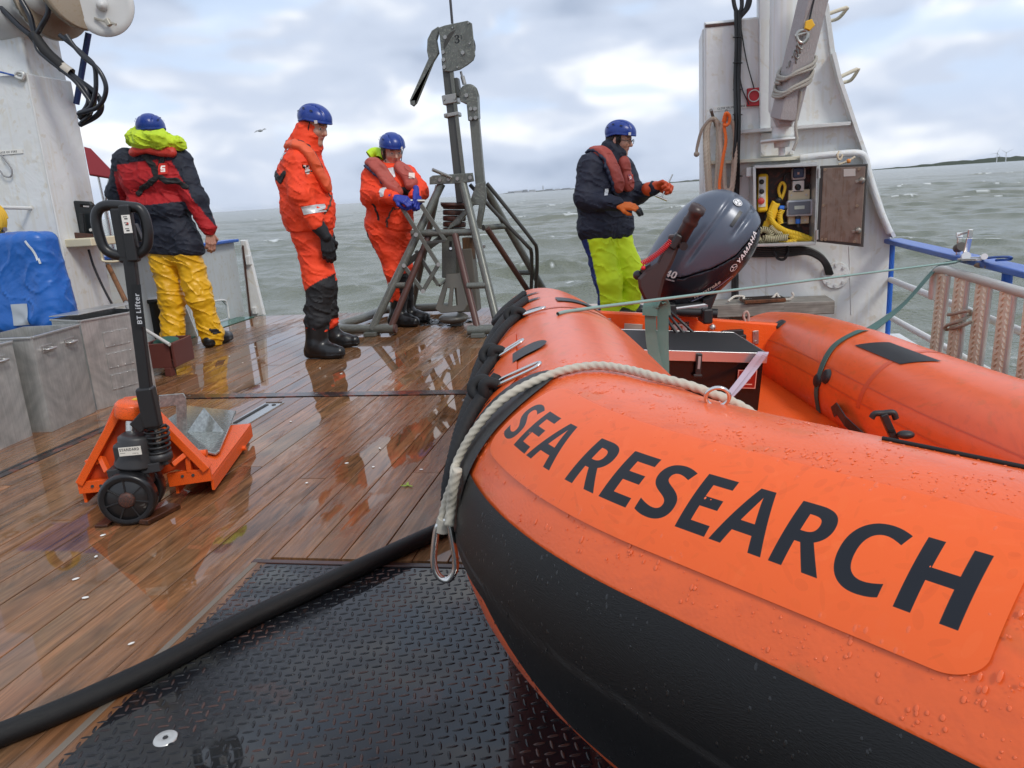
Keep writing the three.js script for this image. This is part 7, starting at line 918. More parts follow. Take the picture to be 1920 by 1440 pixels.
// padded or webbing layer lying on a garment along a line
function layer(name, parent, f, pts, r, t, material, label, cell = 0.008, closedK = 0.02) {
  const caps = [], cv = crv(pts), nn = pts.length * 3; pts = []; for (let i = 0; i <= nn; i++) pts.push(onto(f, cv.getPoint(i / nn), t * 0.4));
  for (let i = 0; i < pts.length - 1; i++) caps.push([pts[i], pts[i + 1], r, r]);
  const c = capsDist(caps, closedK), g = (p) => smax(c(p), Math.max(f(p) - t, -f(p) - 0.03), Math.min(t * 0.9, 0.02)); const [lo, hi] = bounds(caps, 0.02); return part(name, surfaceNets(g, lo, hi, cell), material, parent, label);
}
function frame(fwd, up = UPV) { const f = fwd.clone().normalize(), s = f.clone().cross(up).normalize(), u = s.clone().cross(f).normalize(); return { f, s, u }; } // s points to the person's right
function headGeo(c, F, o = {}) {
  const W = (s, u, f) => c.clone().addScaledVector(F.s, s).addScaledVector(F.u, u).addScaledVector(F.f, f), loc = (p) => { const d = p.clone().sub(c); return [d.dot(F.s), d.dot(F.u), d.dot(F.f)]; };
  const ell = (q, cs, cu, cf, rs, ru, rf) => { const a = (q[0] - cs) / rs, b = (q[1] - cu) / ru, d = (q[2] - cf) / rf, l = Math.hypot(a, b, d); return (l - 1) * Math.min(rs, ru, rf); };
  const seg = (q, a, b, ra, rb) => { const dx = b[0] - a[0], dy = b[1] - a[1], dz = b[2] - a[2], l = dx * dx + dy * dy + dz * dz, t = clamp(((q[0] - a[0]) * dx + (q[1] - a[1]) * dy + (q[2] - a[2]) * dz) / l); return Math.hypot(q[0] - a[0] - dx * t, q[1] - a[1] - dy * t, q[2] - a[2] - dz * t) - lerp(ra, rb, t); };
  const f = (p) => { const q = loc(p); q[0] = q[0]; const m = [Math.abs(q[0]), q[1], q[2]];
    let d = ell(q, 0, 0.035, -0.005, 0.076, 0.10, 0.096); d = smin(d, ell(q, 0, -0.055, 0.022, 0.056, 0.066, 0.066), 0.04); d = smin(d, seg(q, [0, -0.07, -0.015], [0, -0.16, -0.02], 0.055, 0.05), 0.03);
    d = smin(d, ell(m, 0.036, -0.022, 0.060, 0.028, 0.026, 0.026), 0.02); d = smin(d, seg(m, [0, 0.030, 0.088], [0.04, 0.026, 0.070], 0.012, 0.012), 0.015); d = smin(d, ell(q, 0, -0.102, 0.066, 0.026, 0.022, 0.022), 0.02);
    d = smin(d, seg(q, [0, 0.018, 0.088], [0, -0.026, 0.108], 0.009, 0.014), 0.012); d = smin(d, seg(m, [0, -0.031, 0.094], [0.012, -0.032, 0.088], 0.009, 0.008), 0.006);
    d = smax(d, -ell(m, 0.031, 0.006, 0.094, 0.015, 0.010, 0.014), 0.010); d = smin(d, ell(m, 0.031, 0.005, 0.074, 0.012, 0.010, 0.012), 0.003);
    d = smin(d, seg(m, [0, -0.057, 0.086], [0.017, -0.058, 0.079], 0.009, 0.006), 0.008); d = smax(d, -seg(m, [0, -0.060, 0.097], [0.02, -0.061, 0.088], 0.0022, 0.0016), 0.003); d = smin(d, ell(m, 0.078, -0.005, -0.008, 0.010, 0.030, 0.019), 0.006); return d; };
  const col = (p) => { const q = loc(p), m = Math.abs(q[0]); if (Math.hypot(m - 0.031, (q[1] - 0.005) * 1.5) < 0.011 && q[2] > 0.07) return Math.hypot(m - 0.033, q[1] - 0.005) < 0.0055 ? [0.03, 0.02, 0.015] : [0.5, 0.45, 0.42]; if (q[2] > 0.07 && Math.abs(q[1] - 0.031) < 0.005 && m > 0.012 && m < 0.048) return [0.10, 0.05, 0.035]; if (q[2] > 0.075 && Math.abs(q[1] + 0.058) < 0.009 && m < 0.022) return [0.42, 0.15, 0.13]; const r = 0.06 * n3(p.x * 40, p.y * 40, p.z * 40), blush = Math.exp(-(((m - 0.04) / 0.02) ** 2) - (((q[1] + 0.02) / 0.02) ** 2)) * 0.08; return [SKIN[0] + r * 0.5, SKIN[1] + r * 0.4 - blush * 0.4, SKIN[2] + r * 0.4 - blush * 0.4]; };
  const lo = c.clone().addScalar(-0.24), hi = c.clone().addScalar(0.18); return { geo: surfaceNets(f, lo, hi, 0.0058, col), W, loc, f };
}
function helmet(parent, H, o = {}) {
  const { loc, W } = H, e = (p) => { const [s, u, f] = loc(p); const a = s / 0.108, b = (u - 0.062) / 0.098, d = (f - 0.0) / 0.130; return (Math.hypot(a, b, d) - 1) * 0.1; };
  const rim = (p) => { const [s, u, f] = loc(p); return 0.040 + 0.10 * Math.max(0, f - 0.02) * 0.3 - 0.035 * sstep(0.02, -0.12, f) - u; };
  const shell = (p) => { const [s, u, f] = loc(p); let d = e(p) - 0.006 * sstep(0.02, 0.0, -rim(p) - 0.0); d += 0.005 * Math.exp(-(((Math.abs(s) - 0.05) / 0.007) ** 2)) * sstep(-0.02, 0.05, u - 0.07); return smax(smax(d, rim(p), 0.008), -(e(p) + 0.012), 0.004); };
  const c = W(0, 0.06, 0), m = part('helmet', surfaceNets(shell, c.clone().addScalar(-0.17), c.clone().addScalar(0.17), 0.0068), M_helmet, parent, 'blue climbing helmet'), fin = (p) => e(p) - 0.002;
  const dk = mat([0.004, 0.005, 0.02], 0.6), up = (a, b) => { const d = b.clone().sub(a).normalize(); return d; };
  for (const sd of [-1, 1]) for (const [ff, uu, l] of [[0.03, 0.105, 0.026], [-0.035, 0.11, 0.026], [-0.08, 0.085, 0.020]]) { const p = onto(fin, W(sd * 0.085, uu, ff), 0.001), n = grad(fin, p), r = H.F.f.clone().addScaledVector(n, -H.F.f.dot(n)).normalize(), v = n.clone().cross(r); const g = new THREE.CircleGeometry(1, 14); g.scale(l / 2, 0.006, 1); g.applyMatrix4(new THREE.Matrix4().makeBasis(r, v, n).setPosition(p.addScaledVector(n, 0.0045))); part('vent', g, dk, m); }
  if (o.sticker) { const p = onto(fin, W(o.sticker[0], o.sticker[1], o.sticker[2]), 0.008), n = grad(fin, p); const r = UPV.clone().cross(n).normalize(), g = new THREE.PlaneGeometry(0.022, 0.022); g.applyMatrix4(new THREE.Matrix4().makeBasis(r, n.clone().cross(r), n).setPosition(p)); part('sticker', g, mat([0.75, 0.75, 0.75], 0.4), m); }
  for (const sd of [-1, 1]) part('chin_strap', hose([W(sd * 0.095, 0.045, 0.035), W(sd * 0.084, -0.02, 0.022), W(sd * 0.066, -0.085, 0.04), W(sd * 0.02, -0.125, 0.055), W(0, -0.127, 0.056)], 0.0036, 26, 6), M_webBlk, m); return m;
}
function handCaps(w, dir, palm, thumbSide, curl = 0.5, r = 0.0098, size = 1) { // palm: direction the palm faces
  const d = dir.clone().normalize(), n = palm.clone().addScaledVector(d, -palm.dot(d)).normalize(), s = d.clone().cross(n).normalize().multiplyScalar(thumbSide), C = [], at = (a, b, c) => w.clone().addScaledVector(d, a * size).addScaledVector(s, b * size).addScaledVector(n, c * size);
  const L = [[0.032, 0.085, 0.046, 0.027, 0.022], [0.011, 0.092, 0.050, 0.030, 0.024], [-0.011, 0.088, 0.046, 0.028, 0.023], [-0.031, 0.078, 0.036, 0.022, 0.019]];
  for (const [o, k, a, b, c] of L) { const K = at(k, o, 0); C.push([at(0.0, o * 0.6, 0), K, r * 1.45, r * 1.2]); let p = K, th = curl * 0.55; for (const l of [a, b, c]) { const q = p.clone().addScaledVector(d, Math.cos(th) * l * size).addScaledVector(n, Math.sin(th) * l * size); C.push([p, q, r, r * 0.92]); p = q; th += curl * (l === a ? 1.0 : 0.8); } }
  const t0 = at(0.022, 0.028, 0.004), t1 = at(0.052, 0.056, 0.016), t2 = at(0.078, 0.062 - 0.02 * curl, 0.024 + 0.022 * curl), t3 = at(0.098, 0.058 - 0.04 * curl, 0.030 + 0.035 * curl); C.push([t0, t1, r * 1.4, r * 1.15], [t1, t2, r * 1.1, r * 1.0], [t2, t3, r, r * 0.9]); C.push([at(-0.05, 0, 0), at(0.01, 0, 0), 0.026, 0.026]); return C;
}
function hand(caps, colour) { const f = capsDist(caps, 0.008), [lo, hi] = bounds(caps, 0.012); return { geo: surfaceNets(f, lo, hi, 0.0056, colour), f }; }
function boots(parent, list, name = 'boot') { // [ankleTop, ankle, toe dir]
  for (const [top, foot, dir, rr = 0.062] of list) { const d = dir.clone().setY(0).normalize(), heel = foot.clone().addScaledVector(d, -0.055).setY(0.055), ball_ = foot.clone().addScaledVector(d, 0.11).setY(0.052), toe = foot.clone().addScaledVector(d, 0.185).setY(0.05), ank = foot.clone().setY(0.10); const caps = [[top, ank, rr * 1.12, rr], [ank, heel, rr, 0.052], [heel, ball_, 0.050, 0.052], [ank, ball_, rr * 0.9, 0.05], [ball_, toe, 0.052, 0.044]], f0 = capsDist(caps, 0.03), f = (p) => smax(smax(f0(p) + (p.y < 0.035 ? -0.004 : 0) + 0.0015 * n3(p.x * 14, p.y * 14, p.z * 14), 0.004 - p.y, 0.006), (p.y - top.y - 0.01), 0.006); const [lo, hi] = bounds(caps, 0.02); lo.y = -0.01; part(name, surfaceNets(f, lo, hi, 0.0085), M_boot, parent); }
}
function person(label) { return thing('person', label, 'person', undefined); }
const vcol = (...c) => () => c;
function solidBody(parent, geos, caps) { const f = capsDist(caps, 0.05), [lo, hi] = bounds(caps, 0.02), g = surfaceNets(f, lo, hi, 0.016, () => SKIN); const list = [g, ...geos].map((h) => { const q = h.index ? h.toNonIndexed() : h; return q; }); part('body', mergeGeometries(list), M_skin, parent); }

const ORANGE = [0.86, 0.056, 0.010], NAVY = [0.010, 0.014, 0.028], DARK = [0.012, 0.012, 0.014];
{ // person in orange suit seen from the side
  const t = person('person in bright orange immersion suit standing in profile with arms hanging'), Z = -5.42, P = (x, y, dz = 0) => PZ(x, y, Z + dz);
  const F0 = frame(V(0.93, -0.32, 0.22)); const H = headGeo(P(588, 238), F0); H.F = F0;
  const jc = [[P(566, 306, 0.15), P(566, 306, -0.15), 0.115], [P(562, 335, 0.10), P(562, 335, -0.10), 0.165], [P(578, 345, 0.07), P(578, 345, -0.07), 0.16], [P(572, 388, 0.10), P(572, 388, -0.10), 0.175], [P(584, 392, 0.06), P(584, 392, -0.06), 0.168], [P(580, 416, 0.10), P(580, 416, -0.10), 0.165], [P(570, 280), P(578, 258), 0.12, 0.10], [P(578, 258), P(583, 240), 0.095, 0.088],
    [P(563, 308, 0.2), P(562, 362, 0.27), 0.092, 0.082], [P(562, 362, 0.27), P(592, 416, 0.25), 0.08, 0.062], [P(572, 308, -0.2), P(590, 365, -0.26), 0.09, 0.08], [P(590, 365, -0.26), P(612, 412, -0.22), 0.08, 0.06]];
  const armX = (p) => 0, oc = (p) => { const r = 0.04 * n3(p.x * 5, p.y * 5, p.z * 5); return [ORANGE[0] + r, ORANGE[1] + r * 0.15, ORANGE[2]]; };
  const J = garment('jacket', t, jc, 0.055, 0.010, oc, M_cloth, { cuts: [[P(580, 432), V(0, -1, 0)], [P(584, 222), V(-0.25, 1, 0).normalize()]], extra: (p) => 0.003 * Math.sin(p.y * 46 + 4 * n3(p.x * 3, p.y * 3, p.z * 3)) * sstep(0.25, 0.6, n3(p.x * 3 + 4, p.y * 4, p.z * 3) + 0.4) });
  const tc = [[P(584, 436, 0.08), P(584, 436, -0.08), 0.142], [P(586, 446, 0.09), P(600, 535, 0.14), 0.130, 0.105], [P(600, 535, 0.14), P(595, 604, 0.17), 0.102, 0.092], [P(586, 446, -0.09), P(606, 535, -0.16), 0.13, 0.10], [P(606, 535, -0.16), P(612, 600, -0.18), 0.10, 0.09]];
  const nearLeg = (p) => p.z > Z; const kneeY = P(600, 560).y, crY = P(580, 450).y;
  const tcol = (p, n) => { const q = oc(p); const kx = P(p.z > Z ? 597 : 606, 560).x; if (p.y < kneeY + 0.09 + (p.x - kx) * 0.5 && p.y > kneeY - 0.18 - (p.x - kx) * 0.25 && p.x > kx - 0.045) return DARK; if (p.x < P(566, 450).x + (crY - p.y) * 0.10 - 0.01 && p.y > kneeY + 0.06) return DARK; return q; };
  const T = garment('trousers', t, tc, 0.04, 0.011, tcol, M_cloth, { cell: 0.0095, extra: (p) => 0.006 * Math.sin(p.y * 70 + 6 * n3(p.x * 4, p.y * 2, p.z * 4)) * sstep(kneeY + 0.1, kneeY - 0.12, p.y), label: 'orange trousers with black knee panels' });
  boots(t, [[P(594, 598, 0.17), V(P(596, 660, 0.17).x, 0, Z + 0.17), V(1, 0, 0.18), 0.078], [P(612, 598, -0.20), V(P(620, 640, -0.20).x, 0, Z - 0.22), V(1, 0, -0.05), 0.074]]);
  const gl = handCaps(P(611, 444, 0.23), P(620, 490, 0.22).sub(P(611, 444, 0.23)), V(-0.5, 0, -0.85), 1, 0.55, 0.0135, 1.12).concat([[P(592, 418, 0.25), P(611, 444, 0.235), 0.058, 0.036]]); part('glove', hand(gl).geo, mat([0.008, 0.009, 0.012], 0.6), t, 'black glove');
  const gl2 = handCaps(P(616, 432, -0.21), V(0.1, -1, 0), V(-0.5, 0, 0.85), -1, 0.55, 0.0135, 1.1); part('glove', hand(gl2).geo, mat([0.008, 0.009, 0.012], 0.6), t, 'black glove');
  solidBody(t, [H.geo], grown(jc.slice(0, 8).concat(jc.slice(8), tc), -0.045)); helmet(t, H, { sticker: [0.09, 0.05, 0.08] });
  part('hair', surfaceNets((p) => { const [s, u, f] = H.loc(p); return smax((Math.hypot(s / 0.083, (u - 0.03) / 0.105, (f + 0.018) / 0.098) - 1) * 0.08, Math.max(f - 0.025 - 0.2 * (u - 0.03), u - 0.08, -u - 0.05), 0.01); }, P(588, 238).addScalar(-0.16), P(588, 238).addScalar(0.16), 0.008), mat([0.045, 0.028, 0.018], 0.7), t);
  layer('life_vest', t, J.f, [P(536, 268, 0.16), P(556, 276, 0.2), P(580, 298, 0.22), P(600, 325, 0.18), P(612, 352, 0.12)], 0.035, 0.045, mat([0.72, 0.10, 0.03], 0.6), 'slim orange life vest collar'); layer('vest_edge', t, J.f, [P(530, 262, 0.13), P(556, 268, 0.17), P(584, 290, 0.2), P(604, 316, 0.17), P(616, 346, 0.12)], 0.012, 0.052, M_webBlk, 'black piping', 0.007);
  layer('harness_belt', t, J.f, [P(518, 326, 0.02), P(532, 332, 0.14), P(546, 336, 0.2)], 0.022, 0.008, M_webBlk, undefined, 0.007);
  part('zip', strap(J.f, [P(612, 325, 0.14), P(622, 345, 0.1), P(628, 368, 0.08), P(620, 386, 0.14), P(606, 402, 0.18)], 0.014, 0.003), mat([0.10, 0.06, 0.04], 0.5), t);
  for (const [x, y, w, h, dz] of [[581, 393, 0.105, 0.055, 0.4], [527, 274, 0.05, 0.055, 0.3], [517, 292, 0.05, 0.05, 0.3]]) part('reflective_patch', decal(J.f, P(x, y, dz * 0.5 + 0.12), V(1, 0.12, 0), V(-0.12, 1, 0), w, h, 0.003), M_refl, t);
  const badge = canvasTex(128, 128, (x) => { x.fillStyle = '#e2481c'; x.fillRect(0, 0, 128, 128); x.fillStyle = '#c9c9c6'; x.fillRect(18, 14, 92, 56); x.beginPath(); x.ellipse(64, 70, 46, 46, 0, 0, 7); x.fill(); x.fillStyle = '#3a3a3c'; x.beginPath(); x.arc(64, 64, 36, 0, 7); x.fill(); x.fillStyle = '#c9c9c6'; x.beginPath(); x.arc(58, 58, 18, 0, 7); x.fill(); x.fillRect(58, 60, 24, 18); }); part('sleeve_badge', decal(J.f, P(579, 313, 0.34), V(1, 0, 0), V(0, 1, 0), 0.078, 0.078, 0.0035), mat([1, 1, 1], 0.5, { map: badge }), t, 'grey round badge on the sleeve');
}
{ // person in orange suit at the corer
  const t = person('person in orange suit and red life vest holding the corer hand bar with blue gloves'), Z = -6.62, P = (x, y, dz = 0) => PZ(x, y, Z + dz);
  const F0 = frame(V(0.60, -0.30, 0.75)); const H = headGeo(P(735, 284), F0); H.F = F0;
  const jc = [[P(706, 328, 0.06), P(762, 330, -0.02), 0.10, 0.095], [P(718, 350, 0.04), P(748, 352, 0.0), 0.155, 0.15], [P(720, 390, 0.04), P(742, 390, 0.0), 0.15, 0.15], [P(714, 420, 0.04), P(744, 420, 0.0), 0.14, 0.145], [P(730, 312), P(733, 300), 0.11, 0.10], [P(700, 332, 0.06), P(694, 366, 0.13), 0.092, 0.082], [P(694, 366, 0.13), P(738, 371, 0.30), 0.08, 0.058], [P(766, 333, -0.02), P(786, 358, 0.06), 0.088, 0.078], [P(786, 358, 0.06), P(780, 366, 0.22), 0.075, 0.055]];
  const oc = (p) => { const r = 0.04 * n3(p.x * 5, p.y * 5, p.z * 5); return [ORANGE[0] + r, ORANGE[1] + r * 0.15, ORANGE[2]]; };
  const J = garment('jacket', t, jc, 0.05, 0.010, oc, M_cloth, { cuts: [[P(728, 436), V(0, -1, 0)], [P(733, 302), V(0.15, 1, 0.3).normalize()]] });
  const tc = [[P(718, 438, 0.05), P(742, 438, 0.0), 0.135], [P(720, 446, 0.05), P(742, 508, 0.08), 0.12, 0.092], [P(742, 508, 0.08), P(748, 556, 0.05), 0.09, 0.085], [P(744, 446, -0.04), P(756, 508, -0.06), 0.12, 0.092], [P(756, 508, -0.06), P(759, 556, -0.1), 0.09, 0.085]]; const kY = P(745, 515).y;
  garment('trousers', t, tc, 0.04, 0.010, (p) => (p.y < kY + 0.02 && p.x > P(755, 520).x ? DARK : p.x < P(705, 450).x + (P(705, 450).y - p.y) * 0.28 && p.y > kY + 0.1 ? DARK : oc(p)), M_cloth, { label: 'orange trousers with dark knee panels' });
  boots(t, [[P(748, 556, 0.05), V(P(748, 600, 0.05).x, 0, Z + 0.06), V(0.9, 0, 0.35), 0.07], [P(760, 556, -0.1), V(P(762, 596, -0.1).x, 0, Z - 0.12), V(0.95, 0, 0.1), 0.07]]);
  const blue = mat([0.018, 0.035, 0.30], 0.45); for (const [w, d, n, s] of [[P(743, 371, 0.33), V(0.9, -0.25, 0.25), V(0.1, -0.8, -0.5), -1], [P(781, 362, 0.24), V(0.2, -0.75, 0.6), V(-0.7, -0.3, -0.3), 1]]) part('glove', hand(handCaps(w, d, n, s, 1.15, 0.0125, 1.05)).geo, blue, t, 'blue rubber glove');
  solidBody(t, [H.geo], grown(jc.concat(tc), -0.045)); helmet(t, H, { sticker: [-0.03, 0.06, 0.12] });
  part('hair', surfaceNets((p) => { const [s, u, f] = H.loc(p); return smax((Math.hypot(s / 0.088, (u - 0.0) / 0.12, (f + 0.015) / 0.10) - 1) * 0.085, Math.max(f - 0.03 - 0.1 * u, u - 0.075), 0.01) + 0.004 * n3(p.x * 40, p.y * 14, p.z * 40); }, P(735, 284).addScalar(-0.17), P(735, 284).addScalar(0.17), 0.008), mat([0.040, 0.022, 0.015], 0.6), t);
  const vm = mat([0.40, 0.075, 0.055], 0.65), vn = mat([0.02, 0.03, 0.08], 0.6);
  layer('life_vest', t, J.f, [P(698, 312, 0.1), P(712, 318, 0.16), P(728, 338, 0.2), P(745, 360, 0.2)], 0.052, 0.055, vm, 'faded red life vest'); layer('life_vest_lobe', t, J.f, [P(750, 312, 0.1), P(762, 325, 0.12), P(774, 350, 0.14)], 0.05, 0.055, vm, 'faded red life vest front'); layer('vest_piping', t, J.f, [P(690, 318, 0.1), P(704, 326, 0.14), P(720, 348, 0.2), P(738, 370, 0.2)], 0.010, 0.05, vn, undefined, 0.007); layer('belt_buckle', t, J.f, [P(752, 360, 0.18), P(762, 362, 0.16)], 0.03, 0.02, M_webBlk, undefined, 0.008);
  part('vest_badge', decal(J.f, P(772, 329, 0.16), V(1, -0.1, -0.3).normalize(), V(0.1, 1, 0).normalize(), 0.05, 0.045, 0.058), mat([0.75, 0.62, 0.55], 0.5), t, 'pale badge on the vest'); part('hood_roll', hose([P(692, 292, -0.02), P(700, 286, -0.04), P(710, 286, -0.04), P(716, 292, -0.02), P(712, 298, 0.0)], 0.042, 30, 10), mat([0.52, 0.78, 0.02], 0.6), t, 'rolled neon yellow hood');
  for (const [x, y] of [[720, 358], [716, 327]]) part('reflective_patch', decal(J.f, P(x, y, 0.26), V(1, 0.1, 0.3).normalize(), V(-0.3, 0.9, 0).normalize(), 0.045, 0.085, 0.003), M_refl, t); part('zip', strap(J.f, [P(752, 392, 0.2), P(738, 402, 0.22), P(726, 412, 0.2), P(726, 430, 0.2)], 0.014, 0.003), mat([0.08, 0.05, 0.04], 0.5), t); part('side_pocket', [strap(J.f, [P(698, 378, 0.2), P(704, 395, 0.2), P(708, 412, 0.2)], 0.018, 0.003)], M_webBlk, t);
}
{ // person in navy jacket and neon trousers
  const t = person('person in navy jacket, red life vest and neon yellow trousers holding a T-handle'), Z = -6.55, P = (x, y, dz = 0) => PZ(x, y, Z + dz);
  const F0 = frame(V(0.94, -0.20, 0.30)); const H = headGeo(P(1161, 263), F0); H.F = F0;
  const jc = [[P(1112, 312, 0.16), P(1160, 312, -0.16), 0.11], [P(1122, 345, 0.10), P(1150, 345, -0.08), 0.165, 0.16], [P(1120, 385, 0.08), P(1150, 385, -0.06), 0.17, 0.165], [P(1118, 425, 0.09), P(1152, 425, -0.07), 0.165, 0.165], [P(1146, 300), P(1150, 282), 0.115, 0.09], [P(1104, 318, 0.18), P(1098, 372, 0.24), 0.098, 0.086], [P(1098, 372, 0.24), P(1154, 384, 0.34), 0.084, 0.06], [P(1172, 322, -0.16), P(1194, 366, -0.12), 0.085, 0.075], [P(1194, 366, -0.12), P(1224, 352, 0.02), 0.072, 0.056]];
  const J = garment('jacket', t, jc, 0.05, 0.010, (p) => { const r = 0.004 * n3(p.x * 6, p.y * 6, p.z * 6); return [0.011 + r, 0.014 + r, 0.032 + r]; }, M_cloth, { cuts: [[P(1136, 449), V(0, -1, 0)]] });
  const neon = (p) => { const r = 0.05 * n3(p.x * 5, p.y * 5, p.z * 5); return [0.62 + r, 0.80 + r, 0.010]; };
  const tc = [[P(1122, 448, 0.08), P(1152, 448, -0.06), 0.135], [P(1122, 456, 0.08), P(1140, 525, 0.12), 0.122, 0.115], [P(1140, 525, 0.12), P(1148, 592, 0.10), 0.112, 0.10], [P(1158, 458, -0.06), P(1188, 514, -0.02), 0.12, 0.115], [P(1188, 514, -0.02), P(1172, 590, -0.08), 0.11, 0.098]];
  garment('trousers', t, tc, 0.035, 0.012, (p) => { const a = P(1106, 450), b = P(1126, 540), c2 = P(1131, 595), x = p.y > b.y ? lerp(b.x, a.x, (p.y - b.y) / (a.y - b.y)) : lerp(c2.x, b.x, (p.y - c2.y) / (b.y - c2.y)); return p.x < x ? [0.012, 0.03, 0.17] : neon(p); }, M_cloth, { label: 'neon yellow trousers with blue side stripe', freq: 6 });
  boots(t, [[P(1148, 592, 0.10).setY(0.2), V(P(1148, 600, 0.10).x, 0, Z + 0.10), V(0.9, 0, 0.3), 0.07], [P(1172, 590, -0.08).setY(0.2), V(P(1172, 600, -0.08).x, 0, Z - 0.08), V(0.95, 0, 0.1), 0.07]]);
  const og = mat([0.80, 0.16, 0.015], 0.6), gh = handCaps(P(1160, 385, 0.36), V(0.97, -0.12, 0.1), V(0.1, -0.75, -0.4), -1, 0.45, 0.0125, 1.05), gf = hand(gh); part('glove', gf.geo, og, t, 'orange work glove'); const dip = gh.filter((c, i) => i < 16 && i % 4 > 1).concat(gh.filter((c, i) => i < 16 && i % 4 === 3)); part('glove_tips', hand(grown(dip, 0.0012)).geo, mat([0.012, 0.012, 0.012], 0.6), t, 'black dipped fingertips');
  const rg = mat([0.58, 0.07, 0.015], 0.5), g2 = handCaps(P(1226, 351, 0.03), P(1258, 342, 0.08).sub(P(1226, 351, 0.03)), V(0.2, -0.6, 0.6), 1, 1.25, 0.014, 1.15).concat([[P(1216, 355, 0.0), P(1230, 350, 0.03), 0.058, 0.045]]); part('glove', hand(g2).geo, rg, t, 'red orange gauntlet');
  solidBody(t, [H.geo], grown(jc.concat(tc), -0.045)); helmet(t, H, { sticker: [0.07, 0.06, 0.10] });
  part('hair', surfaceNets((p) => { const [s, u, f] = H.loc(p); return smax((Math.hypot(s / 0.086, (u - 0.005) / 0.112, (f + 0.012) / 0.10) - 1) * 0.085, Math.max(f - 0.038 - 0.1 * u, u - 0.075), 0.01) + 0.006 * n3(p.x * 40, p.y * 22, p.z * 40); }, P(1161, 263).addScalar(-0.17), P(1161, 263).addScalar(0.17), 0.008), mat([0.022, 0.014, 0.012], 0.65), t);
  { const gp = (s, u, f) => H.W(s, u, f), gm = mat([0.02, 0.015, 0.012], 0.3), lens = (sd) => { const p = []; for (let k = 0; k < 16; k++) { const a = k / 16 * 6.283; p.push(gp(sd * 0.033 + Math.cos(a) * 0.024, 0.002 + Math.sin(a) * 0.018, 0.108 - 0.12 * Math.abs(Math.cos(a) * 0.024 + sd * 0 ) ** 1)); } return hose(p, 0.0026, 48, 6, true); }; part('glasses', [lens(1), lens(-1), hose([gp(0.057, 0.006, 0.10), gp(0.078, 0.006, 0.06), gp(0.083, 0.004, 0.0)], 0.0025, 14, 6), hose([gp(-0.057, 0.006, 0.10), gp(-0.078, 0.006, 0.06), gp(-0.083, 0.004, 0.0)], 0.0025, 14, 6), hose([gp(-0.01, 0.008, 0.112), gp(0, 0.011, 0.115), gp(0.01, 0.008, 0.112)], 0.0025, 8, 6)], gm, t, 'dark rimmed glasses'); }
  garment('collar', t, [[P(1140, 296), P(1146, 280), 0.095, 0.09], [P(1152, 298, 0.03), P(1160, 286, 0.02), 0.075, 0.07]], 0.03, 0.008, vcol(0.010, 0.014, 0.03), M_cloth, { label: 'turned-up navy collar' });
  const vm = mat([0.36, 0.062, 0.045], 0.65), vn = mat([0.012, 0.018, 0.045], 0.6);
  layer('life_vest', t, J.f, [P(1116, 284, 0.12), P(1130, 292, 0.16), P(1144, 318, 0.18), P(1156, 350, 0.17)], 0.056, 0.05, vm, 'worn red life vest'); layer('life_vest_lobe', t, J.f, [P(1168, 306, 0.08), P(1180, 325, 0.08), P(1184, 352, 0.08)], 0.052, 0.055, vm, 'worn red life vest front'); layer('vest_piping', t, J.f, [P(1100, 290, 0.14), P(1122, 298, 0.2), P(1136, 322, 0.22), P(1148, 356, 0.2), P(1160, 368, 0.16)], 0.011, 0.046, vn, undefined, 0.007); layer('belt_buckle', t, J.f, [P(1160, 348, 0.16), P(1172, 350, 0.13)], 0.03, 0.02, M_webBlk, undefined, 0.008); part('side_buckle', decal(J.f, P(1137, 360, 0.3), V(1, 0.05, 0), V(0, 1, 0), 0.026, 0.05, 0.006), M_refl, t);
  const bt = canvasTex(128, 96, (x) => { x.fillStyle = '#b8402f'; x.fillRect(0, 0, 128, 96); x.fillStyle = '#1f2f63'; x.fillRect(8, 6, 70, 14); x.fillStyle = '#eee'; x.beginPath(); x.arc(60, 50, 26, 0, 7); x.fill(); x.fillStyle = '#d8442c'; x.beginPath(); x.arc(60, 46, 14, 0, 7); x.fill(); x.fillStyle = '#1f2f63'; x.fillRect(50, 78, 60, 10); }); part('vest_badge', decal(J.f, P(1186, 332, 0.14), V(0.95, 0, -0.3).normalize(), V(0, 1, 0), 0.055, 0.045, 0.058), mat([1, 1, 1], 0.5, { map: bt }), t, 'small round emblem badge');
  const th = thing('t_handle', 'thin steel T-handle held in the red orange glove', 'tool'); part('rod', pipe(P(1261, 327, 0.09), P(1240, 371, 0.12), 0.006), M_chrome, th); part('cross_bar', pipe(P(1229, 367, 0.12), P(1251, 376, 0.12), 0.009), M_chrome, th);
}
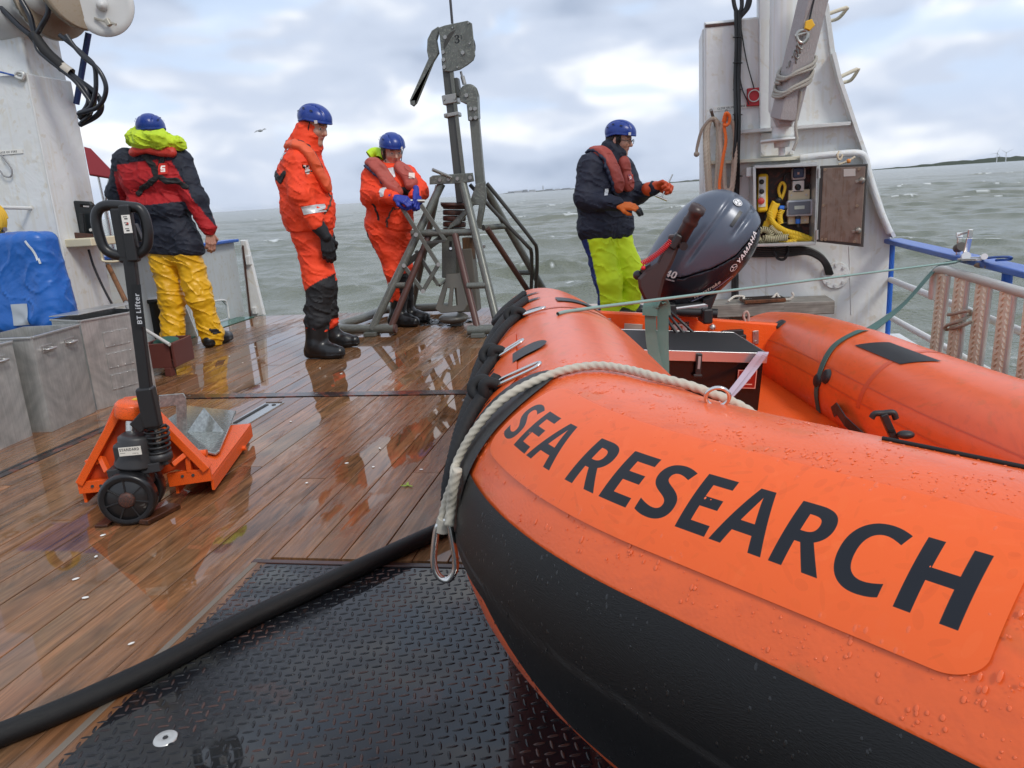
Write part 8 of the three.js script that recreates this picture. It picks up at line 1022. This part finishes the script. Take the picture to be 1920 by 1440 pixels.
{ // person seen from behind in yellow trousers
  const t = person('person seen from behind in red and navy jacket and yellow trousers'), Z = -5.82, P = (x, y, dz = 0) => PZ(x, y, Z + dz);
  const F0 = frame(V(-0.28, -0.18, -0.95)); const H = headGeo(P(284, 252), F0); H.F = F0;
  const jc = [[P(242, 302), P(330, 302), 0.10, 0.10], [P(262, 335), P(318, 335), 0.15, 0.15], [P(270, 390), P(324, 390), 0.145, 0.145], [P(280, 440), P(338, 436), 0.135, 0.14], [P(290, 470), P(352, 462), 0.125, 0.13], [P(286, 290), P(288, 262), 0.12, 0.085], [P(236, 308), P(221, 362, -0.05), 0.10, 0.088], [P(221, 362, -0.05), P(232, 400, -0.28), 0.085, 0.07], [P(338, 306), P(366, 372, 0.02), 0.098, 0.085], [P(366, 372, 0.02), P(391, 428, 0.0), 0.082, 0.062]];
  const yA = P(290, 303).y, yB = P(290, 384).y, RED = [0.42, 0.008, 0.012], q0 = P(290, 340), ex = P(391, 340).x - q0.x;
  const sR = P(338, 340), sL = P(246, 340), jcol = (p, n) => { const tilt = p.y - (p.x - q0.x) * 0.04; const armR = p.x > sR.x + (yA - p.y) * 0.30 - 0.03 && p.y < yA + 0.1, armL = p.x < sL.x - 0.02; if (armR) { const ax = sR.x + 0.015 + (yA - p.y) * 0.44; return p.x > ax || tilt > yA - 0.02 ? NAVY : RED; } if (armL) return p.x < sL.x - 0.075 - (yA - p.y) * 0.16 || tilt > yA - 0.05 ? NAVY : RED; return tilt < yA && tilt > yB ? RED : NAVY; };
  const J = garment('jacket', t, jc, 0.055, 0.010, jcol, M_cloth, { cuts: [[P(325, 476), V(-0.12, -1, 0).normalize()]], cell: 0.0095, label: 'navy jacket with a broad red band' });
  const yel = (p) => { const r = 0.05 * n3(p.x * 5, p.y * 5, p.z * 5); return [0.80 + r, 0.44 + r * 0.6, 0.012]; };
  const tc = [[P(308, 478), P(352, 472), 0.105], [P(306, 484, 0.0), P(322, 560, 0.0), 0.108, 0.105], [P(322, 560), P(326, 640, 0.06), 0.10, 0.095], [P(352, 480), P(374, 558), 0.108, 0.105], [P(374, 558), P(399, 632, -0.05), 0.10, 0.092]];
  const T = garment('trousers', t, tc, 0.03, 0.012, yel, M_shiny, { freq: 8, cell: 0.009, extra: (p) => 0.0025 * Math.sin(p.y * 55 + p.x * 30 + 4 * n3(p.x * 5, p.y * 3, p.z * 5)) * sstep(-0.1, 0.5, n3(p.x * 4, p.y * 4, p.z * 4 + 3)), label: 'shiny yellow oilskin trousers' });
  boots(t, [[P(326, 640, 0.06).setY(0.12), V(P(328, 650, 0.06).x, 0, Z + 0.06), V(-0.25, 0, -1), 0.06], [P(400, 632, -0.05).setY(0.12), V(P(402, 644, -0.05).x, 0, Z - 0.05), V(0.15, 0, -1), 0.06]]);
  for (const [x, y] of [[332, 637], [393, 626]]) part('ankle_tab', decal(T.f, P(x, y, 0.14), V(1, 0.08, 0), V(0, 1, 0), 0.072, 0.042, 0.004), M_webBlk, t, 'black ankle tab');
  const hc = handCaps(P(394, 436, 0.0), P(396, 470, 0.02).sub(P(394, 436)), V(-0.6, 0, -0.6), 1, 0.7, 0.0095, 1.0), hg = hand(hc, (p) => [SKIN[0] * 0.9 + 0.03 * n3(p.x * 60, p.y * 60, p.z * 60), SKIN[1] * 0.85, SKIN[2] * 0.85]); const hc2 = handCaps(P(233, 402, -0.30), V(0, -0.3, -1), V(0, -1, 0), 1, 0.7, 0.0095), hg2 = hand(hc2, () => SKIN);
  solidBody(t, [H.geo, hg.geo, hg2.geo], grown(jc.concat(tc), -0.045).concat([[P(391, 428), P(394, 440), 0.03, 0.026]])); helmet(t, H);
  part('hair', surfaceNets((p) => { const [s, u, f] = H.loc(p); return smax((Math.hypot(s / 0.083, (u - 0.01) / 0.11, (f + 0.012) / 0.10) - 1) * 0.085, Math.max(f - 0.03, u - 0.07, -u - 0.06), 0.01); }, P(284, 252).addScalar(-0.16), P(284, 252).addScalar(0.16), 0.008), mat([0.05, 0.032, 0.022], 0.65), t);
  garment('hood', t, [[P(252, 258, 0.05), P(268, 264, 0.12), 0.06, 0.075], [P(268, 264, 0.12), P(300, 262, 0.12), 0.075, 0.07], [P(300, 262, 0.12), P(330, 268, 0.06), 0.065, 0.06], [P(330, 268, 0.06), P(340, 276, 0.03), 0.05, 0.035], [P(250, 256, 0.05), P(247, 268, 0.05), 0.05, 0.04], [P(262, 250, 0.0), P(300, 250, 0.0), 0.06, 0.05]], 0.03, 0.013, (p) => { const r = 0.05 * n3(p.x * 9, p.y * 9, p.z * 9); return [0.50 + r, 0.68 + r, 0.02]; }, M_cloth, { freq: 12, cell: 0.009, label: 'crumpled neon yellow hood' });
  layer('life_vest', t, J.f, [P(246, 284, 0.14), P(268, 274, 0.18), P(296, 273, 0.18), P(320, 282, 0.14)], 0.035, 0.06, mat([0.52, 0.035, 0.02], 0.5), 'red life vest collar');
  const hs = [[[262, 280], [272, 296], [284, 314], [293, 330]], [[295, 278], [295, 300], [294, 330]], [[294, 330], [276, 348], [252, 364]], [[294, 330], [318, 342], [344, 348]]]; for (const l of hs) layer('harness_strap', t, J.f, l.map(([x, y]) => P(x, y, 0.16)), 0.019, 0.009, M_webBlk, undefined, 0.007);
  const bt = canvasTex(96, 96, (x) => { x.fillStyle = '#c8281c'; x.fillRect(0, 0, 96, 96); x.fillStyle = '#f3efe8'; x.fillRect(26, 20, 44, 14); x.fillRect(26, 30, 14, 18); x.fillRect(30, 42, 40, 14); x.fillRect(56, 50, 14, 18); x.fillRect(26, 62, 44, 14); }); part('harness_badge', decal(J.f, P(294, 316, 0.22), V(1, 0, 0), V(0, 1, 0), 0.075, 0.085, 0.012), mat([1, 1, 1], 0.5, { map: bt }), t, 'red badge with white emblem on the harness');
}
{ // gull far off
  const t = thing('gull', 'small distant gull flying over the sea', 'bird'), r = ray(488, 245).normalize(), c = EYE.clone().addScaledVector(r, 60), w = mat([0.35, 0.36, 0.38], 0.7), s = UPV.clone().cross(r).normalize(); part('body', ball(c, 0.11, 1.8, 0.8, 0.8), w, t); for (const k of [-1, 1]) part('wing', plateOf([c.clone().addScaledVector(s, k * 0.05), c.clone().addScaledVector(s, k * 0.32).add(V(0, 0.14, 0)), c.clone().addScaledVector(s, k * 0.5).add(V(0, 0.02, 0.05)), c.clone().addScaledVector(s, k * 0.3).add(V(0, 0.04, 0.1))], V(0, 0.6, 1), 0.02, 0.004), w, t);
}

// sea air
scene.fog = new THREE.FogExp2(new THREE.Color(0.72, 0.79, 0.88), 0.000014);
shade(scene);
renderer.render(scene, camera);
